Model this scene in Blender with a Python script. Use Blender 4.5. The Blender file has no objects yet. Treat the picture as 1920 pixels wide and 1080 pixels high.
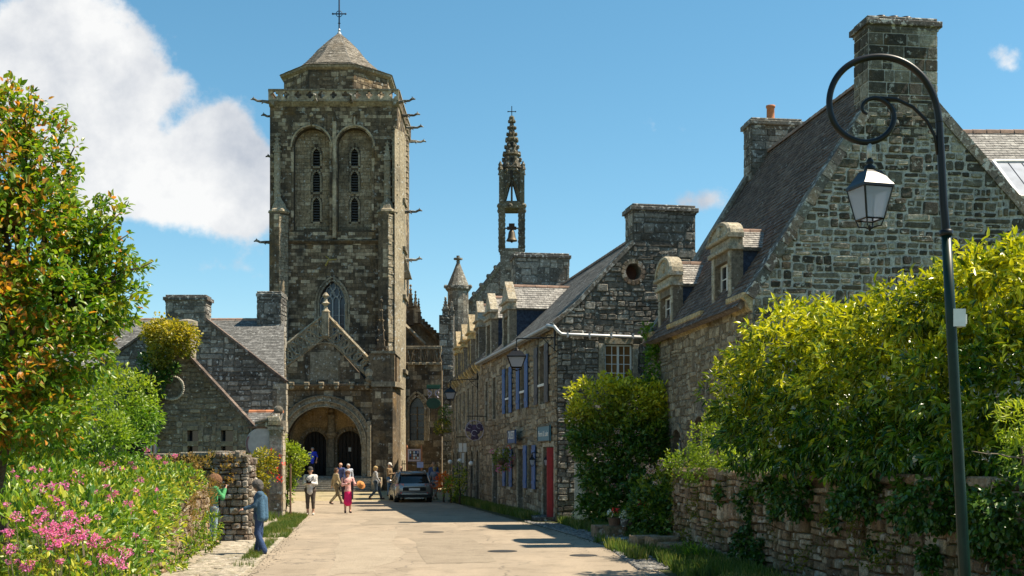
import bpy, math, random
import numpy as np
from mathutils import Matrix, Vector
from mathutils.geometry import delaunay_2d_cdt
S = bpy.context.scene
COL = S.collection
rnd = random.Random(7)
R = math.radians

# ------------------------------------------------------------ camera, sky, sun, exposure
CH, FPX, CX, HY = 2.1, 2200.0, 960.0, 860.0     # eye height, focal length and horizon of a 1920x1080 frame
cam_d = bpy.data.cameras.new('camera'); cam = bpy.data.objects.new('camera', cam_d); COL.objects.link(cam)
cam.location = (0, 0, CH); cam.rotation_euler = (R(90), 0, 0)
cam_d.sensor_width = 36; cam_d.lens = 36*FPX/1920; cam_d.shift_y = (HY-540)/1920
cam_d.clip_end = 3000; cam_d.clip_start = 0.2
S.camera = cam
SUN_EL, SUN_AZ = 57.0, 5.0     # azimuth measured from +X towards +Y
SKY_STR = 0.082
sun_d = bpy.data.lights.new('sun', 'SUN'); sun = bpy.data.objects.new('sun', sun_d); COL.objects.link(sun)
sun_d.energy = 5.0; sun_d.angle = R(0.5); sun_d.color = (1.0, 0.89, 0.71)
sdir = Vector((math.cos(R(SUN_EL))*math.cos(R(SUN_AZ)), math.cos(R(SUN_EL))*math.sin(R(SUN_AZ)), math.sin(R(SUN_EL))))
sun.rotation_euler = sdir.to_track_quat('Z', 'Y').to_euler()
sun.location = (30, 0, 40)

world = bpy.data.worlds.new('World'); S.world = world; world.use_nodes = True
def build_world():
    nt = world.node_tree; N = nt.nodes; L = nt.links; N.clear()
    out = N.new('ShaderNodeOutputWorld'); bg = N.new('ShaderNodeBackground'); L.new(bg.outputs[0], out.inputs[0])
    bg.inputs[1].default_value = SKY_STR
    sky = N.new('ShaderNodeTexSky'); sky.sky_type = 'NISHITA'; sky.sun_disc = False
    sky.sun_elevation = R(SUN_EL); sky.sun_rotation = R(90-SUN_AZ)
    sky.altitude = 300; sky.air_density = 1.0; sky.dust_density = 0.25; sky.ozone_density = 2.2
    hs = N.new('ShaderNodeHueSaturation'); hs.inputs['Saturation'].default_value = 1.18; hs.inputs['Value'].default_value = 1.0; hs.inputs['Hue'].default_value = 0.478
    L.new(sky.outputs[0], hs.inputs['Color'])
    tc = N.new('ShaderNodeTexCoord'); sep = N.new('ShaderNodeSeparateXYZ'); L.new(tc.outputs['Generated'], sep.inputs[0])
    def math_(op, a, b=None, clamp=False):
        m = N.new('ShaderNodeMath'); m.operation = op; m.use_clamp = clamp
        for i, v in enumerate((a, b)):
            if v is None: continue
            if isinstance(v, (int, float)): m.inputs[i].default_value = v
            else: L.new(v, m.inputs[i])
        return m.outputs[0]
    yy = math_('MAXIMUM', math_('ABSOLUTE', sep.outputs[1]), 0.02)
    px = math_('DIVIDE', sep.outputs[0], yy); pz = math_('DIVIDE', sep.outputs[2], yy)
    cb = N.new('ShaderNodeCombineXYZ'); L.new(px, cb.inputs[0]); L.new(pz, cb.inputs[1])
    nz = N.new('ShaderNodeTexNoise'); nz.inputs['Scale'].default_value = 11.0; nz.inputs['Detail'].default_value = 9; nz.inputs['Roughness'].default_value = .60
    L.new(cb.outputs[0], nz.inputs['Vector'])
    nz2 = N.new('ShaderNodeTexNoise'); nz2.inputs['Scale'].default_value = 8.0; nz2.inputs['Detail'].default_value = 7; nz2.inputs['Roughness'].default_value = .58
    L.new(cb.outputs[0], nz2.inputs['Vector'])
    acc = None
    # cumulus bank: centre (x, elevation slope), radii, weight
    for (x, y, rx, ry, w) in ((120, 70, 105, 95, 1.2), (215, 95, 75, 80, 1.0), (190, 200, 110, 90, 1.0), (190, 290, 110, 60, .8), (300, 345, 130, 50, .85),
                              (425, 255, 62, 70, 1.05), (470, 340, 60, 70, .9), (370, 300, 60, 50, .7), (345, 165, 45, 26, .45), (250, 372, 120, 30, .5), (330, 400, 130, 42, .42), (450, 420, 80, 34, .38), (110, 180, 80, 60, .7), (30, 60, 40, 50, .6),
                              (1335, 375, 70, 30, .78), (1880, 100, 45, 40, .4), (2300, 260, 300, 90, .9), (-500, 300, 400, 120, .9), (-200, 120, 200, 90, .5), (800, 575, 70, 14, .42), (350, 500, 100, 18, .3)):
        dx = math_('DIVIDE', math_('SUBTRACT', px, (x-CX)/FPX), rx/FPX)
        dz = math_('DIVIDE', math_('SUBTRACT', pz, (HY-y)/FPX), ry/FPX)
        r2 = math_('ADD', math_('MULTIPLY', dx, dx), math_('MULTIPLY', dz, dz))
        g = math_('MULTIPLY', math_('POWER', 2.718, math_('MULTIPLY', r2, -0.75)), w)
        acc = g if acc is None else math_('ADD', acc, g)
    acc = math_('MINIMUM', acc, 1.15)
    dens = math_('ADD', acc, math_('MULTIPLY', math_('SUBTRACT', nz.outputs[0], .5), 2.5))
    mr = N.new('ShaderNodeMapRange'); mr.interpolation_type = 'SMOOTHSTEP'
    mr.inputs['From Min'].default_value = 0.38; mr.inputs['From Max'].default_value = 0.82
    L.new(dens, mr.inputs['Value'])
    shade = N.new('ShaderNodeMapRange'); shade.inputs['From Min'].default_value = .36; shade.inputs['From Max'].default_value = .60
    L.new(math_('ADD', nz2.outputs[0], math_('MULTIPLY', math_('SUBTRACT', pz, .27), .45)), shade.inputs['Value'])
    cc = N.new('ShaderNodeMix'); cc.data_type = 'RGBA'
    cc.inputs[6].default_value = (3.5, 3.75, 4.2, 1); cc.inputs[7].default_value = (6.2, 6.2, 6.15, 1)
    L.new(shade.outputs[0], cc.inputs[0])
    mx = N.new('ShaderNodeMix'); mx.data_type = 'RGBA'
    L.new(math_('MULTIPLY', mr.outputs[0], .97), mx.inputs[0]); L.new(hs.outputs[0], mx.inputs[6]); L.new(cc.outputs[2], mx.inputs[7])
    L.new(mx.outputs[2], bg.inputs[0])
build_world()
S.view_settings.view_transform = 'Standard'; S.view_settings.look = 'None'
S.view_settings.exposure = 0.95; S.view_settings.gamma = 1.0; S.view_settings.use_curve_mapping = False
S.render.engine = 'CYCLES'
S.cycles.max_bounces = 6; S.cycles.transparent_max_bounces = 6

# ------------------------------------------------------------ geometry of the view (used only to measure where things stand)
def P(x, y, Y): return np.array(((x-CX)/FPX*Y, Y, CH+(HY-y)/FPX*Y))
def G(x, y, z=0.0):                       # point on the ground seen at x, y
    Y = (CH-z)*FPX/(y-HY); return np.array(((x-CX)/FPX*Y, Y, z))
def sstep(a, b, t):
    t = min(1, max(0, (t-a)/(b-a))); return t*t*(3-2*t)
def gz(Y): return 0.2*sstep(57, 67, Y)

class Frame:
    def __init__(s, O, U, V=(0, 0, 1)):
        s.O = np.array(O, float)
        if len(s.O) == 2: s.O = np.append(s.O, 0.0)
        s.U = np.array(U, float)
        if len(s.U) == 2: s.U = np.append(s.U, 0.0)
        s.U /= np.linalg.norm(s.U)
        s.V = np.array(V, float); s.V /= np.linalg.norm(s.V)
        s.N = np.cross(s.U, s.V); s.N /= np.linalg.norm(s.N)
    def pt(s, u, v, d=0.0): return s.O+u*s.U+v*s.V+d*s.N
    def px(s, x, y):
        D = np.array(((x-CX)/FPX, 1, (HY-y)/FPX)); C0 = np.array((0, 0, CH))
        t = np.dot(s.O-C0, s.N)/np.dot(D, s.N); q = C0+t*D-s.O
        return float(np.dot(q, s.U)), float(np.dot(q, s.V))
    def off(s, d): 
        f = Frame(s.O+s.N*d, s.U, s.V); return f
    def M(s, u, v, d, w, h, t, rot=0.0):
        M = Matrix.Identity(4); c, sn = math.cos(rot), math.sin(rot)
        U = s.U*c+s.V*sn; V = -s.U*sn+s.V*c
        p = s.pt(u, v, d)
        for i in range(3):
            M[i][0] = U[i]*w; M[i][1] = V[i]*h; M[i][2] = s.N[i]*t; M[i][3] = p[i]
        return M

# ------------------------------------------------------------ object helpers
WL = {}
def tag(o, label=None, cat=None, group=None, kind=None):
    if label: o['label'] = label
    if cat: o['category'] = cat
    if group: o['group'] = group
    if kind: o['kind'] = kind
    return o
def thing(name, loc, label, cat, group=None):
    o = bpy.data.objects.new(name, None); COL.objects.link(o); o.location = loc
    o.empty_display_size = .2
    WL[o.name] = np.array(loc, float); return tag(o, label, cat, group)
def wloc(p): return WL.get(p.name, np.zeros(3)) if p is not None else np.zeros(3)
def link(me, name, parent=None, origin=None, kind=None, label=None):
    """link mesh me, given in world coordinates relative to origin"""
    o = bpy.data.objects.new(name, me); COL.objects.link(o)
    origin = np.zeros(3) if origin is None else np.array(origin, float)
    if parent is not None: o.parent = parent
    o.location = origin-wloc(parent); WL[o.name] = origin
    if kind: o['kind'] = kind
    if label: o['label'] = label
    return o
def np_mesh(name, V, F, mats, smooth=False, fmat=None, attrs=None):
    """F: (m,4) or (m,3) int array or list of such"""
    me = bpy.data.meshes.new(name)
    Fs = F if isinstance(F, list) else [F]
    Fs = [np.asarray(f, np.int32) for f in Fs if len(f)]
    V = np.asarray(V, np.float32)
    me.vertices.add(len(V)); me.vertices.foreach_set('co', V.ravel())
    nl = sum(f.size for f in Fs); npoly = sum(len(f) for f in Fs)
    me.loops.add(nl); me.loops.foreach_set('vertex_index', np.concatenate([f.ravel() for f in Fs]))
    me.polygons.add(npoly)
    tot = np.concatenate([np.full(len(f), f.shape[1], np.int32) for f in Fs])
    st = np.concatenate([[0], np.cumsum(tot)[:-1]]).astype(np.int32)
    me.polygons.foreach_set('loop_start', st)
    try: me.polygons.foreach_set('loop_total', tot)
    except Exception: pass
    if fmat is not None: me.polygons.foreach_set('material_index', np.asarray(fmat, np.int32))
    me.polygons.foreach_set('use_smooth', np.full(npoly, smooth, bool))
    for m in (mats if isinstance(mats, (list, tuple)) else [mats]): me.materials.append(m)
    if attrs:
        for k, a in attrs.items():
            at = me.attributes.new(k, 'FLOAT', 'POINT'); at.data.foreach_set('value', np.asarray(a, np.float32))
    me.update(); me.validate(); return me

class MB:
    """collects shapes, then links them as one mesh"""
    def __init__(s): s.v = []; s.f = []; s.m = []; s.mi = 0; s.sm = []; s.smooth = False
    def add(s, vs, fs):
        b = len(s.v); s.v += [tuple(map(float, v)) for v in vs]
        s.f += [tuple(b+i for i in f) for f in fs]; s.m += [s.mi]*len(fs); s.sm += [s.smooth]*len(fs); return s
    def box8(s, c): return s.add(c, [(0,3,2,1),(4,5,6,7),(0,1,5,4),(1,2,6,5),(2,3,7,6),(3,0,4,7)])
    def box(s, x0, x1, y0, y1, z0, z1):
        return s.box8([(x0,y0,z0),(x1,y0,z0),(x1,y1,z0),(x0,y1,z0),(x0,y0,z1),(x1,y0,z1),(x1,y1,z1),(x0,y1,z1)])
    def fbox(s, fr, u0, u1, v0, v1, d0, d1, c=0.0):
        """box in a frame: u along, v up, d outwards; c chamfers the outer face"""
        p = fr.pt
        if c <= 0:
            return s.box8([p(u0,v0,d0),p(u1,v0,d0),p(u1,v0,d1),p(u0,v0,d1),p(u0,v1,d0),p(u1,v1,d0),p(u1,v1,d1),p(u0,v1,d1)])
        a = [p(u0,v0,d0),p(u1,v0,d0),p(u1,v1,d0),p(u0,v1,d0)]
        b = [p(u0,v0,d1-c),p(u1,v0,d1-c),p(u1,v1,d1-c),p(u0,v1,d1-c)]
        e = [p(u0+c,v0+c,d1),p(u1-c,v0+c,d1),p(u1-c,v1-c,d1),p(u0+c,v1-c,d1)]
        fs = [(3,2,1,0)]
        for k in range(4):
            j = (k+1) % 4; fs += [(k, j, 4+j, 4+k), (4+k, 4+j, 8+j, 8+k)]
        fs.append((8,9,10,11)); return s.add(a+b+e, fs)
    def prism(s, pts3, vec):
        """extrude the polygon pts3 by vec"""
        n = len(pts3); vec = np.array(vec, float)
        vs = [np.array(p, float) for p in pts3]+[np.array(p, float)+vec for p in pts3]
        fs = [tuple(range(n-1, -1, -1)), tuple(range(n, 2*n))]+[(i, (i+1) % n, n+(i+1) % n, n+i) for i in range(n)]
        return s.add(vs, fs)
    def tube(s, path, rad, n=8, cap=True):
        path = [np.array(p, float) for p in path]; m = len(path)
        if not hasattr(rad, '__len__'): rad = [rad]*m
        T = [path[min(i+1, m-1)]-path[max(i-1, 0)] for i in range(m)]
        ref = np.array((0, 0, 1.0)) if abs(T[0][2]) < .9*np.linalg.norm(T[0]) else np.array((1.0, 0, 0))
        vs = []; prev = None
        for i in range(m):
            t = T[i]/(np.linalg.norm(T[i])+1e-9)
            a = (ref if prev is None else prev); a = a-t*np.dot(a, t); a /= np.linalg.norm(a)+1e-9; prev = a
            b = np.cross(t, a)
            for k in range(n):
                q = 2*math.pi*k/n; vs.append(path[i]+rad[i]*(a*math.cos(q)+b*math.sin(q)))
        fs = [(i*n+k, i*n+(k+1) % n, (i+1)*n+(k+1) % n, (i+1)*n+k) for i in range(m-1) for k in range(n)]
        if cap: fs += [tuple(range(n-1, -1, -1)), tuple((m-1)*n+k for k in range(n))]
        return s.add(vs, fs)
    def lathe(s, c, prof, n=16, ax=(0, 0, 1), sx=1.0, sy=1.0, rot=0.0):
        """prof: (radius, height) pairs about the axis through c"""
        ax = np.array(ax, float); ax /= np.linalg.norm(ax)
        a = np.array((1.0, 0, 0)) if abs(ax[0]) < .9 else np.array((0, 1.0, 0)); a = a-ax*np.dot(a, ax); a /= np.linalg.norm(a)
        b = np.cross(ax, a); vs = []; c = np.array(c, float)
        for r, h in prof:
            for k in range(n):
                q = 2*math.pi*k/n+rot; vs.append(c+ax*h+a*(r*sx*math.cos(q))+b*(r*sy*math.sin(q)))
        m = len(prof)
        fs = [(i*n+k, i*n+(k+1) % n, (i+1)*n+(k+1) % n, (i+1)*n+k) for i in range(m-1) for k in range(n)]
        fs += [tuple(range(n-1, -1, -1)), tuple((m-1)*n+k for k in range(n))]
        return s.add(vs, fs)
    def ball(s, c, r, n=10, m=7, sq=(1, 1, 1)):
        vs = []; c = np.array(c, float)
        for i in range(m+1):
            th = math.pi*i/m
            for k in range(n):
                q = 2*math.pi*k/n
                vs.append(c+r*np.array((math.sin(th)*math.cos(q)*sq[0], math.sin(th)*math.sin(q)*sq[1], -math.cos(th)*sq[2])))
        return s.add(vs, [(i*n+k, i*n+(k+1) % n, (i+1)*n+(k+1) % n, (i+1)*n+k) for i in range(m) for k in range(n)])
    def build(s, name, mats, parent=None, kind=None, label=None, origin=None):
        V = np.array(s.v)
        if origin is None:
            origin = (V.min(0)+V.max(0))/2; origin[2] = V[:, 2].min()
        me = bpy.data.meshes.new(name); me.from_pydata((V-origin).tolist(), [], s.f)
        for m in (mats if isinstance(mats, (list, tuple)) else [mats]): me.materials.append(m)
        me.polygons.foreach_set('material_index', s.m); me.polygons.foreach_set('use_smooth', s.sm); me.update()
        return link(me, name, parent, origin, kind, label)

def copy_tree(o, parent=None, move=None):
    c = o.copy(); COL.objects.link(c); c.parent = parent
    base = WL.get(o.name, np.zeros(3)); WL[c.name] = base
    for ch in list(o.children): copy_tree(ch, c)
    return c

# ------------------------------------------------------------ materials
def nodes(name):
    m = bpy.data.materials.new(name); m.use_nodes = True; nt = m.node_tree
    b = nt.nodes['Principled BSDF']; return m, nt, nt.nodes, nt.links, b
def ramp(N, stops, interp='LINEAR'):
    r = N.new('ShaderNodeValToRGB'); r.color_ramp.interpolation = interp; e = r.color_ramp.elements
    while len(e) < len(stops): e.new(.5)
    for i, (p, c) in enumerate(stops):
        e[i].position = p; e[i].color = (*c, 1)
    return r
def noise(N, L, vec, sc, det=4, rough=.55):
    n = N.new('ShaderNodeTexNoise'); n.inputs['Scale'].default_value = sc; n.inputs['Detail'].default_value = det; n.inputs['Roughness'].default_value = rough
    L.new(vec, n.inputs['Vector']); return n.outputs[0]
def mixc(N, L, f, a, b, bt='MIX'):
    m = N.new('ShaderNodeMix'); m.data_type = 'RGBA'; m.blend_type = bt
    for i, v in ((0, f), (6, a), (7, b)):
        if isinstance(v, (int, float)): m.inputs[i].default_value = v
        elif isinstance(v, tuple): m.inputs[i].default_value = (*v, 1)
        else: L.new(v, m.inputs[i])
    return m.outputs[2]
def rng(N, L, v, a, b, c=0.0, d=1.0):
    m = N.new('ShaderNodeMapRange'); L.new(v, m.inputs[0])
    for i, q in enumerate((a, b, c, d)): m.inputs[i+1].default_value = q
    return m.outputs[0]
def mth(N, L, op, a, b):
    m = N.new('ShaderNodeMath'); m.operation = op
    for i, v in enumerate((a, b)):
        if isinstance(v, (int, float)): m.inputs[i].default_value = v
        else: L.new(v, m.inputs[i])
    return m.outputs[0]
def rand_of(N, L):
    g = N.new('ShaderNodeNewGeometry'); o = N.new('ShaderNodeObjectInfo')
    return mth(N, L, 'FRACT', mth(N, L, 'ADD', g.outputs['Random Per Island'], o.outputs['Random']), 0.0), g
def stone_mat(name, cols, lichen=.25, lcol=(.50, .50, .46), stain=.5, orange=.0, bump=.6, sc=1.0, moss=0.0, streak=0.0, tint=None):
    """weathered granite: each block its own tone, lichen blotches, rain streaks"""
    m, nt, N, L, b = nodes(name)
    r, g = rand_of(N, L); pos = g.outputs['Position']
    n = len(cols); base = ramp(N, [((i+.5)/n, c) for i, c in enumerate(cols)]); L.new(r, base.inputs[0])
    c = base.outputs[0]
    gr = noise(N, L, pos, 9*sc, 6, .7)
    c = mixc(N, L, 1.0, c, mixc(N, L, rng(N, L, gr, .3, .7), (.45, .45, .45), (1.5, 1.5, 1.5)), 'MULTIPLY')
    fine = noise(N, L, pos, 42*sc, 3, .7)
    c = mixc(N, L, 1.0, c, mixc(N, L, rng(N, L, fine, .3, .7), (.72, .72, .72), (1.3, 1.3, 1.3)), 'MULTIPLY')
    big = noise(N, L, pos, .55*sc, 4, .6)
    c = mixc(N, L, mth(N, L, 'MULTIPLY', rng(N, L, big, .48, .68), stain), c, (.028, .026, .022))
    if streak > 0:
        mp = N.new('ShaderNodeMapping'); mp.inputs['Scale'].default_value = (1.6, 1.6, .12); L.new(pos, mp.inputs[0])
        sk = noise(N, L, mp.outputs[0], 1.3, 5, .65)
        c = mixc(N, L, mth(N, L, 'MULTIPLY', rng(N, L, sk, .5, .66), streak), c, (.03, .028, .025))
    if orange > 0:
        on = noise(N, L, pos, 1.3*sc, 5, .7)
        c = mixc(N, L, mth(N, L, 'MULTIPLY', rng(N, L, on, .54, .66), orange), c, (.30, .17, .045))
    if moss > 0:
        on = noise(N, L, pos, 2.1*sc, 5, .7)
        c = mixc(N, L, mth(N, L, 'MULTIPLY', rng(N, L, on, .5, .62), moss), c, (.07, .085, .02))
    if lichen > 0:
        v = noise(N, L, pos, 6.5*sc, 5, .62)
        c = mixc(N, L, mth(N, L, 'MULTIPLY', rng(N, L, v, .64-.16*lichen, .69-.16*lichen), .85), c, lcol)
    if tint: c = mixc(N, L, 1.0, c, tint, 'MULTIPLY')
    L.new(c, b.inputs['Base Color']); b.inputs['Roughness'].default_value = .92
    b.inputs['Specular IOR Level'].default_value = .25
    bp = N.new('ShaderNodeBump'); bp.inputs['Strength'].default_value = bump; bp.inputs['Distance'].default_value = .05
    L.new(mth(N, L, 'ADD', gr, mth(N, L, 'MULTIPLY', fine, .4)), bp.inputs['Height']); L.new(bp.outputs[0], b.inputs['Normal'])
    return m
def simple(name, col, rough=.6, metal=0.0, var=.15, sc=6.0, bump=0.0, spec=.5, alpha=None):
    m, nt, N, L, b = nodes(name)
    g = N.new('ShaderNodeNewGeometry'); r, _ = rand_of(N, L)
    nn = noise(N, L, g.outputs['Position'], sc, 5, .65)
    f = mth(N, L, 'ADD', mth(N, L, 'MULTIPLY', nn, .75), mth(N, L, 'MULTIPLY', r, .25))
    lo = tuple(max(0, c*(1-2*var)) for c in col); hi = tuple(c*(1+2*var) for c in col)
    L.new(mixc(N, L, rng(N, L, f, .25, .75), lo, hi), b.inputs['Base Color'])
    b.inputs['Roughness'].default_value = rough; b.inputs['Metallic'].default_value = metal; b.inputs['Specular IOR Level'].default_value = spec
    if bump:
        bp = N.new('ShaderNodeBump'); bp.inputs['Strength'].default_value = bump; bp.inputs['Distance'].default_value = .02
        L.new(noise(N, L, g.outputs['Position'], sc*5, 4, .7), bp.inputs['Height']); L.new(bp.outputs[0], b.inputs['Normal'])
    return m
def leaf_mat(name, dark, mid, young_lit, trans=.35, rough=.38, hue=.0):
    """each leaf its own green; the tone attribute mixes in new growth and painted sunlit tops"""
    m, nt, N, L, b = nodes(name)
    r, g = rand_of(N, L); at = N.new('ShaderNodeAttribute'); at.attribute_name = 'tone'
    o = N.new('ShaderNodeObjectInfo')
    c = mixc(N, L, r, dark, mid); c = mixc(N, L, mth(N, L, 'MINIMUM', mth(N, L, 'ADD', at.outputs['Fac'], mth(N, L, 'MULTIPLY', mth(N, L, 'SUBTRACT', r, .5), .25)), 1.0), c, young_lit)
    L.new(c, b.inputs['Base Color']); b.inputs['Roughness'].default_value = rough; b.inputs['Specular IOR Level'].default_value = .45
    t = N.new('ShaderNodeBsdfTranslucent'); L.new(mixc(N, L, 1.0, c, (1.5, 1.55, .7), 'MULTIPLY'), t.inputs[0])
    mx = N.new('ShaderNodeMixShader'); mx.inputs[0].default_value = trans
    L.new(b.outputs[0], mx.inputs[1]); L.new(t.outputs[0], mx.inputs[2]); L.new(mx.outputs[0], N['Material Output'].inputs[0])
    return m
M = {}
M['granite_dark'] = stone_mat('granite_dark', [(.11,.10,.085),(.18,.165,.14),(.27,.25,.21),(.14,.13,.11),(.36,.335,.285)], .38, stain=.5, bump=.9, orange=.12)
M['granite_gable'] = stone_mat('granite_gable', [(.06,.053,.042),(.11,.098,.075),(.24,.215,.165),(.08,.07,.055),(.42,.38,.30)], .36, lcol=(.46,.45,.40), stain=.45, bump=1.2, orange=.2)
M['granite_warm'] = stone_mat('granite_warm', [(.17,.13,.085),(.25,.20,.13),(.33,.265,.175),(.20,.16,.11),(.42,.345,.24)], .25, stain=.3, orange=.25, bump=.9, lcol=(.42,.40,.33))
M['church_stone'] = stone_mat('church_stone', [(.10,.073,.045),(.17,.125,.078),(.13,.097,.062),(.26,.195,.122),(.46,.37,.25)], .22, stain=.85, orange=.28, bump=.5, sc=.6, streak=.65, lcol=(.34,.34,.31))
M['church_trim'] = stone_mat('church_trim', [(.27,.225,.155),(.33,.275,.19),(.24,.20,.14)], .2, stain=.45, orange=.25, bump=.5, sc=.8, streak=.35)
M['pale_trim'] = stone_mat('pale_trim', [(.36,.31,.225),(.44,.385,.285),(.30,.265,.20)], .3, stain=.4, orange=.4, bump=.7)
M['ochre_trim'] = stone_mat('ochre_trim', [(.55,.40,.18),(.48,.36,.18),(.42,.33,.20)], .12, stain=.4, orange=.6, bump=.7)
M['coping'] = stone_mat('coping', [(.15,.14,.12),(.20,.19,.16),(.11,.10,.09)], .55, lcol=(.52,.52,.48), stain=.4, orange=.25, bump=.9)
M['mortar_pale'] = stone_mat('mortar_pale', [(.44,.425,.39),(.44,.425,.39)], 0, stain=.25, bump=.5)
M['mortar_dark'] = stone_mat('mortar_dark', [(.13,.12,.10),(.13,.12,.10)], .1, stain=.4, bump=.5)
M['church_joint'] = stone_mat('church_joint', [(.08,.061,.041),(.08,.061,.041)], 0, stain=.4, bump=.4)
M['mortar_warm'] = stone_mat('mortar_warm', [(.20,.165,.12),(.20,.165,.12)], .05, stain=.4, bump=.6)
M['wall_stone'] = stone_mat('wall_stone', [(.15,.11,.08),(.22,.18,.14),(.30,.26,.21),(.17,.13,.10),(.38,.34,.28)], .25, stain=.35, orange=.35, moss=.45, bump=1.0)
M['wall_earth'] = stone_mat('wall_earth', [(.13,.075,.035),(.13,.075,.035)], 0, stain=.5, moss=.7, bump=1.0)
M['slate_brown'] = stone_mat('slate_brown', [(.10,.072,.058),(.15,.11,.088),(.20,.15,.12),(.12,.088,.072)], .10, lcol=(.35,.34,.32), stain=.35, bump=.3)
M['slate_light'] = stone_mat('slate_light', [(.25,.235,.215),(.32,.30,.275),(.22,.205,.19),(.36,.34,.31)], .05, stain=.15, bump=.25)
M['slate_grey'] = stone_mat('slate_grey', [(.11,.108,.102),(.15,.147,.14),(.19,.185,.175),(.13,.127,.12)], .30, lcol=(.36,.36,.34), stain=.25, bump=.3)
M['slate_blue'] = stone_mat('slate_blue', [(.030,.042,.068),(.038,.052,.082),(.027,.037,.060)], 0, stain=.15, bump=.15)
M['terracotta'] = simple('terracotta', (.42,.16,.07), .85, var=.2, bump=.3)
M['ridge_tile'] = simple('ridge_tile', (.27,.17,.12), .85, var=.25, bump=.3)
M['iron_black'] = simple('iron_black', (.008,.008,.009), .38, var=.2, sc=20, spec=.3)
M['iron_green'] = simple('iron_green', (.003,.022,.015), .4, var=.2, sc=12, spec=.3)
M['iron_rust'] = simple('iron_rust', (.05,.032,.028), .7, var=.4, sc=15)
M['zinc'] = simple('zinc', (.42,.43,.44), .5, metal=.3, var=.1)
M['white_paint'] = simple('white_paint', (.72,.71,.67), .55, var=.06, sc=12)
M['blue_paint'] = simple('blue_paint', (.045,.11,.28), .6, var=.15, sc=9)
M['grey_paint'] = simple('grey_paint', (.055,.055,.065), .6, var=.2, sc=9)
M['teal_paint'] = simple('teal_paint', (.05,.17,.24), .5, var=.12, sc=9)
M['red_paint'] = simple('red_paint', (.30,.022,.025), .55, var=.2, sc=9)
M['green_paint'] = simple('green_paint', (.01,.075,.04), .55, var=.2, sc=9)
M['purple_paint'] = simple('purple_paint', (.045,.022,.06), .6, var=.3, sc=9)
M['door_wood'] = simple('door_wood', (.022,.016,.013), .7, var=.35, sc=5)
M['brown_wood'] = simple('brown_wood', (.11,.06,.035), .75, var=.35, sc=8, bump=.4)
M['bark'] = simple('bark', (.085,.06,.042), .9, var=.35, sc=14, bump=.8)
M['twig'] = simple('twig', (.22,.17,.11), .9, var=.3, sc=14)
M['interior'] = simple('interior', (.02,.017,.014), .95, var=.4, sc=2)
M['asphalt_iron'] = simple('cast_iron', (.035,.033,.03), .6, var=.3, sc=30, bump=.6)
M['cream'] = simple('cream_plaster', (.50,.48,.40), .8, var=.1, sc=3)
def glass_mat(name, col, rough=.08):
    m, nt, N, L, b = nodes(name); g = N.new('ShaderNodeNewGeometry')
    nn = noise(N, L, g.outputs['Position'], 2.5, 2)
    L.new(mixc(N, L, nn, tuple(c*.5 for c in col), tuple(c*1.4 for c in col)), b.inputs['Base Color'])
    b.inputs['Roughness'].default_value = rough; b.inputs['Specular IOR Level'].default_value = .6
    bp = N.new('ShaderNodeBump'); bp.inputs['Strength'].default_value = .05; L.new(nn, bp.inputs['Height']); L.new(bp.outputs[0], b.inputs['Normal'])
    return m
M['glass_dark'] = glass_mat('glass_dark', (.02,.023,.03))
M['curtain_glass'] = glass_mat('curtain_glass', (.19,.095,.035), .25)
M['lead_glass'] = glass_mat('lead_glass', (.012,.016,.03), .2)
M['frost_glass'] = glass_mat('frost_glass', (.30,.32,.36), .35)
# ------------------------------------------------------------ stones and slates
def stone_variants(kind, n, seed):
    """unit pieces: x,y in -.5...5, z from -.3 (sunk) to 1"""
    r = random.Random(seed); out = []
    for q in range(n):
        if kind == 'slate':
            a = r.uniform(-.03, .03)
            V = [(-.49,-.5+a,0),(.49,-.5-a,0),(.49,.55,-.6),(-.49,.55,-.6),(-.49,-.5+a,1),(.49,-.5-a,1),(.49,.55,.15),(-.49,.55,.15)]
            F = [(0,1,5,4),(1,2,6,5),(2,3,7,6),(3,0,4,7),(4,5,6,7)]
        else:
            ang = {'rubble': .17, 'ashlar': .035, 'cobble': .24}[kind]
            j = {'rubble': .055, 'ashlar': .012, 'cobble': .05}[kind]
            base = []
            for (sx, sy) in ((-1,-1),(1,-1),(1,1),(-1,1)):
                c1, c2 = r.uniform(.3, 1)*ang, r.uniform(.3, 1)*ang
                p1 = (sx*(.5-c1), sy*.5); p2 = (sx*.5, sy*(.5-c2))
                pr = [p1, p2] if sx*sy < 0 else [p2, p1]
                if (sx, sy) == (-1, -1): pr = [p2, p1]
                elif (sx, sy) == (1, -1): pr = [p1, p2]
                elif (sx, sy) == (1, 1): pr = [p2, p1]
                else: pr = [p1, p2]
                base += pr
            base = [(x+r.uniform(-j, j), y+r.uniform(-j, j)) for x, y in base]
            fl = {'rubble': (.97, .80), 'ashlar': (.995, .95), 'cobble': (.95, .62)}[kind]
            V = [(x, y, -.4) for x, y in base]
            V += [(x*fl[0], y*fl[0], r.uniform(.40, .65) if kind != 'ashlar' else .8) for x, y in base]
            tz = .16 if kind != 'ashlar' else .04
            V += [(x*fl[1]+r.uniform(-j, j)*.6, y*fl[1]+r.uniform(-j, j)*.6, 1-r.uniform(0, tz)) for x, y in base]
            F = []
            for k in range(8):
                l = (k+1) % 8; F += [(k, l, 8+l, 8+k), (8+k, 8+l, 16+l, 16+k)]
            F += [(16,17,18,19),(16,19,20,23),(20,21,22,23)]
        out.append((np.array(V, float), np.array(F)))
    return out
VAR = {k: stone_variants(k, 9, i) for i, k in enumerate(('rubble', 'ashlar', 'cobble', 'slate'))}
_vm = {}
def var_mesh(kind, i, mat):
    key = (kind, i, mat.name)
    if key not in _vm: _vm[key] = np_mesh(kind, VAR[kind][i][0], VAR[kind][i][1], mat)
    return _vm[key]

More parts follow.
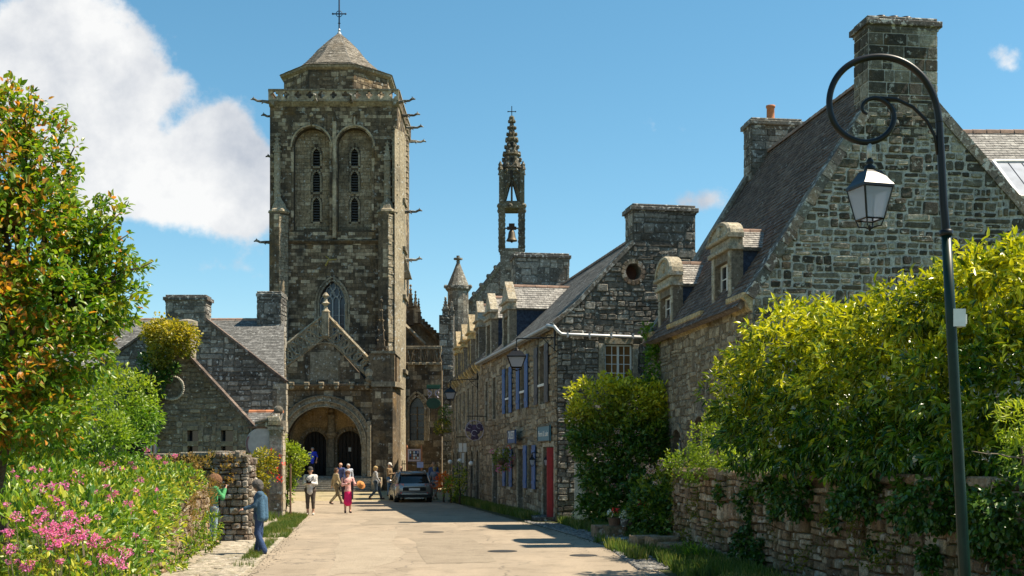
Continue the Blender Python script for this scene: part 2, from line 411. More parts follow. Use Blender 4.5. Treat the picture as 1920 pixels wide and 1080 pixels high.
def crossings(poly, v):
    xs = []
    n = len(poly)
    for i in range(n):
        (x0, y0), (x1, y1) = poly[i], poly[(i+1) % n]
        if (y0 <= v) != (y1 <= v): xs.append(x0+(v-y0)/(y1-y0)*(x1-x0))
    xs.sort(); return [(xs[i], xs[i+1]) for i in range(0, len(xs)-1, 2)]
def inter(A, B):
    o = []
    for a in A:
        for b in B:
            lo, hi = max(a[0], b[0]), min(a[1], b[1])
            if hi > lo: o.append((lo, hi))
    return o
def minus(A, B):
    for b in B:
        n = []
        for a in A:
            if b[1] <= a[0] or b[0] >= a[1]: n.append(a); continue
            if b[0] > a[0]: n.append((a[0], b[0]))
            if b[1] < a[1]: n.append((b[1], a[1]))
        A = n
    return A
def rubble_cells(outer, holes, hm, wm, seed, gap):
    """random rubble: bands broken into blocks of one, two or three rough courses, joints never running through"""
    r = random.Random(seed); vs = [p[1] for p in outer]; v, vt = min(vs), max(vs); out = []
    while v < vt-hm*.3:
        H = hm*r.uniform(1.6, 2.5)
        if vt-v < H*1.45: H = vt-v
        rows = []
        iv = inter(crossings(outer, v+H*.15), crossings(outer, v+H*.85)) or []
        us = sorted([u for a in crossings(outer, v+H*.5) for u in a]) or [0, 0]
        u = us[0]-r.uniform(0, wm)
        while u < us[-1]:
            w = wm*r.uniform(1.1, 2.6); q = r.random()
            if q < .22 and w < 1.9*wm: lay = [(0, 1, 1)]
            elif q < .82: k = r.uniform(.36, .62); lay = [(0, k, r.choice((1, 2, 2))), (k, 1, r.choice((1, 2, 2, 3)))]
            else: lay = [(0, .34, 1), (.34, .66, 2), (.66, 1, r.choice((1, 2)))]
            for a, b, n in lay:
                cuts = [0]+sorted((i+1)/n+r.uniform(-.12, .12) for i in range(n-1))+[1]
                for i in range(n): rows.append((u+w*cuts[i], u+w*cuts[i+1], v+H*a, v+H*b))
            u += w
        for u0, u1, v0, v1 in rows:
            dv = .035*math.sin(1.3*u0+2.1*v0)+.02*math.sin(3.7*u0+v0)
            if v0 <= min(vs)+.02: dv = 0
            for lo, hi in [(u0, u1)]:
                iv = inter([(lo, hi)], inter(crossings(outer, v0+(v1-v0)*.15), crossings(outer, v0+(v1-v0)*.85)))
                for Hh in holes:
                    hs = []
                    for q in (v0+(v1-v0)*.05, (v0+v1)/2, v1-(v1-v0)*.05): hs += crossings(Hh, q)
                    iv = minus(iv, hs)
                for a, b in iv:
                    if b-a > max(.05, gap*2.2):
                        s = r.uniform(0, gap*.8); out.append(((a+b)/2+r.uniform(-.5, .5)*s, (v0+v1)/2+dv+r.uniform(-.4, .4)*s, b-a-gap-s*.7, v1-v0-gap-s*.5))
        v += H
    return [c for c in out if c[2] > .02 and c[3] > .02]
def cells(outer, holes, hm, wm, seed, gap, hv=.3, wv=.45, bond=False, stack=.12):
    """rows of stones filling a polygon: (u, v, w, h)"""
    r = random.Random(seed); vs = [p[1] for p in outer]; v, vt = min(vs), max(vs); out = []; row = 0
    while v < vt-hm*.25:
        h = hm*(1+r.uniform(-hv, hv))
        if vt-v < h*1.5: h = vt-v
        a, b = v+h*.12, v+h*.88
        iv = inter(crossings(outer, a), crossings(outer, b))
        for H in holes:
            hs = []
            for q in (a, v+h*.5, b): hs += crossings(H, q)
            iv = minus(iv, hs)
        for lo, hi in iv:
            u = lo; first = True
            while u < hi-.02:
                w = wm*(1+r.uniform(-wv, wv))
                if first and bond and row % 2: w *= .5
                first = False
                if hi-u-w < wm*.45: w = hi-u
                if w > 1.9*wm: w *= .5
                if w > gap*2:
                    if r.random() < stack and h > .1:
                        k = r.uniform(.4, .6)
                        out.append((u+w/2, v+h*k/2, w-gap, h*k-gap)); out.append((u+w/2, v+h*(k+1)/2, w-gap, h*(1-k)-gap))
                    else:
                        out.append((u+w/2, v+h/2, w-gap, h-gap))
                u += w
        v += h; row += 1
    return out

class Pool:
    """pieces of one thing: the 300 that show largest become objects, the rest one mesh per wall"""
    def __init__(s, cap=300): s.items = []; s.cap = cap
    def field(s, part, fr, outer, holes, mat, kind, hm, wm, seed, gap=.012, proud=(.015, .04), name='stone', hv=.3, wv=.45, bond=False, stack=.12, vis=None, tilt=0.0, allow=True, rest='stonework', d0=0.0):
        r = random.Random(seed+99)
        for (u, v, w, h) in (rubble_cells(outer, holes, hm, wm, seed, gap) if kind == 'rubble' and not bond else cells(outer, holes, hm, wm, seed, gap, hv, wv, bond, stack)):
            d = r.uniform(*proud); p = fr.pt(u, v, 0)
            sc = FPX/max(p[1], .5); x = CX+p[0]*sc; y = HY-(p[2]-CH)*sc
            face = abs(np.dot(fr.N, p-np.array((0, 0, CH))))/np.linalg.norm(p-np.array((0, 0, CH)))
            area = w*h*sc*sc*face
            ok = allow and -10 < x < 1930 and -10 < y < 1090 and (vis is None or any(a <= x <= c and b <= y <= e for a, b, c, e in vis))
            s.items.append((area if ok else -1, part, name, kind, r.randrange(9), mat, fr.M(u, v, d0, w, h, d, r.uniform(-tilt, tilt)), rest))
    def finish(s):
        s.items.sort(key=lambda t: -t[0]); n = 0; groups = {}
        for a, part, name, kind, vi, mat, Mx, rest in s.items:
            if a > 30 and n < s.cap:
                n += 1
                o = bpy.data.objects.new(name, var_mesh(kind, vi, mat)); COL.objects.link(o); o.parent = part
                o.matrix_basis = Matrix.Translation(-Vector(wloc(part))) @ Mx
            else: groups.setdefault((part.name, rest, mat.name), (part, mat, []))[2].append((kind, vi, Mx))
        for (pn, rest, mn), (part, mat, lst) in groups.items():
            Vs = []; Fs = []; b = 0
            for kind, vi, Mx in lst:
                V, F = VAR[kind][vi]; A = np.array(Mx)
                Vs.append(V@A[:3, :3].T+A[:3, 3]); Fs.append(F+b); b += len(V)
            V = np.concatenate(Vs); org = V.mean(0)
            link(np_mesh(rest, V-org, np.concatenate(Fs), mat), rest, part, org, kind='stuff')
        s.items = []

def arch(u0, u1, v0, v1, n=10, kind='round'):
    """outline of an arched opening: v1 is the crown"""
    w = (u1-u0)/2; c = (u0+u1)/2
    if kind == 'rect': return [(u0,v0),(u1,v0),(u1,v1),(u0,v1)]
    pts = [(u0, v0), (u1, v0)]
    if kind == 'round':
        k = min(1.0, (v1-v0)/w*.8); sp = v1-w*k
        pts += [(c+w*math.cos(math.pi*i/n), sp+w*k*math.sin(math.pi*i/n)) for i in range(n+1)]
    else:                                  # pointed
        hgt = min(1.75*w, .6*(v1-v0)); sp = v1-hgt
        # arcs struck from the far side, squeezed to the height
        for i in range(n//2+1):
            t = i/(n//2); x = math.cos(t*math.pi/3)*2-1; y = math.sin(t*math.pi/3)/math.sin(math.pi/3)
            pts.append((c+w*x, sp+hgt*y))
        for i in range(n//2-1, -1, -1):
            t = i/(n//2); x = math.cos(t*math.pi/3)*2-1; y = math.sin(t*math.pi/3)/math.sin(math.pi/3)
            pts.append((c-w*x, sp+hgt*y))
    return pts
def grow(poly, g):
    """push an outline outwards (counter-clockwise), bottom edge kept"""
    n = len(poly); out = []; vmin = min(p[1] for p in poly)
    for i in range(n):
        p0, p, p1 = poly[i-1], poly[i], poly[(i+1) % n]
        e0 = (p[0]-p0[0], p[1]-p0[1]); e1 = (p1[0]-p[0], p1[1]-p[1])
        n0 = (e0[1], -e0[0]); n1 = (e1[1], -e1[0]); l0 = math.hypot(*n0)+1e-9; l1 = math.hypot(*n1)+1e-9
        nx, ny = n0[0]/l0+n1[0]/l1, n0[1]/l0+n1[1]/l1; l = nx*nx+ny*ny+1e-9
        k = 2*g/l; out.append((p[0]+nx*k, p[1]+ny*k if p[1] > vmin+1e-4 else p[1]))
    return out
def inside(poly, x, y):
    c = False; n = len(poly)
    for i in range(n):
        (x0, y0), (x1, y1) = poly[i], poly[(i+1) % n]
        if (y0 > y) != (y1 > y) and x < (x1-x0)*(y-y0)/(y1-y0)+x0: c = not c
    return c
def panel(fr, outer, holes, thick, name, mat, parent, kind=None, label=None, d=0.0, rim=True):
    """a wall with its openings cut through"""
    pts = []; edges = []
    for poly in [outer]+holes:
        b = len(pts); pts += [Vector(p) for p in poly]; n = len(poly)
        edges += [(b+i, b+(i+1) % n) for i in range(n)]
    vs, es, fs, *_ = delaunay_2d_cdt(pts, edges, [], 0, 1e-5)
    tri = []
    for f in fs:
        x = sum(vs[i][0] for i in f)/len(f); y = sum(vs[i][1] for i in f)/len(f)
        if inside(outer, x, y) and not any(inside(h, x, y) for h in holes): tri.append(tuple(f))
    mb = MB(); mb.add([fr.pt(v[0], v[1], d) for v in vs], tri)
    mb.add([fr.pt(v[0], v[1], d-thick) for v in vs], [f[::-1] for f in tri])
    for poly in [outer]+holes:
        n = len(poly)
        mb.add([fr.pt(p[0], p[1], d) for p in poly]+[fr.pt(p[0], p[1], d-thick) for p in poly],
               [(i, n+i, n+(i+1) % n, (i+1) % n) for i in range(n)])
    return mb.build(name, mat, parent, kind, label)
def surround(pool, part, fr, outline, width, depth, mat, seed, blk=.35, sill=True, name='dressed_stone', kind='ashlar', proud=.05, allow=True):
    """dressed blocks following an opening's jambs and head"""
    r = random.Random(seed); n = len(outline); vmin = min(p[1] for p in outline)
    for i in range(n):
        p, q = outline[i], outline[(i+1) % n]
        if abs(p[1]-vmin) < 1e-4 and abs(q[1]-vmin) < 1e-4:
            if not sill: continue
        L_ = math.hypot(q[0]-p[0], q[1]-p[1])
        if L_ < .02: continue
        k = max(1, round(L_/blk)); tx, ty = (q[0]-p[0])/L_, (q[1]-p[1])/L_; nx, ny = ty, -tx
        for j in range(k):
            a = (j+.5)/k; w_ = width*(1 if k < 2 else r.choice((.85, 1.0, 1.2)))
            u = p[0]+(q[0]-p[0])*a+nx*w_/2; v = p[1]+(q[1]-p[1])*a+ny*w_/2
            Pt = fr.pt(u, v, 0); sc = FPX/Pt[1]; area = L_/k*w_*sc*sc
            pool.items.append((area if allow else -1, part, name, kind, r.randrange(9), mat, fr.M(u, v, 0, L_/k*1.06-.008, w_-.008, proud+r.uniform(0, .012), math.atan2(ty, tx)), 'dressed_stonework'))
def backing(fr, u0, u1, v0, v1, d, name, mat, parent, label=None):
    mb = MB(); mb.fbox(fr, u0, u1, v0, v1, d-.05, d); return mb.build(name, mat, parent, label=label)

def casement(fr, u0, u1, v0, v1, parent, nx=2, ny=4, d=-.14, mat='white_paint', glass='curtain_glass', leaves=2, bar=.025, fr_w=.05, name='window', head=None):
    """frame, mullions and a pane in each light: window > frame, pane"""
    mb = MB(); t = .05
    mb.fbox(fr, u0, u0+fr_w, v0, v1, d-t, d); mb.fbox(fr, u1-fr_w, u1, v0, v1, d-t, d)
    mb.fbox(fr, u0+fr_w, u1-fr_w, v0, v0+fr_w, d-t, d); mb.fbox(fr, u0+fr_w, u1-fr_w, v1-fr_w, v1, d-t, d)
    w = (u1-u0-2*fr_w)/leaves
    for i in range(1, leaves): mb.fbox(fr, u0+fr_w+w*i-.035, u0+fr_w+w*i+.035, v0+fr_w, v1-fr_w, d-t, d+.015)
    for l in range(leaves):
        a = u0+fr_w+w*l; 
        for i in range(1, nx): mb.fbox(fr, a+w*i/nx-bar/2, a+w*i/nx+bar/2, v0+fr_w, v1-fr_w, d-t+.005, d-.006)
    H = v1-v0-2*fr_w
    for j in range(1, ny): mb.fbox(fr, u0+fr_w, u1-fr_w, v0+fr_w+H*j/ny-bar/2, v0+fr_w+H*j/ny+bar/2, d-t+.002, d-.009)
    w_o = mb.build(name, M[mat], parent)
    for l in range(leaves):
        for i in range(nx):
            for j in range(ny):
                a = u0+fr_w+w*l+w*i/nx; b = v0+fr_w+H*j/ny
                g = MB(); g.fbox(fr, a+.004, a+w/nx-.004, b+.004, b+H/ny-.004, d-.035, d-.028)
                g.build('pane', M[glass], w_o)
    return w_o
def shutter(fr, u0, u1, v0, v1, mat, parent, boards=3):
    mb = MB(); w = (u1-u0)/boards
    for i in range(boards): mb.fbox(fr, u0+w*i+.004, u0+w*(i+1)-.004, v0, v1, .07, .10, .006)
    for q in (.15, .85): mb.fbox(fr, u0+.02, u1-.02, v0+(v1-v0)*q-.05, v0+(v1-v0)*q+.05, .1, .118)
    return mb.build('shutter', mat, parent)

def roof_plane(pool, root, e0, e1, t0, t1, mat, seed, ex=.16, wd=.22, thick=.12, name='roof', proud=(.012, .022), allow=True, vis=None, hang=.0, base='slate_grey'):
    """slab e0-e1 (eave) to t0-t1 (top), laid with slates; u runs so that the outside faces away"""
    e0, e1, t0, t1 = [np.array(p, float) for p in (e0, e1, t0, t1)]
    U = e1-e0; U /= np.linalg.norm(U); V = (t0-e0)-U*np.dot(t0-e0, U); V /= np.linalg.norm(V)
    fr = Frame(e0, U, V)
    q = [(float(np.dot(p-e0, U)), float(np.dot(p-e0, V))) for p in (e0, e1, t1, t0)]
    slab = panel(fr, q, [], thick, name, M[base], root)
    pool.field(slab, fr, q, [], mat, 'slate', ex, wd, seed, gap=.006, proud=proud, name='slate', hv=.03, wv=.12, bond=True, stack=0, rest='slates', allow=allow, vis=vis, d0=.012)
    return slab, fr
def ridge(root, a, b, mat='ridge_tile', r=.10, step=.42, name='ridge_tile'):
    a, b = np.array(a, float), np.array(b, float); L_ = np.linalg.norm(b-a); n = max(1, int(L_/step)); d = (b-a)/L_
    s = np.cross(d, (0, 0, 1)); s /= np.linalg.norm(s); out = []
    mb = MB()
    for k in range(n):
        p0 = a+d*L_*k/n; p1 = a+d*(L_*(k+1)/n+.01); r0 = r*(1.0 if k % 2 else 1.0)
        prof = [(-1.0, -.75), (-.72, .1), (0, .45), (.72, .1), (1.0, -.75)]
        A = [p0+s*x*r0*1.12+np.array((0, 0, z*r0*1.12)) for x, z in prof]; B = [p1+s*x*r0*.95+np.array((0, 0, z*r0*.95)) for x, z in prof]
        mb.add(A+B, [(i, i+1, 6+i, 5+i) for i in range(4)]+[(0,1,2,3,4),(9,8,7,6,5)])
    return mb.build(name, M[mat], root)
def chimney(pool, root, fr, u0, u1, v0, v1, dep, mat, mortar, seed, hm=.22, wm=.36, cap=.10, name='chimney', kind='rubble', capmat='coping', front=0.0, moss=True, side='both', gap=.02):
    """rectangular stack: front at d=front, going back dep"""
    mb = MB(); mb.fbox(fr, u0, u1, v0, v1, front-dep, front); st = mb.build(name, mortar, root)
    f1 = fr.off(front)
    pool.field(st, f1, [(u0,v0),(u1,v0),(u1,v1-.16),(u0,v1-.16)], [], mat, kind, hm, wm, seed, gap=gap, proud=(.015,.035))
    fl = Frame(fr.pt(u0, 0, front-dep), fr.N, fr.V)   # left side: looks along -U
    fr_ = Frame(fr.pt(u1, 0, front), -fr.N, fr.V)
    for f in (fl, fr_):
        pool.field(st, f, [(0,v0),(dep,v0),(dep,v1-.16),(0,v1-.16)], [], mat, kind, hm, wm, seed+1, gap=gap, proud=(.015,.035))
    c = MB(); o = cap
    c.fbox(fr, u0-o, u1+o, v1-.16, v1-.02, front-dep-o, front+o, .02); c.fbox(fr, u0-o*.3, u1+o*.3, v1-.24, v1-.16, front-dep-o*.3, front+o*.3)
    c.fbox(fr, u0-.01, u1+.01, v1-.02, v1+.08, front-dep-.01, front+.01, .03)
    c.build('chimney_cap', M[capmat], st)
    return st
# ------------------------------------------------------------ dormers
def dormer(pool, root, fr, u0, u1, vs, vw, vr, eave, slope, seed, trim='pale_trim', cheek='slate_blue', roofm='slate_light', ped='round', win=True, wv0=None, allow=True):
    """stone lucarne: front wall vs..vw, ridge vr; eave and slope belong to the roof it stands on"""
    r = random.Random(seed); w = u1-u0; um = (u0+u1)/2
    D = lambda v: (v-eave)/slope+.02
    wv0 = vs if wv0 is None else wv0
    hole = [(u0+.24, wv0+.10), (u1-.24, wv0+.10), (u1-.24, vw-.22), (u0+.24, vw-.22)]
    wall = panel(fr, [(u0,vs),(u1,vs),(u1,vw),(u0,vw)], [hole] if win else [], .30, 'dormer_front', M['mortar_warm'], root, d=.03)
    f1 = fr.off(.03)
    pool.field(wall, f1, [(u0,vs),(u1,vs),(u1,vw),(u0,vw)], [hole] if win else [], M[trim], 'ashlar', .34, .24, seed, gap=.012, proud=(.02,.04), wv=.2, stack=0, allow=allow, rest='dressed_stonework', name='dressed_stone')
    if win:
        casement(fr, hole[0][0], hole[1][0], hole[0][1], hole[2][1], root, nx=1, ny=4, d=-.12, glass='glass_dark', name='dormer_window')
        backing(fr, hole[0][0]-.1, hole[1][0]+.1, hole[0][1]-.1, hole[2][1]+.1, -.30, 'window_recess', M['interior'], root)
    c = MB()                                # entablature and pediment
    c.fbox(fr, u0-.09, u1+.09, vw, vw+.11, -.25, .15, .02); c.fbox(fr, u0-.03, u1+.03, vw+.11, vw+.30, -.25, .08, .015)
    c.fbox(fr, u0-.13, u1+.13, vw+.30, vw+.41, -.25, .19, .03)
    b = vw+.41; ph = vr+.18-b
    if ped == 'round':
        pts = [fr.pt(um+(w/2+.10)*math.cos(math.pi*i/12), b+ph*math.sin(math.pi*i/12), -.25) for i in range(13)]
    else: pts = [fr.pt(u1+.1, b, -.25), fr.pt(um, b+ph, -.25), fr.pt(u0-.1, b, -.25)]
    c.prism(pts[::-1], fr.N*.34)
    if ped == 'round':
        ring = [fr.pt(um+(w/2+.04)*math.cos(math.pi*i/12), b+(ph-.05)*math.sin(math.pi*i/12), .10) for i in range(13)]
        c.tube(ring, .06, 5)
        c.lathe(fr.pt(um, b+ph*.42, .08), [(.17, 0), (.15, .06), (.05, .09)], 8, fr.N)
    c.build('pediment', M[trim], root)
    hw = w/2+.02                            # roof and cheeks
    for sgn in (1, -1):
        uu = um+sgn*w/2
        f = Frame(fr.pt(uu, 0, -.27), -fr.N*sgn, (0, 0, 1)); dv = D(vw+.1)
        q = [(0, eave-.1+.27*slope), (0, vw+.12), (sgn*max(dv-.27, .05), vw+.12)]
        if sgn > 0: q = q[::-1]
        try:
            ch = panel(f, q, [], .06, 'cheek', M[cheek], root)
            mn, mxv = min(p[0] for p in q), max(p[0] for p in q)
            pool.field(ch, f, q, [], M[cheek], 'slate', .13, .2, seed+sgn, gap=.005, proud=(.01,.016), name='slate', hv=.02, wv=.1, bond=True, stack=0, rest='slates', allow=allow)
        except Exception: pass
        de, dr = D(vw+.06), D(vr); ov = .10
        a = fr.pt(um+sgn*(hw+ov), vw+.02, -.25); a2 = fr.pt(um+sgn*(hw+ov), vw+.02, -de); rr = fr.pt(um, vr, -.25); r2 = fr.pt(um, vr, -dr)
        if sgn > 0: roof_plane(pool, root, a, a2, rr, r2, M[roofm], seed+5, ex=.13, wd=.18, thick=.07, name='dormer_roof', allow=allow, base='slate_grey')
        else: roof_plane(pool, root, a2, a, r2, rr, M[roofm], seed+6, ex=.13, wd=.18, thick=.07, name='dormer_roof', allow=False, base='slate_grey')
    ridge(root, fr.pt(um, vr+.03, -.2), fr.pt(um, vr+.03, -D(vr)), r=.08)

def lantern(name, label, tip, arm_from, dirv, w, h, mats=('iron_black', 'frost_glass'), cat='street lamp', group=None, arm=True):
    """wall lantern on a bracket: tip is the top of the lantern"""
    t = thing(name, arm_from, label, cat, group); tip = np.array(tip); arm_from = np.array(arm_from)
    if arm:
        m = MB(); m.tube([arm_from, tip+np.array((0, 0, .28))], .022, 6)
        m.fbox(Frame(arm_from-np.array((0,0,.45)), np.cross((0,0,1), dirv)), -.05, .05, 0, .75, -.03, .03)
        d = (tip-arm_from); d[2] = 0; 
        A = [arm_from+np.array((0, 0, -.4))+d*.0, arm_from+d*.12+np.array((0, 0, -.28)), arm_from+d*.3+np.array((0, 0, -.05)), arm_from+d*.45+np.array((0, 0, .1))]
        m.tube(A, .014, 5)
        cc = arm_from+d*.16+np.array((0, 0, -.02)); m.tube([cc+d/np.linalg.norm(d)*.10*math.cos(q)+np.array((0, 0, .1*math.sin(q))) for q in np.linspace(0, 5.2, 12)], .011, 5)
        m.tube([tip+np.array((0, 0, .29)), tip+np.array((0, 0, .0))], .016, 6)
        m.build('bracket', M[mats[0]], t)
    lantern_head(t, tip, w, h, mats)
    return t
def lantern_head(t, top, w, h, mats=('iron_black', 'frost_glass'), rot=math.pi/4, chimney_h=.22, base_k=.55):
    """square tapering lantern hanging from top"""
    top = np.array(top, float); m = MB(); n = 4
    def ring(r, z): return [top+np.array((r*math.cos(rot+i*math.pi/2), r*math.sin(rot+i*math.pi/2), z)) for i in range(4)]
    q = math.sqrt(.5)*w
    m.smooth = True
    m.lathe(top, [(.01, 0), (.02, -.02), (.045*w/.4, -.04), (.05*w/.4, -.06), (.03*w/.4, -.075), (.07*w/.4, -.10), (.075*w/.4, -.13), (.035*w/.4, -.14)][::-1], 10)
    m.smooth = False
    z0 = -.14; z1 = z0-.13*h/.6; z2 = z1-.05*h/.6
    A, B, C, D = ring(q*.50, z0), ring(q*.56, z0-.02), ring(q*.86, z1), ring(q*1.04, z2)
    E = ring(q*1.04, z2-.025)
    m.add(A+B+C+D+E, [(3,2,1,0)]+[(i*4+k, i*4+4+k, i*4+4+(k+1) % 4, i*4+(k+1) % 4) for i in range(4) for k in range(4)]+[(16,17,18,19)])
    m.build('lantern_roof', M[mats[0]], t)
    z3 = z2-.025; z4 = z3-h*.62; T, Bt = ring(q*.96, z3), ring(q*base_k, z4)
    f = MB()
    for k in range(4):
        f.tube([T[k], Bt[k]], .014*w/.42, 4); f.tube([T[k], T[(k+1) % 4]], .012*w/.42, 4); f.tube([Bt[k], Bt[(k+1) % 4]], .013*w/.42, 4)
        a = Bt[k]; bb = top+np.array((0, 0, z4-h*.2)); mid = a*.35+bb*.65+np.array((0, 0, -.01)); kk = a*.8+bb*.2+np.array((0, 0, -h*.10))
        f.tube([a, kk, mid, bb], .010*w/.42, 5)
    f.lathe(top+np.array((0, 0, z4-h*.24)), [(.006, 0), (.022*w/.42, .02), (.026*w/.42, .045), (.01, .06)], 8)
    f.build('lantern_frame', M[mats[0]], t)
    for k in range(4):
        g = MB(); a, b_, c_, d_ = T[k], T[(k+1) % 4], Bt[(k+1) % 4], Bt[k]; cen = (a+b_+c_+d_)/4; s = .97
        g.add([cen+(p-cen)*s for p in (a, b_, c_, d_)], [(0, 1, 2, 3)]); n_ = np.cross(b_-a, c_-b_); n_ /= np.linalg.norm(n_)
        g.add([cen+(p-cen)*s-n_*.004 for p in (a, b_, c_, d_)], [(3, 2, 1, 0)])
        g.build('glass_pane', M['lantern_glass'], t)
def trans_glass(name, col, a=.5):
    m, nt, N, L, b = nodes(name)
    b.inputs['Base Color'].default_value = (*col, 1); b.inputs['Roughness'].default_value = .35
    t = N.new('ShaderNodeBsdfTransparent'); t.inputs[0].default_value = (.93, .95, 1, 1); mx = N.new('ShaderNodeMixShader'); mx.inputs[0].default_value = a
    tr = N.new('ShaderNodeBsdfTranslucent'); tr.inputs[0].default_value = (*col, 1); ad = N.new('ShaderNodeMixShader'); ad.inputs[0].default_value = .5
    L.new(b.outputs[0], ad.inputs[1]); L.new(tr.outputs[0], ad.inputs[2])
    L.new(ad.outputs[0], mx.inputs[1]); L.new(t.outputs[0], mx.inputs[2]); L.new(mx.outputs[0], N['Material Output'].inputs[0]); return m
M['lantern_glass'] = trans_glass('lantern_glass', (.62, .64, .70), .45)

# ------------------------------------------------------------ the large house on the right
def house_a():
    O = P(1412, 860, 28.0); O[2] = 0
    root = thing('stone_house', O, 'large stone house on the right with pale mortar, brown slate roof and round-topped dormers', 'house')
    pool = Pool(300)
    sd = np.array((-.131, 1, 0)); sd /= np.linalg.norm(sd); gd = np.array((1, .131, 0)); gd /= np.linalg.norm(gd)
    EAVE, AP, UA, UR = 6.1, 11.8, 3.62, 9.0; LEN = 9.58
    g = Frame(O, gd)
    outer = [(0,0),(UR,0),(UR,EAVE),(4.62,10.72),(2.80,10.50),(0,EAVE)]
    gw = panel(g, outer, [], .45, 'gable_wall', M['mortar_pale'], root)
    inner = [(.0,0),(UR,0),(UR,EAVE),(4.62,10.72),(2.80,10.50),(.0,EAVE)]
    pool.field(gw, g, inner, [], M['granite_gable'], 'rubble', .185, .27, 11, gap=.040, proud=(.022,.055), hv=.32, wv=.5, stack=.10, vis=[(1400,190,1925,640)], tilt=.03)
    # big quoins at the near corner and coping stones up the verges
    cp = MB()
    for (a, b, dd) in (((-.12,EAVE-.10),(2.80,10.52), .30), ((4.62,10.74),(UR+.1,EAVE-.1), .22)):
        n = 14; L_ = math.hypot(b[0]-a[0], b[1]-a[1]); tx, ty = (b[0]-a[0])/L_, (b[1]-a[1])/L_
        for k in range(n):
            p0 = (a[0]+tx*L_*k/n, a[1]+ty*L_*k/n); p1 = (a[0]+tx*(L_*(k+1)/n-.012), a[1]+ty*(L_*(k+1)/n-.012))
            nx, ny = -ty, tx
            q = [(p0[0]-nx*.17,p0[1]-ny*.17),(p1[0]-nx*.17,p1[1]-ny*.17),(p1[0]+nx*.07,p1[1]+ny*.07),(p0[0]+nx*.07,p0[1]+ny*.07)]
            m = MB(); m.prism([g.pt(x, y, -.36) for x, y in q], g.N*(.36+.05+rnd.uniform(0, .02))); m.build('coping_stone', M['coping'], gw)
    f = Frame(O+sd*LEN, -sd)                 # street front: u from the far end to the near corner
    zw = lambda x, y: f.px(x, y)
    a1 = f.px(1302, 782); b1 = f.px(1325, 842); a2 = f.px(1261, 806); b2 = f.px(1281, 850)
    h1 = arch(a1[0], b1[0], .55, a1[1]); h2 = arch(a2[0], b2[0], .9, a2[1])
    d1 = (f.px(1338, 600)[0], f.px(1374, 600)[0]); d2 = (f.px(1237, 640)[0], f.px(1264, 640)[0])
    sill1 = f.px(1352, 604)[1]; sill2 = f.px(1250, 638)[1]
    ow = [(0,0),(LEN,0),(LEN,EAVE-.32),(0,EAVE-.32)]
    cut = [[(d[0]+.1, s-.02),(d[1]-.1, s-.02),(d[1]-.1,EAVE-.30),(d[0]+.1,EAVE-.30)] for d, s in ((d1, sill1), (d2, sill2))]
    fw = panel(f, ow, [h1, h2], .5, 'street_wall', M['mortar_warm'], root)
    pool.field(fw, f, ow, [grow(h1, .2), grow(h2, .2)], M['granite_warm'], 'rubble', .19, .27, 21, gap=.02, proud=(.015,.05), hv=.35, vis=[(1250,540,1415,800)], stack=.2)
    for h in (h1, h2):
        surround(pool, fw, f, h, .19, .1, M['church_trim'], 5, blk=.3)
        backing(f, min(p[0] for p in h)-.1, max(p[0] for p in h)+.1, h[0][1]-.1, h[4][1]+1.5, -.45, 'window_recess', M['interior'], root)
        casement(f, h[0][0], h[1][0], h[0][1]+.02, max(p[1] for p in h)-.25, root, nx=1, ny=4, d=-.18, glass='glass_dark')
    # eave cornice blocks in ochre stone, interrupted by the dormers
    n = 22
    for k in range(n):
        u0, u1 = LEN*k/n, LEN*(k+1)/n-.015
        if any(d[0]-.15 < (u0+u1)/2 < d[1]+.15 for d in (d1, d2)): continue
        m = MB(); prof = [(-.3,EAVE-.46),(.04,EAVE-.46),(.12,EAVE-.36),(.16,EAVE-.22),(.26,EAVE-.14),(.26,EAVE-.03),(-.3,EAVE-.03)]
        m.prism([f.pt(u0, v, d) for d, v in prof], f.U*(u1-u0)); m.build('cornice_stone', M['ochre_trim'], root)
    # roof: street slope, rear slope
    sl = (AP-EAVE)/UA; back = sd*(LEN+.05); st = gd*0
    e0 = O+sd*(LEN+.05)+np.array((0,0,EAVE+.05))-gd*.32-np.array((0,0,.32*sl*.8)); e1 = e0-sd*(LEN-.15)
    t0 = O+sd*(LEN+.05)+gd*UA+np.array((0,0,AP+.06)); t1 = t0-sd*(LEN-.15)
    roof_plane(pool, root, e0, e1, t0, t1, M['slate_brown'], 31, ex=.15, wd=.21, thick=.12, allow=False, base='slate_brown', proud=(.014,.03))
    r0 = O+sd*.2+gd*(UR+.3)+np.array((0,0,EAVE-.25)); r1 = r0+sd*(LEN-.2)
    q0 = O+sd*.2+gd*UA+np.array((0,0,AP+.06)); q1 = q0+sd*(LEN-.2)
    roof_plane(pool, root, r0, r1, q0, q1, M['slate_brown'], 32, ex=.30, wd=.42, thick=.12, allow=False, base='slate_brown')
    ridge(root, q0+np.array((0,0,.04)), q1+np.array((0,0,.04)), r=.12)
    # far gable with its stack, and its coping seen against the sky
    gf = Frame(O+sd*LEN+gd*UR, -gd)
    fo = [(0,0),(UR,0),(UR,EAVE),(UR-UA,AP),(0,EAVE)]
    fg = panel(gf, fo, [], .4, 'far_gable_wall', M['granite_dark'], root)
    c = MB(); A = gf.pt(UR+.25, EAVE-.3, .1); B = gf.pt(UR-UA, AP+.18, .1)
    c.prism([A, A+np.array((0,0,.2)), B+np.array((0,0,.2)), B], -gf.N*.5); c.build('verge_coping', M['granite_dark'], root)
    # stacks
    c0, c1 = g.px(1628, 100)[0], g.px(1757, 100)[0]
    chimney(pool, root, g, c0, c1, 9.9, 12.75, .8, M['granite_gable'], M['mortar_pale'], 41, hm=.27, wm=.42, name='chimney_stack', gap=.035, kind='ashlar')
    pots = MB()
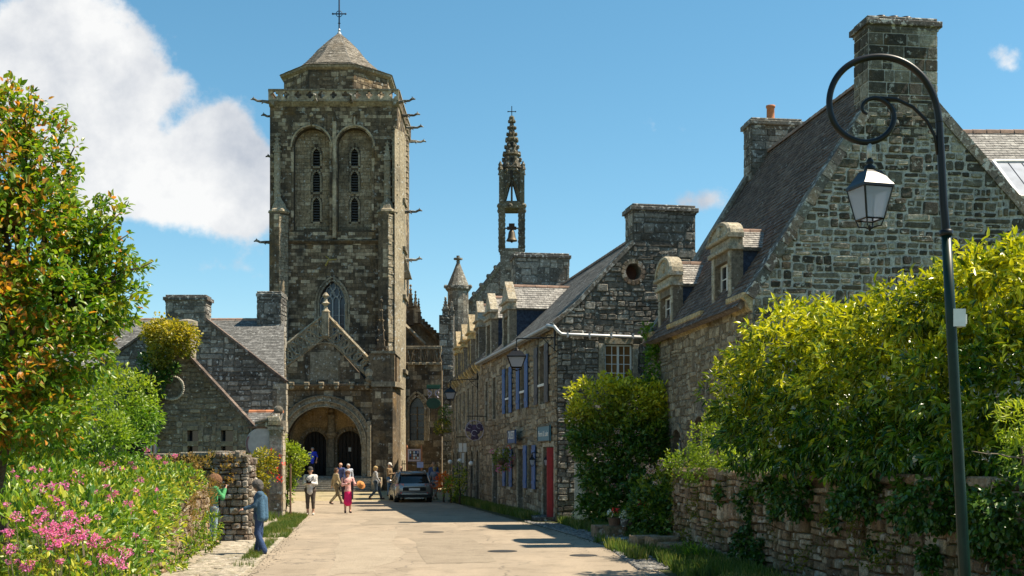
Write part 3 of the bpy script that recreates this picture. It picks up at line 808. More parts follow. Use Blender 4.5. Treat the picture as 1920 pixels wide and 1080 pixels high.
    for x in (1664, 1688, 1712):
        u = g.px(x, 40)[0]; pt = MB(); pt.smooth = True
        pt.lathe(g.pt(u, 12.8, -.4), [(.13,0),(.13,.05),(.16,.09),(.17,.13),(.12,.17),(.02,.19)], 12); pt.build('chimney_pot', M['iron_black'], root)
    fb = g.off(-LEN+.75); x0 = gf.px(1408, 300); 
    uL = fb.px(1410, 300)[0]; uR = fb.px(1503, 300)[0]
    z1 = fb.px(1456, 226)[1]
    chimney(pool, root, fb, uL, uR, 8.6, z1, .75, M['granite_dark'], M['mortar_dark'], 42, hm=.26, wm=.4, name='far_chimney_stack', kind='ashlar', gap=.02)
    pt = MB(); pt.smooth = True; u = fb.px(1452, 226)[0]
    pt.lathe(fb.pt(u, z1+.07, -.35), [(.15,0),(.13,.05),(.125,.42),(.15,.44),(.15,.5),(.10,.5)], 14); pt.build('chimney_pot', M['terracotta'], root, label='terracotta pot on the far chimney stack')
    # dormers
    vr1 = f.px(1368, 425)[1]; vr2 = f.px(1262, 486)[1]
    dormer(pool, root, f, d1[0], d1[1], sill1, sill1+1.72, vr1, EAVE, sl, 51, ped='round')
    dormer(pool, root, f, d2[0], d2[1], sill2, sill2+1.55, vr2, EAVE, sl, 52, ped='round')
    # downpipe-like drip along the near verge
    pool.finish()
    return O, sd, gd
A_O, A_sd, A_gd = house_a()

# ------------------------------------------------------------ neighbour's roof glimpsed beyond the right slope
def house_far_right():
    Y = 33.0; a = P(1812, 247, Y); b = P(2010, 252, Y); O = np.array((a[0]-1.0, Y, 0))
    root = thing('slate_roofed_house', O, 'house behind at the right edge with pale slate roof and skylight strip', 'house')
    pool = Pool(150); fr = Frame(O, (1, 0, 0)); W_ = 9.0; zr = a[2]
    pool2 = pool
    e0 = fr.pt(0, zr-4.6, 0); e1 = fr.pt(W_, zr-4.6, 0); t0 = fr.pt(0, zr, -3.6); t1 = fr.pt(W_, zr, -3.6)
    # ridge is set back, so measure the slope from the ridge line seen
    sc = (Y+3.6)/Y
    zr = CH+(HY-249)/FPX*(Y+3.6); ze = zr-2.9
    e0 = fr.pt(0, ze, 0); e1 = fr.pt(W_, ze, 0); t0 = fr.pt(0, zr, -3.6); t1 = fr.pt(W_, zr, -3.6)
    wl = panel(fr, [(0,0),(W_,0),(W_,ze-.05),(0,ze-.05)], [], .4, 'front_wall', M['granite_dark'], root)
    m = MB(); m.prism([fr.pt(0,0,-.4),fr.pt(0,ze,-.4),fr.pt(0,zr-.1,-3.6),fr.pt(0,ze,-7.2),fr.pt(0,0,-7.2)], fr.U*.3); m.build('gable_wall', M['granite_dark'], root)
    m = MB(); m.prism([fr.pt(W_,0,-.4),fr.pt(W_,ze,-.4),fr.pt(W_,zr-.1,-3.6),fr.pt(W_,ze,-7.2),fr.pt(W_,0,-7.2)], -fr.U*.3); m.build('gable_wall', M['granite_dark'], root)
    sl, f2 = roof_plane(pool, root, e0, e1, t0, t1, M['slate_light'], 61, ex=.17, wd=.26, thick=.14, vis=[(1800,230,1925,310)])
    ridge(root, fr.pt(0, zr+.05, -3.6), fr.pt(W_, zr+.05, -3.6), r=.12)
    b0 = fr.pt(0, ze, -7.2); b1 = fr.pt(W_, ze, -7.2)
    roof_plane(pool, root, b1, b0, t1, t0, M['slate_light'], 62, ex=.5, wd=.8, allow=False)
    # skylight: white kerb and pale glass
    p0 = f2.px(1862, 306); p1 = f2.px(1990, 372)
    k = MB(); k.fbox(f2, p0[0], p1[0], p0[1]-.07, p0[1]+.03, .02, .12); k.fbox(f2, p0[0]-.06, p0[0]+.02, p1[1], p0[1], .02, .11); k.fbox(f2, p0[0], p1[0], p1[1]-.06, p1[1], .02, .12)
    sk = k.build('skylight', M['white_paint'], root)
    for i in range(3):
        w = (p1[0]-p0[0])/3; q = MB(); q.fbox(f2, p0[0]+w*i+.02, p0[0]+w*(i+1)-.02, p1[1], p0[1]-.07, .03, .06); q.build('pane', M['frost_glass'], sk)
    pool.finish()
house_far_right()

# ------------------------------------------------------------ the house with the round window (row, nearest)
B_Y = 39.0
def house_b():
    O = P(1045, 860, B_Y); O[2] = 0
    root = thing('row_house', O, 'two-storey stone row house with round gable window, blue shutters and mossy chimney', 'house')
    pool = Pool(300)
    sd = np.array((-.185, 1, 0)); sd /= np.linalg.norm(sd); gd = np.array((1, .185, 0)); gd /= np.linalg.norm(gd)
    LEN, EAVE, W_, UA, AP = 15.75, 6.62, 7.2, 3.65, 10.15; sl = (AP-EAVE)/UA
    g = Frame(O, gd)
    oc, oz = g.px(1187, 510); ocu = [(oc+.25*math.cos(i*math.pi/8), oz+.27*math.sin(i*math.pi/8)) for i in range(16)]
    w0 = g.px(1134, 645); w1 = g.px(1186, 714); hole = [(w0[0], w1[1]-.1), (w1[0], w1[1]-.1), (w1[0], w0[1]), (w0[0], w0[1])]
    c0, c1 = g.px(1187, 430)[0], g.px(1303, 430)[0]
    outer = [(0,0),(W_,0),(W_,EAVE),(W_-.9,EAVE+.8),(c1,9.15),(c0,9.25),(1.55,8.20),(.7,7.25),(0,EAVE)]
    gw = panel(g, outer, [ocu, hole], .5, 'gable_wall', M['mortar_dark'], root)
    pool.field(gw, g, outer, [[(oc+.43*math.cos(i*math.pi/8), oz+.45*math.sin(i*math.pi/8)) for i in range(16)], grow(hole, .22)], M['granite_dark'], 'rubble', .17, .30, 71, gap=.022, proud=(.02,.07), hv=.35, wv=.5, stack=.16, vis=[(1045,390,1320,720)], tilt=.035)
    for i in range(16):                     # ring of small stones round the oculus
        a = i*math.pi/8; pool.items.append((500, gw, 'ring_stone', 'ashlar', i % 9, M['wall_stone'], g.M(oc+.34*math.cos(a), oz+.36*math.sin(a), 0, .13, .16, .06, a-math.pi/2), 'dressed_stonework'))
    backing(g, oc-.3, oc+.3, oz-.3, oz+.3, -.45, 'oculus_recess', simple('rust_shutter', (.075,.028,.015), .8, var=.3), root)
    surround(pool, gw, g, hole, .22, .1, M['pale_trim'], 72, blk=.34, proud=.045)
    casement(g, hole[0][0]+.01, hole[1][0]-.01, hole[0][1]+.01, hole[2][1]-.01, root, nx=2, ny=4, d=-.10, name='gable_window')
    backing(g, hole[0][0]-.1, hole[1][0]+.1, hole[0][1]-.1, hole[2][1]+.1, -.4, 'window_recess', M['interior'], root)
    for (a, b) in (((-.15,EAVE-.05),(.75,7.35)), ((.75,7.35),(1.6,8.32)), ((1.6,8.32),(c0+.02,9.38))):
        L_ = math.hypot(b[0]-a[0], b[1]-a[1]); n = max(2, round(L_/.45)); tx, ty = (b[0]-a[0])/L_, (b[1]-a[1])/L_
        for k in range(n):
            p0 = (a[0]+tx*L_*k/n, a[1]+ty*L_*k/n); p1 = (a[0]+tx*(L_*(k+1)/n-.01), a[1]+ty*(L_*(k+1)/n-.01)); nx, ny = -ty, tx
            q = [(p0[0]-nx*.06,p0[1]-ny*.06),(p1[0]-nx*.06,p1[1]-ny*.06),(p1[0]+nx*.07,p1[1]+ny*.07),(p0[0]+nx*.07,p0[1]+ny*.07)]
            m = MB(); m.prism([g.pt(x, y, -.3) for x, y in q], g.N*.37); m.build('verge_slate', M['coping'], gw)
    # gutter pipe across the gable
    m = MB(); z = g.px(1100, 628)[1]; m.smooth = True
    m.tube([g.pt(-.30, z+.32, -.25), g.pt(-.12, z+.26, .06), g.pt(-.02, z+.10, .13), g.pt(.10, z, .13), g.pt(.3, z-.01, .13), g.pt(3.7, z-.07, .13)], .055, 8)
    m.build('drain_pipe', M['zinc'], root)
    m = MB()
    for i in range(5): m.fbox(g, .3+i*.75, .34+i*.75, z-.11, z+.06, 0, .2)
    m.build('pipe_bracket', M['zinc'], root)
    # street front
    f = Frame(O+sd*LEN, -sd); ow = [(0,0),(LEN,0),(LEN,EAVE-.05),(0,EAVE-.05)]
    def rect(x0, x1, y0, y1): 
        a = f.px(x0, (y0+y1)/2)[0]; b = f.px(x1, (y0+y1)/2)[0]; m_ = (x0+x1)/2
        return [(a, f.px(m_, y1)[1]), (b, f.px(m_, y1)[1]), (b, f.px(m_, y0)[1]), (a, f.px(m_, y0)[1])]
    wins = [(rect(1012, 1024.5, 648, 757), 'grey_paint'), (rect(977.5, 987, 668, 766), 'blue_paint'), (rect(950.5, 957.5, 690, 775), 'blue_paint'),
            (rect(925, 931, 708, 785), None), (rect(911, 916, 716, 790), None)]
    low = [(rect(991, 1001, 835, 916), 'blue_paint'), (rect(951, 958, 842, 912), 'blue_paint')]
    doors = [rect(1019, 1040, 838, 979), rect(972, 982, 842, 957), rect(925, 934, 850, 944)]
    for d in doors: d[0] = (d[0][0], .02); d[1] = (d[1][0], .02)
    holes = [w for w, _ in wins+low]+doors
    fw = panel(f, ow, holes, .5, 'street_wall', M['mortar_warm'], root)
    gh = [grow(h, .16) for h in holes]
    pool.field(fw, f, ow, gh, M['granite_warm'], 'rubble', .22, .42, 73, gap=.025, proud=(.02,.06), hv=.35, allow=True, vis=[(900,620,1045,980)], stack=.2)
    for i, h in enumerate(holes):
        surround(pool, fw, f, h, .16, .1, M['pale_trim'], 80+i, blk=.4, sill=i < 7, proud=.035)
        u0, u1, v0, v1 = h[0][0], h[1][0], h[0][1], h[2][1]
        backing(f, u0-.1, u1+.1, v0-.1, v1+.1, -.45, 'opening_recess', M['interior'], root)
        if i < 7:
            casement(f, u0+.01, u1-.01, v0+.01, v1-.01, root, nx=1, ny=4, d=-.2, glass='glass_dark')
            mt = (wins+low)[i][1]
            if mt:
                shutter(f, u0-.62, u0-.03, v0, v1, M[mt], root); shutter(f, u1+.03, u1+.62, v0, v1, M[mt], root)
            if i < 3:
                s = MB(); s.fbox(f, u0-.02, u1+.02, v0+(v1-v0)*.30, v0+(v1-v0)*.30+.08, .02, .08); s.build('window_rail', M['white_paint'], root)
    for h, mt, lab in ((doors[0], 'red_paint', 'red door standing open beside the teal sign'), (doors[1], 'door_wood', None), (doors[2], 'door_wood', None)):
        u0, u1, v0, v1 = h[0][0], h[1][0], h[0][1], h[2][1]
        m = MB()
        if mt == 'red_paint':
            fd = Frame(f.pt(u1-.04, 0, -.04), -f.N*1.0+f.U*.05)
            for k in range(4): m.fbox(fd, -.30+.18*k, -.125+.18*k, v0+.03, v1-.03, 0, .05, .006)
        else:
            for k in range(4): w = (u1-u0)/4; m.fbox(f, u0+w*k+.004, u0+w*(k+1)-.004, v0+.02, v1-.01, -.25, -.2, .006)
        dd = m.build('door', M[mt], root, label=lab)
        hh = MB(); hh.ball(f.pt(u0+.12, 1.05, -.15), .035); hh.build('door_handle', M['iron_black'], dd)
        s = MB(); s.fbox(f, u0-.25, u1+.25, 0, .14, -.1, .55, .02); s.build('doorstep', M['coping'], root)
    # roof
    e0 = O+sd*LEN-gd*.30+np.array((0,0,EAVE-.14)); e1 = O-sd*.05-gd*.30+np.array((0,0,EAVE-.14)); t0 = O+sd*LEN+gd*UA+np.array((0,0,AP)); t1 = O-sd*.05+gd*UA+np.array((0,0,AP))
    e1b = e1+sd*.3; t1b = t1+sd*.3
    roof_plane(pool, root, e0, e1b, t0, t1b, M['slate_grey'], 75, ex=.2, wd=.28, allow=False)
    r0 = O+sd*.25+gd*(W_+.3)+np.array((0,0,EAVE-.2)); r1 = r0+sd*(LEN-.3)
    roof_plane(pool, root, r0, r1, t1b, t0, M['slate_grey'], 76, ex=.5, wd=.7, allow=False)
    ridge(root, t1b+np.array((0,0,.05)), t0+np.array((0,0,.05)), r=.13)
    gut = MB(); gut.tube([e0-gd*.02+np.array((0,0,.02)), e1b-gd*.02+np.array((0,0,.02))], .06, 6); gut.build('gutter', M['zinc'], root)
    # stack
    z1 = g.px(1245, 388)[1]
    chimney(pool, root, g, c0, c1, 8.9, z1, .95, M['granite_dark'], M['mortar_dark'], 77, hm=.24, wm=.42, name='chimney_stack', front=.03, gap=.025)
    # far gable (against the next roof)
    gf = Frame(O+sd*LEN+gd*W_, -gd); panel(gf, [(0,0),(W_,0),(W_,EAVE-.1),(W_-UA,AP-.12),(0,EAVE-.1)], [], .3, 'party_wall', M['granite_dark'], root)
    m = MB(); bw = Frame(O+gd*W_, sd); bw_ = panel(bw, [(0,0),(LEN,0),(LEN,EAVE-.05),(0,EAVE-.05)], [], .4, 'rear_wall', M['granite_dark'], root)
    # two dormers at the far end of the front
    for (x0, x1, ytop, s) in ((938, 963, 536, 91), (911, 923, 558, 92)):
        u1 = f.px((x0+x1)/2+6, 660)[0]; u0 = u1-1.5
        vr = f.px((x0+x1)/2, ytop)[1]
        dormer(pool, root, f, u0, u1, EAVE-.5, vr-1.05, vr, EAVE, sl, s, trim='pale_trim', ped='tri', allow=False)
    pool.finish()
    return f, g
B_f, B_g = house_b()
B_far = B_f.pt(0, 0, 0)

def house_c():
    O = B_far.copy(); O[2] = 0
    root = thing('row_house', O, 'far part of the stone row, corbelled dormers and dark shop openings, nearest the church', 'house')
    pool = Pool(200); sd = np.array((-.134, 1, 0)); sd /= np.linalg.norm(sd); gd = np.array((1, .134, 0)); gd /= np.linalg.norm(gd)
    LEN, EAVE, W_, UA, AP = 17.5, 6.75, 7.4, 3.7, 10.6; sl = (AP-EAVE)/UA
    f = Frame(O+sd*LEN, -sd); g = Frame(O, gd)
    ow = [(0,0),(LEN,0),(LEN,EAVE-.05),(0,EAVE-.05)]; holes = []; up = []; dn = []
    for k in range(7):
        u = .9+k*2.35; up.append([(u, 3.7),(u+.95, 3.7),(u+.95, 5.75),(u, 5.75)])
    for k in range(6):
        u = 1.0+k*2.75; dn.append(arch(u, u+1.35, .02 if k in (1, 3, 5) else .85, 2.55))
    fw = panel(f, ow, up+dn, .45, 'street_wall', M['mortar_warm'], root)
    pool.field(fw, f, ow, [grow(h, .16) for h in up+dn], M['granite_warm'], 'rubble', .26, .5, 101, gap=.02, proud=(.02,.06), hv=.3)
    for i, h in enumerate(up+dn):
        surround(pool, fw, f, h, .16, .1, M['pale_trim'], 110+i, blk=.45, sill=i < 7, proud=.035, allow=False)
        u0, u1, v0 = min(p[0] for p in h), max(p[0] for p in h), h[0][1]; v1 = max(p[1] for p in h)
        backing(f, u0-.1, u1+.1, v0-.1, v1+.1, -.42, 'opening_recess', M['interior'], root)
        if i < 7: casement(f, u0+.01, u1-.01, v0+.01, v1-.01, root, nx=1, ny=4, d=-.2, glass='glass_dark')
        else: casement(f, u0+.01, u1-.01, v0+.01, v1-.3, root, nx=1, ny=3, d=-.25, mat='brown_wood', glass='glass_dark', name='shop_front')
    e0 = O+sd*LEN-gd*.3+np.array((0,0,EAVE-.1)); e1 = e0-sd*(LEN-.05); t0 = O+sd*LEN+gd*UA+np.array((0,0,AP)); t1 = t0-sd*(LEN-.05)
    roof_plane(pool, root, e0, e1, t0, t1, M['slate_grey'], 102, ex=.2, wd=.3, allow=False)
    r0 = O+sd*.05+gd*(W_+.2)+np.array((0,0,EAVE)); r1 = r0+sd*(LEN-.1)
    roof_plane(pool, root, r0, r1, t1, t0, M['slate_grey'], 103, ex=.5, wd=.7, allow=False)
    ng = panel(g, [(0,0),(W_,0),(W_,EAVE),(UA,AP-.05),(0,EAVE)], [], .3, 'near_gable_wall', M['granite_dark'], root)
    gf = Frame(O+sd*LEN+gd*W_, -gd); panel(gf, [(0,0),(W_,0),(W_,EAVE),(W_-UA,AP-.05),(0,EAVE)], [], .3, 'far_gable_wall', M['granite_dark'], root)
    bw = Frame(O+gd*W_, sd); panel(bw, [(0,0),(LEN,0),(LEN,EAVE-.05),(0,EAVE-.05)], [], .4, 'rear_wall', M['granite_dark'], root)
    c0, c1 = g.px(966, 500)[0], g.px(1067, 500)[0]; z1 = g.px(1016, 477)[1]
    chimney(pool, root, g, c0, c1, 8.6, z1, 1.3, M['granite_dark'], M['mortar_dark'], 104, hm=.26, wm=.45, name='chimney_stack', front=-.02, gap=.025)
    for (u1, vr, s) in ((LEN-1.3, 9.5, 121), (LEN-5.3, 9.35, 122), (LEN-9.3, 9.3, 123), (LEN-13.0, 9.3, 124)):
        dormer(pool, root, f, u1-1.45, u1, EAVE-.3, vr-1.15, vr, EAVE, sl, s, trim='ochre_trim' if s > 121 else 'pale_trim', ped='tri', allow=False)
    for k in range(12):                     # corbels under the eaves
        m = MB(); u = .4+k*1.45; m.prism([f.pt(u, v, d) for d, v in ((0,EAVE-.55),(.10,EAVE-.5),(.28,EAVE-.22),(.28,EAVE-.06),(0,EAVE-.06))], f.U*.42); m.build('corbel', M['ochre_trim'], root)
    pool.finish(); return f
C_f = house_c()
# ------------------------------------------------------------ the church: tower, porch, aisle
def crocket_line(mb, a, b, n, s, up=np.array((0, 0, 1.0))):
    a, b = np.array(a, float), np.array(b, float); d = (b-a)/np.linalg.norm(b-a)
    for k in range(n):
        p = a+(b-a)*(k+.5)/n; mb.ball(p+up*s*.5, s*.55, 6, 4, (1, 1, .8)); mb.ball(p+up*s*.9-d*s*.35, s*.32, 6, 4)
def pinnacle(mb, p, w, h, crock=True):
    """square shaft, gabled collar, crocketed spirelet and finial"""
    p = np.array(p, float); x, y, z = p; hs = h*.42
    mb.box(x-w/2, x+w/2, y-w/2, y+w/2, z, z+hs)
    mb.box(x-w*.62, x+w*.62, y-w*.62, y+w*.62, z+hs, z+hs+w*.16)
    for s in (-1, 1):
        mb.prism([(x-w*.55, y+s*w*.55, z+hs+w*.16), (x+w*.55, y+s*w*.55, z+hs+w*.16), (x, y+s*w*.55, z+hs+w*.9)], (0, -s*w*.2, 0))
    mb.lathe((x, y, z+hs+w*.16), [(w*.60, 0), (w*.40, (h-hs)*.3), (w*.2, (h-hs)*.7), (w*.06, (h-hs)*.92)], 4, rot=math.pi/4)
    if crock:
        for k in range(4):
            t = .15+k*.2; rr = w*.6*(1-t)
            for q in range(4): mb.ball((x+rr*math.cos(q*math.pi/2+math.pi/4), y+rr*math.sin(q*math.pi/2+math.pi/4), z+hs+w*.16+(h-hs)*t), w*.13, 5, 4)
    mb.ball((x, y, z+h-w*.15), w*.2, 6, 5); mb.ball((x, y, z+h), w*.1, 6, 4)
def gargoyle(mb, p, d, L_=1.0, r=.12):
    p = np.array(p, float); d = np.array(d, float); d /= np.linalg.norm(d); u = np.array((0, 0, 1.0))
    mb.tube([p-d*.3, p, p+d*L_*.4+u*.03, p+d*L_*.75+u*.02, p+d*L_*.9+u*.10], [r*1.2, r*1.1, r*.8, r*.65, r*.7], 6)
    h = p+d*L_*.98+u*.12; mb.ball(h, r*.95, 7, 5, (1, 1, .8)); mb.tube([h, h+d*r*1.6-u*.05], [r*.6, r*.35], 5)
    s = np.cross(d, u)
    for k in (-1, 1): mb.tube([h+s*k*r*.5+u*r*.4, h+s*k*r*.9+u*r*1.2], [r*.3, r*.1], 4); mb.tube([p+d*L_*.35+s*k*r*.6, p+d*L_*.45+s*k*r*1.4-u*r*.9], [r*.4, r*.25], 4)
def quatre(u, v, r, n=5):
    pts = []
    for q in range(4):
        a = q*math.pi/2; cx_, cy_ = u+r*.55*math.cos(a), v+r*.55*math.sin(a)
        for k in range(n+1):
            t = a-math.pi*.62+math.pi*1.24*k/n; pts.append((cx_+r*.42*math.cos(t), cy_+r*.42*math.sin(t)))
    return pts
def church():
    TY = 73.0; s = FPX/TY; X = lambda x, Y=TY: (x-CX)/FPX*Y; Z = lambda y, Y=TY: CH+(HY-y)/FPX*Y
    xl, xr = X(506), X(745); W_ = xr-xl; D_ = 8.3; ZB = Z(190); st = M['church_stone']
    root = thing('church_tower', (X(626), TY+D_/2, 0), 'tall square granite church tower with louvred lancets, openwork parapet and pyramidal roof', 'church tower')
    pool = Pool(300)
    f = Frame((xl, TY, 0), (1, 0, 0)); q = lambda x, y: (X(x)-xl, Z(y))
    # two tall blind arches, each with three louvred lancets; one traceried window below
    b1 = arch(q(551,0)[0], q(618,0)[0], q(0,432)[1], q(0,240)[1], 14); b2 = arch(q(633,0)[0], q(697,0)[0], q(0,432)[1], q(0,240)[1], 14)
    tw = arch(q(599,0)[0], q(647,0)[0], q(0,640)[1], q(0,527)[1], 12, 'pointed')
    outer = [(0,6.4),(W_,6.4),(W_,ZB),(0,ZB)]
    wall = panel(f, outer, [b1, b2, tw], .55, 'west_wall', M['church_joint'], root)
    pool.field(wall, f, [(0,7),(W_,7),(W_,ZB),(0,ZB)], [grow(b1, .16), grow(b2, .16), grow(tw, .30)], st, 'ashlar', .22, .42, 201, gap=.016, proud=(.006,.03), hv=.12, wv=.35, bond=True, stack=0, vis=[(500,190,750,640)])
    for b, sd_ in ((b1, 1), (b2, 2)): surround(pool, wall, f, b, .16, .1, M['church_stone'], 210+sd_, blk=.4, proud=.05, sill=False)
    surround(pool, wall, f, tw, .15, .1, M['church_trim'], 214, blk=.32, proud=.03)
    surround(pool, wall, f, grow(tw, .16), .14, .1, M['church_trim'], 215, blk=.34, proud=.09, sill=False)
    rec = f.off(-.5)                         # recessed panel inside the blind arches, with the lancets cut through
    for (x0, x1, b) in ((551, 618, b1), (633, 697, b2)):
        cx_ = 591 if x0 < 600 else 663; lan = []
        for (yt, yb) in ((275,308),(318,357),(368,413)):
            a0 = X(cx_-6.5)-xl; a1 = X(cx_+6.5)-xl; lan.append(arch(a0, a1, Z(yb), Z(yt), 8, 'pointed'))
        big = [(q(x0,0)[0]-.1, q(0,436)[1]), (q(x1,0)[0]+.1, q(0,436)[1]), (q(x1,0)[0]+.1, q(0,234)[1]), (q(x0,0)[0]-.1, q(0,234)[1])]
        rp = panel(rec, big, lan, .35, 'recessed_panel', M['church_joint'], root)
        pool.field(rp, rec, big, [grow(l, .15) for l in lan], M['church_panel'], 'ashlar', .22, .42, 220+x0, gap=.016, proud=(.004,.02), hv=.1, wv=.3, bond=True, stack=0, vis=[(500,190,750,440)])
        for l in lan:
            surround(pool, rp, rec, l, .13, .1, M['church_trim'], 230, blk=.35, proud=.05)
            u0, u1, v0 = l[0][0], l[1][0], l[0][1]; v1 = max(p[1] for p in l)
            bk = MB(); bk.fbox(rec, u0-.05, u1+.05, v0-.05, v1+.05, -.34, -.30); lo = bk.build('louvre_window', M['interior'], root)
            n = int((v1-v0)/.16)
            for k in range(n):
                sl = MB(); vv = v0+.03+k*(v1-v0)/n; sl.add([rec.pt(u0,vv,-.08), rec.pt(u1,vv,-.08), rec.pt(u1,vv+.10,-.24), rec.pt(u0,vv+.10,-.24), rec.pt(u0,vv+.03,-.08), rec.pt(u1,vv+.03,-.08), rec.pt(u1,vv+.13,-.24), rec.pt(u0,vv+.13,-.24)],
                   [(0,1,5,4),(4,5,6,7),(3,2,1,0),(1,2,6,5),(0,4,7,3),(2,3,7,6)]); sl.build('louvre_slat', simple_cache('louvre', (.06,.055,.05)), lo)
        # stepped sloping sill
        m = MB(); c_ = (q(x0,0)[0]+q(x1,0)[0])/2; hw = (q(x1,0)[0]-q(x0,0)[0])/2
        for k in range(5): m.fbox(f, c_-hw*(1-k*.13), c_+hw*(1-k*.13), q(0,450)[1]+k*.16, q(0,450)[1]+k*.16+.15, -.5, .02-k*.09)
        m.build('stepped_sill', M['church_stone'], root)
    # string course
    m = MB(); z = Z(453); m.prism([f.pt(q(534,0)[0], z+v, d) for d, v in ((0,-.14),(.08,-.12),(.20,0),(.20,.05),(0,.14))], (q(710,0)[0]-q(534,0)[0], 0, 0)); m.build('string_course', M['church_stone'], root)
    # ogee hood lines above the arches
    m = MB()
    for (x0, x1) in ((548, 621), (630, 700)):
        c_ = (q(x0,0)[0]+q(x1,0)[0])/2; hw = (q(x1,0)[0]-q(x0,0)[0])/2; zt = Z(240)
        pts = [f.pt(c_+hw*1.05*math.cos(t), zt-hw+hw*1.12*math.sin(t), .08) for t in np.linspace(0, math.pi, 15)]
        m.tube(pts, .07, 5); m.tube([f.pt(c_, zt+.1, .08), f.pt(c_, zt+.75, .10)], [.09, .04], 5); m.ball(f.pt(c_, zt+.8, .1), .13, 6, 5)
    m.build('hood_mould', M['church_stone'], root)
    m = MB(); m.fbox(f, q(624,0)[0], q(631,0)[0], Z(447), Z(228), -.02, .18, .04); pinn = Z(228); m.lathe(f.pt((q(624,0)[0]+q(631,0)[0])/2, pinn, .08), [(.16,0),(.02,.7)], 4); m.build('mullion_shaft', M['church_stone'], root)
    # traceried window
    u0, u1, v0, v1 = q(599,0)[0], q(647,0)[0], Z(640), Z(527); gl = MB(); gl.fbox(f, u0-.05, u1+.05, v0-.05, v1+.05, -.42, -.38); go = gl.build('tracery_window', M['lead_glass'], root)
    m = MB(); c_ = (u0+u1)/2; hw = (u1-u0)/2; sp = v1-1.75*hw
    for k in (-1, 0, 1): m.fbox(f, c_+k*hw*.5-.03, c_+k*hw*.5+.03, v0, sp+.15, -.30, -.2)
    m.tube([f.pt(u0+.03, v0, -.25), f.pt(u0+.03, sp, -.25)], .05, 4); m.tube([f.pt(u1-.03, v0, -.25), f.pt(u1-.03, sp, -.25)], .05, 4)
    for k in range(4):
        a = u0+hw*.5*k; aa = a+hw*.25
        m.tube([f.pt(a, sp+.1, -.25), f.pt(a+.06, sp+.33, -.25), f.pt(aa, sp+.5, -.25), f.pt(a+hw*.5-.06, sp+.33, -.25), f.pt(a+hw*.5, sp+.1, -.25)], .03, 4)
    for (du, dv, rr) in ((-hw*.27, .75, .26), (hw*.27, .75, .26), (0, 1.12, .24), (-hw*.5, .42, .13), (hw*.5, .42, .13), (0, .55, .2)):
        m.tube([f.pt(c_+du+rr*.75*math.cos(t), sp+dv+rr*1.25*math.sin(t), -.25) for t in np.linspace(0, 2*math.pi, 9)], .028, 4)
    for k in (1, 2, 3): m.fbox(f, u0, u1, v0+k*.55, v0+k*.55+.02, -.34, -.32)
    m.build('tracery', simple_cache('tracery_stone', (.36,.37,.36)), root)
    m = MB(); m.fbox(f, q(597,0)[0], q(649,0)[0], v0-.2, v0, -.3, .08); m.build('window_sill', M['church_trim'], root)
    m = MB(); a = q(620, 488); m.tube([f.pt(a[0]-.3, a[1]-.35, .12), f.pt(a[0]-.1, a[1]-.02, .2), f.pt(a[0]+.4, a[1]+.06, .12)], [.07,.05,.03], 5); m.tube([f.pt(a[0]-.3,a[1]+.25,.05), f.pt(a[0],a[1]-.0,.2)], .03, 5)
    m.build('sundial_bracket', simple_cache('gold_lichen', (.34,.25,.05)), root)
    # flanks and rear
    fr_ = Frame((xr, TY, 0), (0, 1, 0)); fl = Frame((xl, TY+D_, 0), (0, -1, 0)); fbk = Frame((xr, TY+D_, 0), (-1, 0, 0))
    for ff, w, nm, sd_ in ((fr_, D_, 'south_wall', 3), (fl, D_, 'north_wall', 4), (fbk, W_, 'east_wall', 5)):
        rr = [(.0 if nm == 'east_wall' else .56,0),(w,0),(w,ZB),(.0 if nm == 'east_wall' else .56,ZB)]
        if nm == 'north_wall': rr = [(0,0),(w-.56,0),(w-.56,ZB),(0,ZB)]
        if nm == 'east_wall': rr = [(.56,0),(w-.56,0),(w-.56,ZB),(.56,ZB)]
        hl = arch(w*.3, w*.7, 15.5, 21.5) if nm != 'east_wall' else None
        o = panel(ff, rr, [hl] if hl else [], .5, nm, M['church_stone'], root)
        if hl: backing(ff, w*.28, w*.72, 15.3, 21.6, -.45, 'belfry_recess', M['interior'], root)
        if nm == 'south_wall': pool.field(o, ff, rr, [hl], st, 'ashlar', .27, .55, 240, gap=.016, proud=(.006,.02), hv=.1, bond=True, stack=0, allow=False)
    m = MB(); m.box(xl+.5, xr-.5, TY+.6, TY+D_-.6, ZB-.4, ZB-.2); m.build('parapet_floor', M['coping'], root)
    # buttresses: front-facing piers with canted sides coloured paler as sunlit and stone caps; upper crocketed shafts
    for (x0, x1, ytop) in ((504, 536, 398), (709, 740, 398)):
        m = MB(); a, b_ = X(x0, 72.1), X(x1, 72.1); zt = Z(ytop, 72.1); y0 = 72.1; cv = (b_-a)*.28
        pts = [(a, TY, 0), (a, y0+cv*.4, 0), (a+cv, y0, 0), (b_-cv*1.5, y0, 0), (b_, y0+cv*2.0, 0), (b_, TY, 0)]
        m.prism(pts, (0, 0, zt)); bt = m.build('buttress', M['church_stone'], root)
        fF = Frame((a+cv, y0, 0), (1, 0, 0)); pool.field(bt, fF, [(0,6),(b_-a-cv*2.5,6),(b_-a-cv*2.5,zt-.1),(0,zt-.1)], [], st, 'ashlar', .30, .5, 250+x0, gap=.016, proud=(.008,.03), stack=0, vis=[(500,390,745,700)])
        dv = np.array((cv*1.5, cv*2.0, 0)); fS = Frame((b_-cv*1.5, y0, 0), dv); wS = float(np.linalg.norm(dv)); pool.field(bt, fS, [(0,6),(wS,6),(wS,zt-.1),(0,zt-.1)], [], M['church_trim'], 'ashlar', .30, .4, 260+x0, gap=.016, proud=(.02,.09), stack=.3, vis=[(500,390,745,700)], tilt=.05)
        c = MB(); cx_, cy_ = (a+b_)/2, (y0+TY)/2+.1; w = (b_-a)*.62
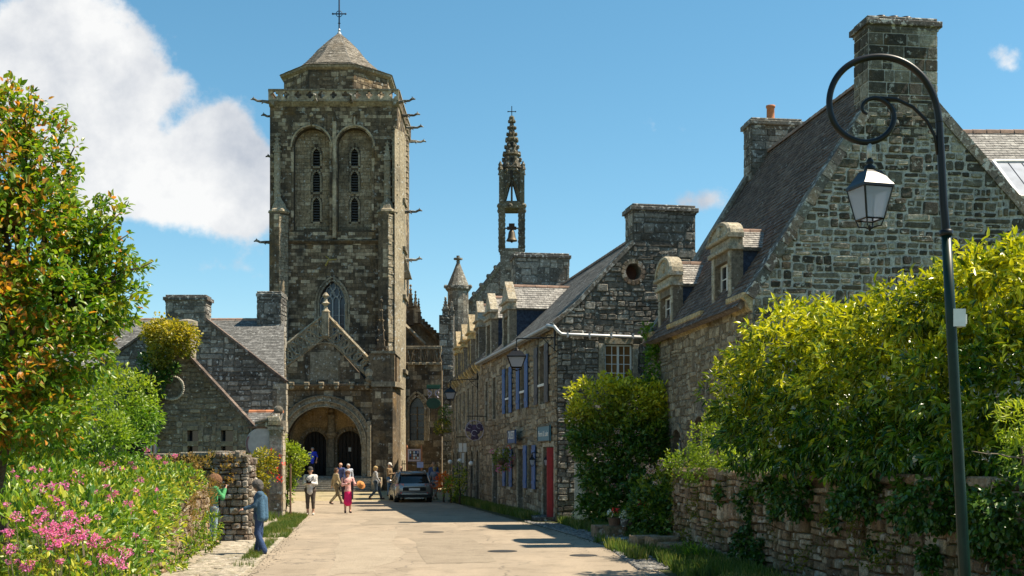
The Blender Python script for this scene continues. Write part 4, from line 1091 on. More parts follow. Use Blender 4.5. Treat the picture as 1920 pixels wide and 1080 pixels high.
        c.lathe((cx_, cy_, zt), [(w*.88, 0), (w*1.06, .1), (w*1.0, .22), (w*.72, .32), (w*.55, .62), (w*.3, .85), (w*.12, 1.08), (w*.22, 1.2), (w*.05, 1.32)], 6, sy=.9); c.build('buttress_cap', M['church_trim'], root)
    m = MB()
    for (x, ytop, ybot, w) in ((521, 250, 380, .34), (727, 265, 385, .4), (741, 235, 380, .3)):
        z0, z1 = Z(ybot, 72.7), Z(ytop, 72.7); m.fbox(f, X(x)-xl-w/2, X(x)-xl+w/2, z0, z1-1.2, 0, .38, .06)
        m.lathe((X(x), TY-.2, z1-1.2), [(w*.75,0),(w*.7,.15),(w*.35,.8),(w*.05,1.3)], 4, rot=math.pi/4)
        for k in range(5):
            for sg in (-1, 1): m.ball((X(x)+sg*w*(.62-.1*k), TY-.22, z1-1.1+k*.25), .07, 5, 4)
        for k in range(6): m.ball((X(x)+w*.5*(-1)**k, TY-.3, z0+.5+k*(z1-z0-2)/6), .08, 5, 4)
    m.build('crocketed_shaft', M['church_trim'], root)
    # side pinnacle turret low on the right and set-offs of the right buttress
    m = MB(); pinnacle(m, (X(716, 71.8), 71.4, Z(722, 71.4)), .55, 5.2); m.build('porch_pinnacle', M['church_stone'], root)
    m = MB(); x0 = xr-.1
    m.prism([(x0, 72.4, 0), (X(757, 73.5), 73.4, 0), (X(757, 73.5), 75.0, 0), (x0, 75.0, 0)], (0, 0, Z(245, 73))); bt = m.build('corner_buttress', M['church_trim'], root)
    m = MB()
    for (y, dx) in ((470, .25), (380, .2), (560, .3), (700, .3)): m.box(xr-.05, X(757,73.5)+dx*.5, 73.3, 75.1, Z(y, 73.5), Z(y, 73.5)+.25)
    m.prism([(X(757,73.5)-.05, 73.8, Z(470,73.5)), (X(763,73.5)+.25, 73.8, Z(520,73.5)), (X(757,73.5)-.05, 73.8, Z(520,73.5))], (0, .7, 0))
    m.build('set_off', M['church_trim'], root)
    m = MB(); crocket_line(m, (X(757, 73.5)+.1, 74.0, Z(375, 73.5)), (X(757, 73.5)+.1, 74.0, Z(215, 73.5)), 16, .18, up=np.array((.7, 0, .3))); m.build('crockets', M['church_trim'], root)
    # parapet with quatrefoils
    py = TY-.28; pxl, pxr = X(503, py), X(747.5, py); pz0, pz1 = Z(190, py), Z(167, py)
    m = MB()
    pr = [(0,-.28),(.12,-.2),(.28,-.02),(.34,.0),(.34,.09),(0,.12)]
    for (p, dv, n_) in (((pxl, TY+.05, pz0), (pxr-pxl, 0, 0), (0, -1, 0)), ((pxr-.35, TY-.3, pz0), (0, D_+.6, 0), (1, 0, 0)), ((pxl+.35, TY-.3, pz0), (0, D_+.6, 0), (-1, 0, 0)), ((pxl, TY+D_-.05, pz0), (pxr-pxl, 0, 0), (0, 1, 0))):
        p = np.array(p); n_ = np.array(n_, float); m.prism([p+n_*d*1.0+np.array((0, 0, v)) for d, v in pr], dv)
    m.build('parapet_cornice', M['church_trim'], root)
    def para(ff, w, nq, nm):
        hs = [quatre(w*(k+.5)/nq, (pz0+pz1)/2+.02, .235) for k in range(nq)]
        o = panel(ff, [(0,pz0+.1),(w,pz0+.1),(w,pz1-.1),(0,pz1-.1)], hs, .16, nm, M['church_stone'], root)
        r_ = MB(); r_.fbox(ff, -.0, w+.0, pz1-.1, pz1+.0, -.2, .05); r_.build('parapet_rail', M['church_trim'], root)
    para(Frame((pxl, py, 0), (1, 0, 0)), pxr-pxl, 11, 'parapet')
    dp = D_+.56
    para(Frame((pxr, py+.17, 0), (0, 1, 0)), dp-.34, 11, 'parapet'); para(Frame((pxl, py+dp-.17, 0), (0, -1, 0)), dp-.34, 11, 'parapet'); para(Frame((pxr, py+dp, 0), (-1, 0, 0)), pxr-pxl, 11, 'parapet')
    for (x, y, z, dx, dy) in ((pxl, TY-.1, pz0, -1, -.3), (pxr, TY-.1, pz0, 1, -.35), (pxr, TY+2.6, pz0-.05, 1, 0), (pxr, TY+5.4, pz0-.05, 1, 0), (pxr, TY+D_+.2, pz0-.1, 1, .4),
                              (pxl, TY+2.8, pz0-.05, -.8, 0), (pxl, TY+5.6, pz0-.1, -.8, 0), (X(588,72), TY-.25, pz0, .1, -1), (X(655,72), TY-.25, pz0, .1, -1), (xl, TY+.5, Z(452), -1, 0), (X(757,73.5), TY+1.2, Z(390), 1, 0), (X(757,73.5), TY+1.2, Z(482), .8, 0), (xl, TY+4, Z(265), -.6, 0)):
        m = MB(); gargoyle(m, (x, y, z), (dx, dy, 0), .95, .11); m.build('gargoyle', M['granite_dark'], root)
    # octagonal lantern stage and bell-cast pyramid roof
    oc = (X(636, 77.2), 77.2); R8 = (X(729, 77.2)-X(541, 77.2))/2/math.cos(R(22.5))*1.02; z0, z1 = ZB-.3, Z(127, 73.9)
    m = MB(); m.lathe((oc[0], oc[1], z0), [(R8, 0), (R8, z1-z0)], 8, rot=R(22.5)); dr = m.build('octagonal_stage', M['church_stone'], root)
    V8 = [(oc[0]+R8*math.cos(R(22.5+45*k)), oc[1]+R8*math.sin(R(22.5+45*k))) for k in range(8)]
    for k in (4, 5, 6, 7):
        a, b_ = V8[k], V8[(k+1) % 8]; ff = Frame((a[0], a[1], 0), (b_[0]-a[0], b_[1]-a[1], 0)); w = math.hypot(b_[0]-a[0], b_[1]-a[1])
        pool.field(dr, ff, [(0,z0),(w,z0),(w,z1),(0,z1)], [], st, 'rubble', .26, .42, 270+k, gap=.015, proud=(.005,.03), stack=.1, vis=[(500,100,760,190)])
    m = MB(); m.lathe((oc[0], oc[1], z1-.02), [(R8+.02, -.12), (R8+.22, 0), (R8+.26, .12), (R8+.05, .14)], 8, rot=R(22.5)); m.build('octagon_cornice', M['church_trim'], root)
    zt = Z(64, 77.2); H = zt-z1; prof = [(R8+.30, .12), (R8*.80, H*.17), (R8*.62, H*.34), (R8*.51, H*.47), (R8*.40, H*.62), (R8*.22, H*.82), (.12, H)]
    m = MB(); m.lathe((oc[0], oc[1], z1), prof, 8, rot=R(22.5)); rf = m.build('pyramid_roof', M['slate_grey'], root)
    for k in (3, 4, 5, 6, 7):
        for j in range(len(prof)-1):
            (ra, ha), (rb, hb) = prof[j], prof[j+1]; A = lambda rr, hh, q: np.array((oc[0]+rr*math.cos(R(22.5+45*q)), oc[1]+rr*math.sin(R(22.5+45*q)), z1+hh))
            e0, e1, t0, t1 = A(ra, ha, k), A(ra, ha, k+1), A(rb, hb, k), A(rb, hb, k+1); U = (e1-e0)/np.linalg.norm(e1-e0); mid = (t0+t1)/2-(e0+e1)/2; V = mid/np.linalg.norm(mid)
            fr2 = Frame(e0, U, V); qq = [(float(np.dot(p-e0, fr2.U)), float(np.dot(p-e0, fr2.V))) for p in (e0, e1, t1, t0)]
            pool.field(rf, fr2, qq, [], M['slate_roof_warm'], 'slate', .17, .26, 300+k*7+j, gap=.006, proud=(.012,.03), name='slate', hv=.03, wv=.15, bond=True, stack=0, rest='slates', allow=False)
    m = MB(); m.lathe((oc[0], oc[1], zt-.08), [(.17,0),(.14,.14),(.05,.24),(.09,.34),(.04,.44)], 10); m.build('roof_finial', M['zinc'], root)
    m = MB(); ct = Z(-2, 77.2); cz = Z(26, 77.2); zz = zt+.3
    m.tube([(oc[0],oc[1],zz),(oc[0],oc[1],ct)], .05, 6); m.tube([(oc[0]-.42,oc[1],cz),(oc[0]+.42,oc[1],cz)], .045, 6)
    m.tube([(oc[0]+.2*math.cos(t), oc[1], cz+.2*math.sin(t)) for t in np.linspace(0, 2*math.pi, 13)], .025, 5)
    for dx, dz in ((-.42,0),(.42,0)): m.ball((oc[0]+dx,oc[1],cz+dz), .07, 6, 5)
    m.lathe((oc[0], oc[1], zz+.35), [(.02,0),(.1,.06),(.02,.12)], 8)
    m.build('roof_cross', simple_cache('blue_iron', (.03,.05,.10)), root)
    pool.finish()

    # ---------- west porch
    PY = 70.0; XX = lambda x: X(x, PY); ZZ = lambda y: Z(y, PY)
    proot = thing('church_porch', (XX(620), PY, 0), 'gabled church porch with wide round arch, twin doorways and openwork gable', 'porch')
    pool = Pool(300); x0, x1 = XX(528), XX(741); fp = Frame((x0, PY, 0), (1, 0, 0)); w = x1-x0; U_ = lambda x: XX(x)-x0
    fz = 1.05
    ar = arch(U_(536)+.0, U_(678), fz-.05, ZZ(762), 18)
    ztop = ZZ(722)
    outer = [(0,0),(w,0),(w,ZZ(664)),(U_(700),ZZ(664)),(U_(700),ztop),(U_(692),ztop),(U_(610),ZZ(627)),(0,ZZ(694))]
    outer = [(0,0),(w,0),(w,ZZ(664)),(U_(698),ZZ(664)),(U_(698),ztop),(U_(694),ztop),(U_(610),ZZ(628)),(0,ZZ(690))]
    pw = panel(fp, outer, [ar], .9, 'porch_wall', M['church_joint'], proot)
    pool.field(pw, fp, outer, [grow(ar, .62)], M['church_stone'], 'ashlar', .34, .62, 401, gap=.016, proud=(.006,.03), hv=.12, wv=.35, bond=True, stack=0, vis=[(533,620,745,900)])
    # moulded arch rings
    sp_ = grow(ar, .31)
    surround(pool, pw, fp, ar, .30, .1, M['church_trim'], 402, blk=.42, proud=.05, sill=False, name='voussoir')
    surround(pool, pw, fp, sp_, .28, .1, M['church_trim'], 403, blk=.44, proud=.12, sill=False, name='voussoir')
    m = MB(); c_ = (U_(536)+U_(678))/2; hw = (U_(678)-U_(536))/2
    for (rr, dd) in ((hw+.62, .16), (hw+.30, .15), (hw-.0, .06)):
        m.tube([fp.pt(c_+rr*math.cos(t), ar[2][1]+(ar[2+9][1]-ar[2][1])*rr/hw*math.sin(t), dd) for t in np.linspace(0, math.pi, 25)], .05, 5)
    m.build('arch_moulding', M['church_trim'], proot)
    # cornice with bright corbel heads
    m = MB(); m.prism([fp.pt(0, ztop+v, d) for d, v in ((0,-.32),(.1,-.3),(.26,-.1),(.32,-.06),(.32,.04),(0,.10))], (U_(744), 0, 0)); m.build('porch_cornice', M['church_stone'], proot)
    for x in (549, 577, 604, 632, 661, 690):
        m = MB(); m.fbox(fp, U_(x)-.16, U_(x)+.16, ztop-.04, ztop+.16, -.0, .46, .04); m.ball(fp.pt(U_(x), ztop-.16, .3), .15, 7, 5); m.build('corbel', M['church_trim'], proot)
    # blind panels in the gable
    m = MB()
    for (xa, xb, ya, yb) in ((582, 637, 660, 712), ):
        m.fbox(fp, U_(xa), U_(xb), ZZ(yb), ZZ(ya), .0, .03)
    m.build('gable_panel', M['church_trim'], proot)
    m = MB()
    for x in (574, 636): m.fbox(fp, U_(x)-.05, U_(x)+.05, ZZ(718), ZZ(672), .0, .08)
    m.tube([fp.pt(U_(608)+1.25*math.cos(t), ZZ(668)+.8*math.sin(t), .06) for t in np.linspace(0, math.pi, 15)], .06, 5)
    m.build('gable_moulding', M['church_stone'], proot)
    # openwork gable balustrade
    ap = (U_(611), ZZ(588)); la = (-.05, ZZ(655)); rb = (U_(697), ZZ(678)); apb = (U_(611), ZZ(632)); lb = (-.05, ZZ(695)); rbb = (U_(690), ZZ(706))
    bal = MB()
    for a, b_, t_ in ((la, ap, .10), (rb, ap, .10), (lb, apb, .07), (rbb, apb, .07)):
        bal.tube([fp.pt(a[0], a[1], .05), fp.pt(b_[0], b_[1], .05)], t_, 4)
    bo = bal.build('gable_coping', M['church_trim'], proot)  # pale trim colour stands in for the sunlit coping tops
    tr = MB()
    for (a, b_, c2, d2, n) in ((la, ap, lb, apb, 6), (rb, ap, rbb, apb, 7)):
        for k in range(n):
            t0 = (k+.5)/n; p = np.array(a)*(1-t0)+np.array(b_)*t0; q2 = np.array(c2)*(1-t0)+np.array(d2)*t0; c_ = (p+q2)/2; r_ = np.linalg.norm(p-q2)*.40
            tr.tube([fp.pt(c_[0]+r_*math.cos(t), c_[1]+r_*math.sin(t), .05) for t in np.linspace(0, 2*math.pi, 11)], .075, 4)
            t1 = k/n; p = np.array(a)*(1-t1)+np.array(b_)*t1; q2 = np.array(c2)*(1-t1)+np.array(d2)*t1
            tr.tube([fp.pt(p[0], p[1], .05), fp.pt(q2[0], q2[1], .05)], .06, 4)
            sgn = 1 if b_[0] > a[0] else -1
            tr.tube([fp.pt(c_[0]-r_*.8, c_[1], .05), fp.pt(c_[0]+r_*.2, c_[1]+r_*.5, .05), fp.pt(c_[0]+r_*.8, c_[1], .05)], .03, 4)
    tr.build('openwork', M['church_trim'], proot)
    m = MB(); m.fbox(fp, ap[0]-.22, ap[0]+.22, apb[1], ap[1]+.1, -.12, .22, .04); m.lathe(fp.pt(ap[0], ap[1]+.1, .05), [(.28,0),(.12,.18),(.1,.35),(.26,.5),(.12,.62),(.08,.8),(.22,.95),(.06,1.15)], 8); m.build('gable_finial', M['church_trim'], proot)
    m = MB(); m.ball(fp.pt(U_(694), ZZ(700), .2), .3, 8, 6, (1, 1, 1.2)); m.ball(fp.pt(U_(694), ZZ(712), .3), .26, 8, 6); m.ball(fp.pt(U_(692), ZZ(692), .25), .16, 8, 6); m.build('carved_beast', M['church_stone'], proot)
    # right pier with sunlit flank and small buttress
    m = MB(); m.prism([(XX(700), PY-.5, 0), (XX(738), PY-.5, 0), (x1+.05, PY, 0), (x1+.05, PY+3, 0), (XX(700), PY+.1, 0)], (0, 0, ZZ(726))); pr_ = m.build('pier', M['church_stone'], proot)
    fpp = Frame((XX(700), PY-.5, 0), (1, 0, 0)); pool.field(pr_, fpp, [(0,0),(XX(738)-XX(700),0),(XX(738)-XX(700),ZZ(728)),(0,ZZ(728))], [], M['church_stone'], 'ashlar', .34, .55, 405, gap=.016, proud=(.006,.03), bond=True, stack=0, vis=[(533,620,745,900)])
    m = MB(); m.prism([(XX(698), PY-.6, ZZ(726)), (XX(743), PY-.6, ZZ(726)), (x1+.3, PY+.1, ZZ(726)), (x1+.3, PY+3, ZZ(726)), (XX(698), PY+.1, ZZ(726))], (0, 0, .3)); m.build('pier_cornice', M['church_trim'], proot)
    m = MB(); m.box(XX(693), XX(741), PY-.4, PY+2.9, ZZ(720), ZZ(664)); m.build('upper_pier', M['church_stone'], proot)
    m = MB(); m.box(XX(697), XX(741)+.06, PY-.5, PY+3.0, ZZ(664), ZZ(664)+.15); m.build('upper_pier_cap', M['church_trim'], proot)
    m = MB(); m.fbox(fpp, -.28, -.06, fz, ZZ(790), .0, .16, .03); m.build('colonnette', M['church_trim'], proot)
    # interior: side walls, vault, back wall with two doorways
    BY = PY+2.9; fb = Frame((x0, BY, 0), (1, 0, 0)); Xb = lambda x: X(x, BY)-x0; Zb = lambda y: Z(y, BY)
    dA = arch(Xb(569), Xb(612), fz, Zb(809), 12); dB = arch(Xb(633), Xb(677), fz, Zb(808), 12)
    bk = panel(fb, [(0,fz-.1),(w,fz-.1),(w,ztop),(0,ztop)], [dA, dB], .5, 'inner_wall', M['church_inner'], proot)
    pool.field(bk, fb, [(0,fz),(w,fz),(w,Z(760,BY)),(0,Z(760,BY))], [grow(dA, .28), grow(dB, .28)], M['church_inner'], 'ashlar', .34, .6, 407, gap=.016, proud=(.006,.02), bond=True, stack=0)
    for d, s_ in ((dA, 1), (dB, 2)):
        surround(pool, bk, fb, d, .26, .1, M['church_trim'], 410+s_, blk=.4, proud=.10, sill=False)
        du = MB(); n = 6; u0, u1 = d[0][0], d[1][0]; v1 = max(p[1] for p in d)
        for k in range(n): du.fbox(fb, u0+(u1-u0)*k/n+.01, u0+(u1-u0)*(k+1)/n-.01, fz, v1, -.42, -.36, .01)
        do = du.build('church_door', M['door_wood'], proot)
        hh = MB(); hh.fbox(fb, (u0+u1)/2-.1, (u0+u1)/2+.06, fz+1.5, fz+1.75, -.36, -.345)
        if s_ == 2: hh.build('notice', M['white_paint'], do)
    m = MB(); uc = (Xb(612)+Xb(633))/2; m.fbox(fb, uc-.3, uc+.3, fz, fz+.5, 0, .5, .03); m.fbox(fb, uc-.2, uc+.2, fz+.5, fz+2.3, 0, .4, .05); m.lathe(fb.pt(uc, fz+2.3, .25), [(.2,0),(.42,.25),(.45,.35)], 8)
    m.build('trumeau', M['church_trim'], proot)
    m = MB(); m.lathe(fb.pt(uc, fz+2.65, .3), [(.28,0),(.24,.5),(.2,.9),(.26,1.1),(.12,1.25)], 8); m.ball(fb.pt(uc, fz+4.02, .3), .15, 8, 6); m.lathe(fb.pt(uc, fz+4.45, .3), [(.35,0),(.4,.1),(.25,.35),(.05,.8)], 6); m.build('niche_statue', M['church_trim'], proot)
    v = MB(); n = 16; cc = (U_(536)+U_(678))/2; RR = hw+.35
    zs = ar[2][1]; hgt = (max(p[1] for p in ar)-zs)*RR/hw
    A = [(cc+RR*math.cos(math.pi*k/n), zs+hgt*math.sin(math.pi*k/n)) for k in range(n+1)]; A = [(cc+RR, fz-.1)]+A+[(cc-RR, fz-.1)]
    vs = [fp.pt(u, z_, -.85) for u, z_ in A]+[fp.pt(u, z_, -2.92) for u, z_ in A]+[fp.pt(cc+(u-cc)*1.1, z_+.3, -.85) for u, z_ in A]+[fp.pt(cc+(u-cc)*1.1, z_+.3, -2.92) for u, z_ in A]
    k_ = len(A); fs = []
    for i in range(k_-1): fs += [(i, i+1, k_+i+1, k_+i), (2*k_+i, 3*k_+i, 3*k_+i+1, 2*k_+i+1)]
    v.add(vs, fs); v.build('vault', M['church_inner'], proot)
    m = MB()
    for yy in (-1.2, -2.0, -2.75):
        m.tube([fp.pt(cc+(RR-.05)*math.cos(t), zs+(hgt-.05)*math.sin(t), yy) for t in np.linspace(0, math.pi, 21)], .10, 5)
    m.build('vault_rib', M['church_trim'], proot)
    m = MB(); m.box(x0, x1, PY, BY+.4, 0, fz-.0); m.build('porch_floor', M['coping'], proot)
    m = MB(); m.box(x0-.5, x0-.01, PY+.5, BY, 0, ztop-1.2); m.box(x1-.6, x1-.01, PY+.92, BY+.5, 0, ztop); m.build('side_wall', M['church_stone'], proot)
    m = MB(); rz = Z(632, PY); A = [fp.pt(-.3, ZZ(697), -.9), fp.pt(U_(611), ZZ(634), -.9), fp.pt(U_(692), ztop, -.9)]; B_ = [a+np.array((0, 2.05, 0)) for a in A]; m.add(A+B_, [(0,1,4,3),(1,2,5,4)]); m.add([a-np.array((0,0,.15)) for a in A+B_], [(3,4,1,0),(4,5,2,1)]); m.build('porch_roof', M['slate_grey'], proot)
    pool.finish()
    st_root = thing('stone_steps', (XX(616), 68, 0), 'flight of worn stone steps leading up to the church porch', 'steps')
    n = 7; g0 = gz(67.4)
    for k in range(n):
        m = MB(); y0 = 67.3+k*.40; z0 = g0+(fz-g0)*k/n; z1 = g0+(fz-g0)*(k+1)/n
        m.box(X(540, 68), X(697, 68), y0+.03, 70.6 if k == n-1 else y0+.75, z0-.02, z1-.09); 
        m.box(X(540, 68)-.03, X(697, 68)+.03, y0-.03, 70.55 if k == n-1 else y0+.72, z1-.09, z1); m.build('step', M['step_stone'], st_root)
    m = MB(); m.box(X(696, 68)+.04, X(712, 68), 67.6, 69.9, 0, 1.0); m.build('side_block', M['church_stone'], st_root)

    # ---------- aisle to the right of the tower
    AY = 75.2; XA = lambda x: X(x, AY); ZA = lambda y: Z(y, AY); a0, a1 = XA(738), XA(828); fa = Frame((a0, AY, 0), (1, 0, 0)); w = a1-a0
    aroot = thing('church_aisle', ((a0+a1)/2, AY, 0), 'dark church aisle right of the tower with one pointed window and openwork balustrade', 'church wing')
    pool = Pool(120); wn = arch(XA(768)-a0, XA(795)-a0, ZA(826), ZA(744), 12, 'pointed'); zt = ZA(684)
    aw = panel(fa, [(0,0),(w,0),(w,zt),(0,zt)], [wn], .6, 'aisle_wall', M['church_joint'], aroot)
    pool.field(aw, fa, [(0,0),(w,0),(w,zt),(0,zt)], [grow(wn, .35)], M['church_stone'], 'ashlar', .34, .6, 421, gap=.016, proud=(.006,.03), bond=True, stack=0, vis=[(740,680,830,870)])
    surround(pool, aw, fa, wn, .2, .1, M['church_trim'], 422, blk=.4, proud=.04); surround(pool, aw, fa, grow(wn, .2), .14, .1, M['church_trim'], 423, blk=.4, proud=.12, sill=False)
    gl = MB(); u0, u1 = XA(768)-a0, XA(795)-a0; gl.fbox(fa, u0-.1, u1+.1, ZA(828), ZA(742), -.5, -.45); go = gl.build('aisle_window', M['lead_glass'], aroot)
    m = MB(); m.fbox(fa, (u0+u1)/2-.04, (u0+u1)/2+.04, ZA(826), ZA(762), -.42, -.34)
    for k in range(1, 6): m.fbox(fa, u0, u1, ZA(826)+k*.42, ZA(826)+k*.42+.03, -.42, -.39)
    m.build('window_bar', M['church_stone'], go)
    m = MB(); m.fbox(fa, 0, w, zt, zt+.16, -.2, .2, .03); m.fbox(fa, 0, w, ZA(655), ZA(649), -.1, .12, .02); m.build('aisle_cornice', M['church_trim'], aroot)
    m = MB(); n = 7
    for k in range(n):
        ua, ub = w*k/n, w*(k+1)/n; v0, v1 = zt+.16, ZA(655)
        m.tube([fa.pt(ua, v1, .02), fa.pt((ua+ub)/2, v0, .02), fa.pt(ub, v1, .02)], .055, 4); m.tube([fa.pt(ua, v0, .02), fa.pt((ua+ub)/2, v1, .02), fa.pt(ub, v0, .02)], .055, 4)
        m.fbox(fa, ua-.05, ua+.05, v0, v1, -.06, .08)
    m.build('balustrade', M['church_stone'], aroot)
    for k in range(7):
        b_ = MB(); b_.fbox(fa, w*(k+.5)/7-.13, w*(k+.5)/7+.13, zt-.02, zt+.14, .2, .38); b_.build('corbel', M['church_trim'], aroot)
    m = MB(); m.box(a0, a1, AY+.6, 84, zt-.3, zt); m.build('aisle_roof', M['slate_grey'], aroot)
    fs_ = Frame((a1, AY, 0), (0, 1, 0)); panel(fs_, [(.6,0),(9,0),(9,zt),(.6,zt)], [], .4, 'side_wall', M['church_stone'], aroot)
    # gable and crocketed rake behind
    GY = 80.0; fg = Frame((X(748, GY), GY, 0), (1, 0, 0)); XG = lambda x: X(x, GY)-X(748, GY); ZG = lambda y: Z(y, GY)
    panel(fg, [(0,6),(XG(832),6),(XG(832),ZG(646)),(XG(800),ZG(612)),(XG(778),ZG(598)),(0,ZG(592))], [], .5, 'nave_gable', M['church_stone'], aroot)
    m = MB(); m.tube([(X(752,78.5),78.5,Z(603,78.5)), (X(797,78.5),78.5,Z(646,78.5))], .13, 4); m.tube([(X(798,78.5),78.5,Z(646,78.5)), (X(798,78.5),78.5,Z(655,78.5))], .13, 4); m.build('raking_coping', M['church_trim'], aroot)
    m = MB(); m.prism([(X(752,78.6),78.6,Z(603,78.6)), (X(797,78.6),78.6,Z(648,78.6)), (X(752,78.6),78.6,Z(652,78.6))], (0,.3,0)); m.build('raking_wall', M['church_stone'], aroot)
    m = MB(); crocket_line(m, (X(783,79.6),79.6,Z(598,79.6)), (X(832,79.6),79.6,Z(645,79.6)), 9, .34); m.tube([(X(783,79.6),79.6,Z(600,79.6)), (X(832,79.6),79.6,Z(647,79.6))], .18, 4); m.build('crocketed_rake', M['church_stone'], aroot)
    for (x, y, wd, yb) in ((770, 534, .42, 610), (779, 546, .36, 606), (785, 560, .3, 606), (762, 572, .3, 612), (756, 560, .26, 612)):
        m = MB(); pinnacle(m, (X(x, 79.3), 79.3, Z(yb, 79.3)), wd, Z(y, 79.3)-Z(yb, 79.3)); m.build('pinnacle', M['church_stone'], aroot)
    pool.finish()
    # ---------- iron railings at the foot of the aisle
    rr = thing('iron_railing', (XA(780), 73.2, 0), 'dark iron railing along the foot of the church aisle wall', 'railing')
    za = gz(73)
    m = MB(); m.box(X(742,73.2), X(822,73.2), 73.15, 73.25, za+.05, za+.10); m.box(X(742,73.2), X(822,73.2), 73.17, 73.23, za+1.55, za+1.60); m.build('rail', M['iron_black'], rr)
    for k in range(22):
        x = X(743,73.2)+(X(821,73.2)-X(743,73.2))*k/21; m = MB(); m.box(x-.018, x+.018, 73.18, 73.22, za, za+1.7); m.lathe((x, 73.2, za+1.7), [(.035,0),(.005,.12)], 4); m.build('baluster', M['iron_black'], rr)

_sc = {}
def simple_cache(n, c, **k):
    if n not in _sc: _sc[n] = simple(n, c, **k)
    return _sc[n]
M['slate_roof_warm'] = stone_mat('slate_roof_warm', [(.16,.14,.115),(.21,.185,.15),(.27,.24,.20),(.19,.165,.135)], .15, lcol=(.42,.40,.36), stain=.3, bump=.3, orange=.15)
M['church_inner'] = stone_mat('church_inner', [(.42,.30,.15),(.48,.34,.17),(.44,.32,.18),(.52,.38,.21)], .05, stain=.5, orange=.4, bump=.4, streak=.3)
M['step_stone'] = stone_mat('step_stone', [(.30,.28,.235),(.25,.235,.20),(.34,.315,.265)], .2, stain=.3, bump=.4)
M['church_panel'] = stone_mat('church_panel', [(.25,.19,.115),(.31,.24,.15),(.28,.215,.135),(.38,.31,.21)], .1, stain=.6, orange=.3, bump=.5, streak=.5)
church()

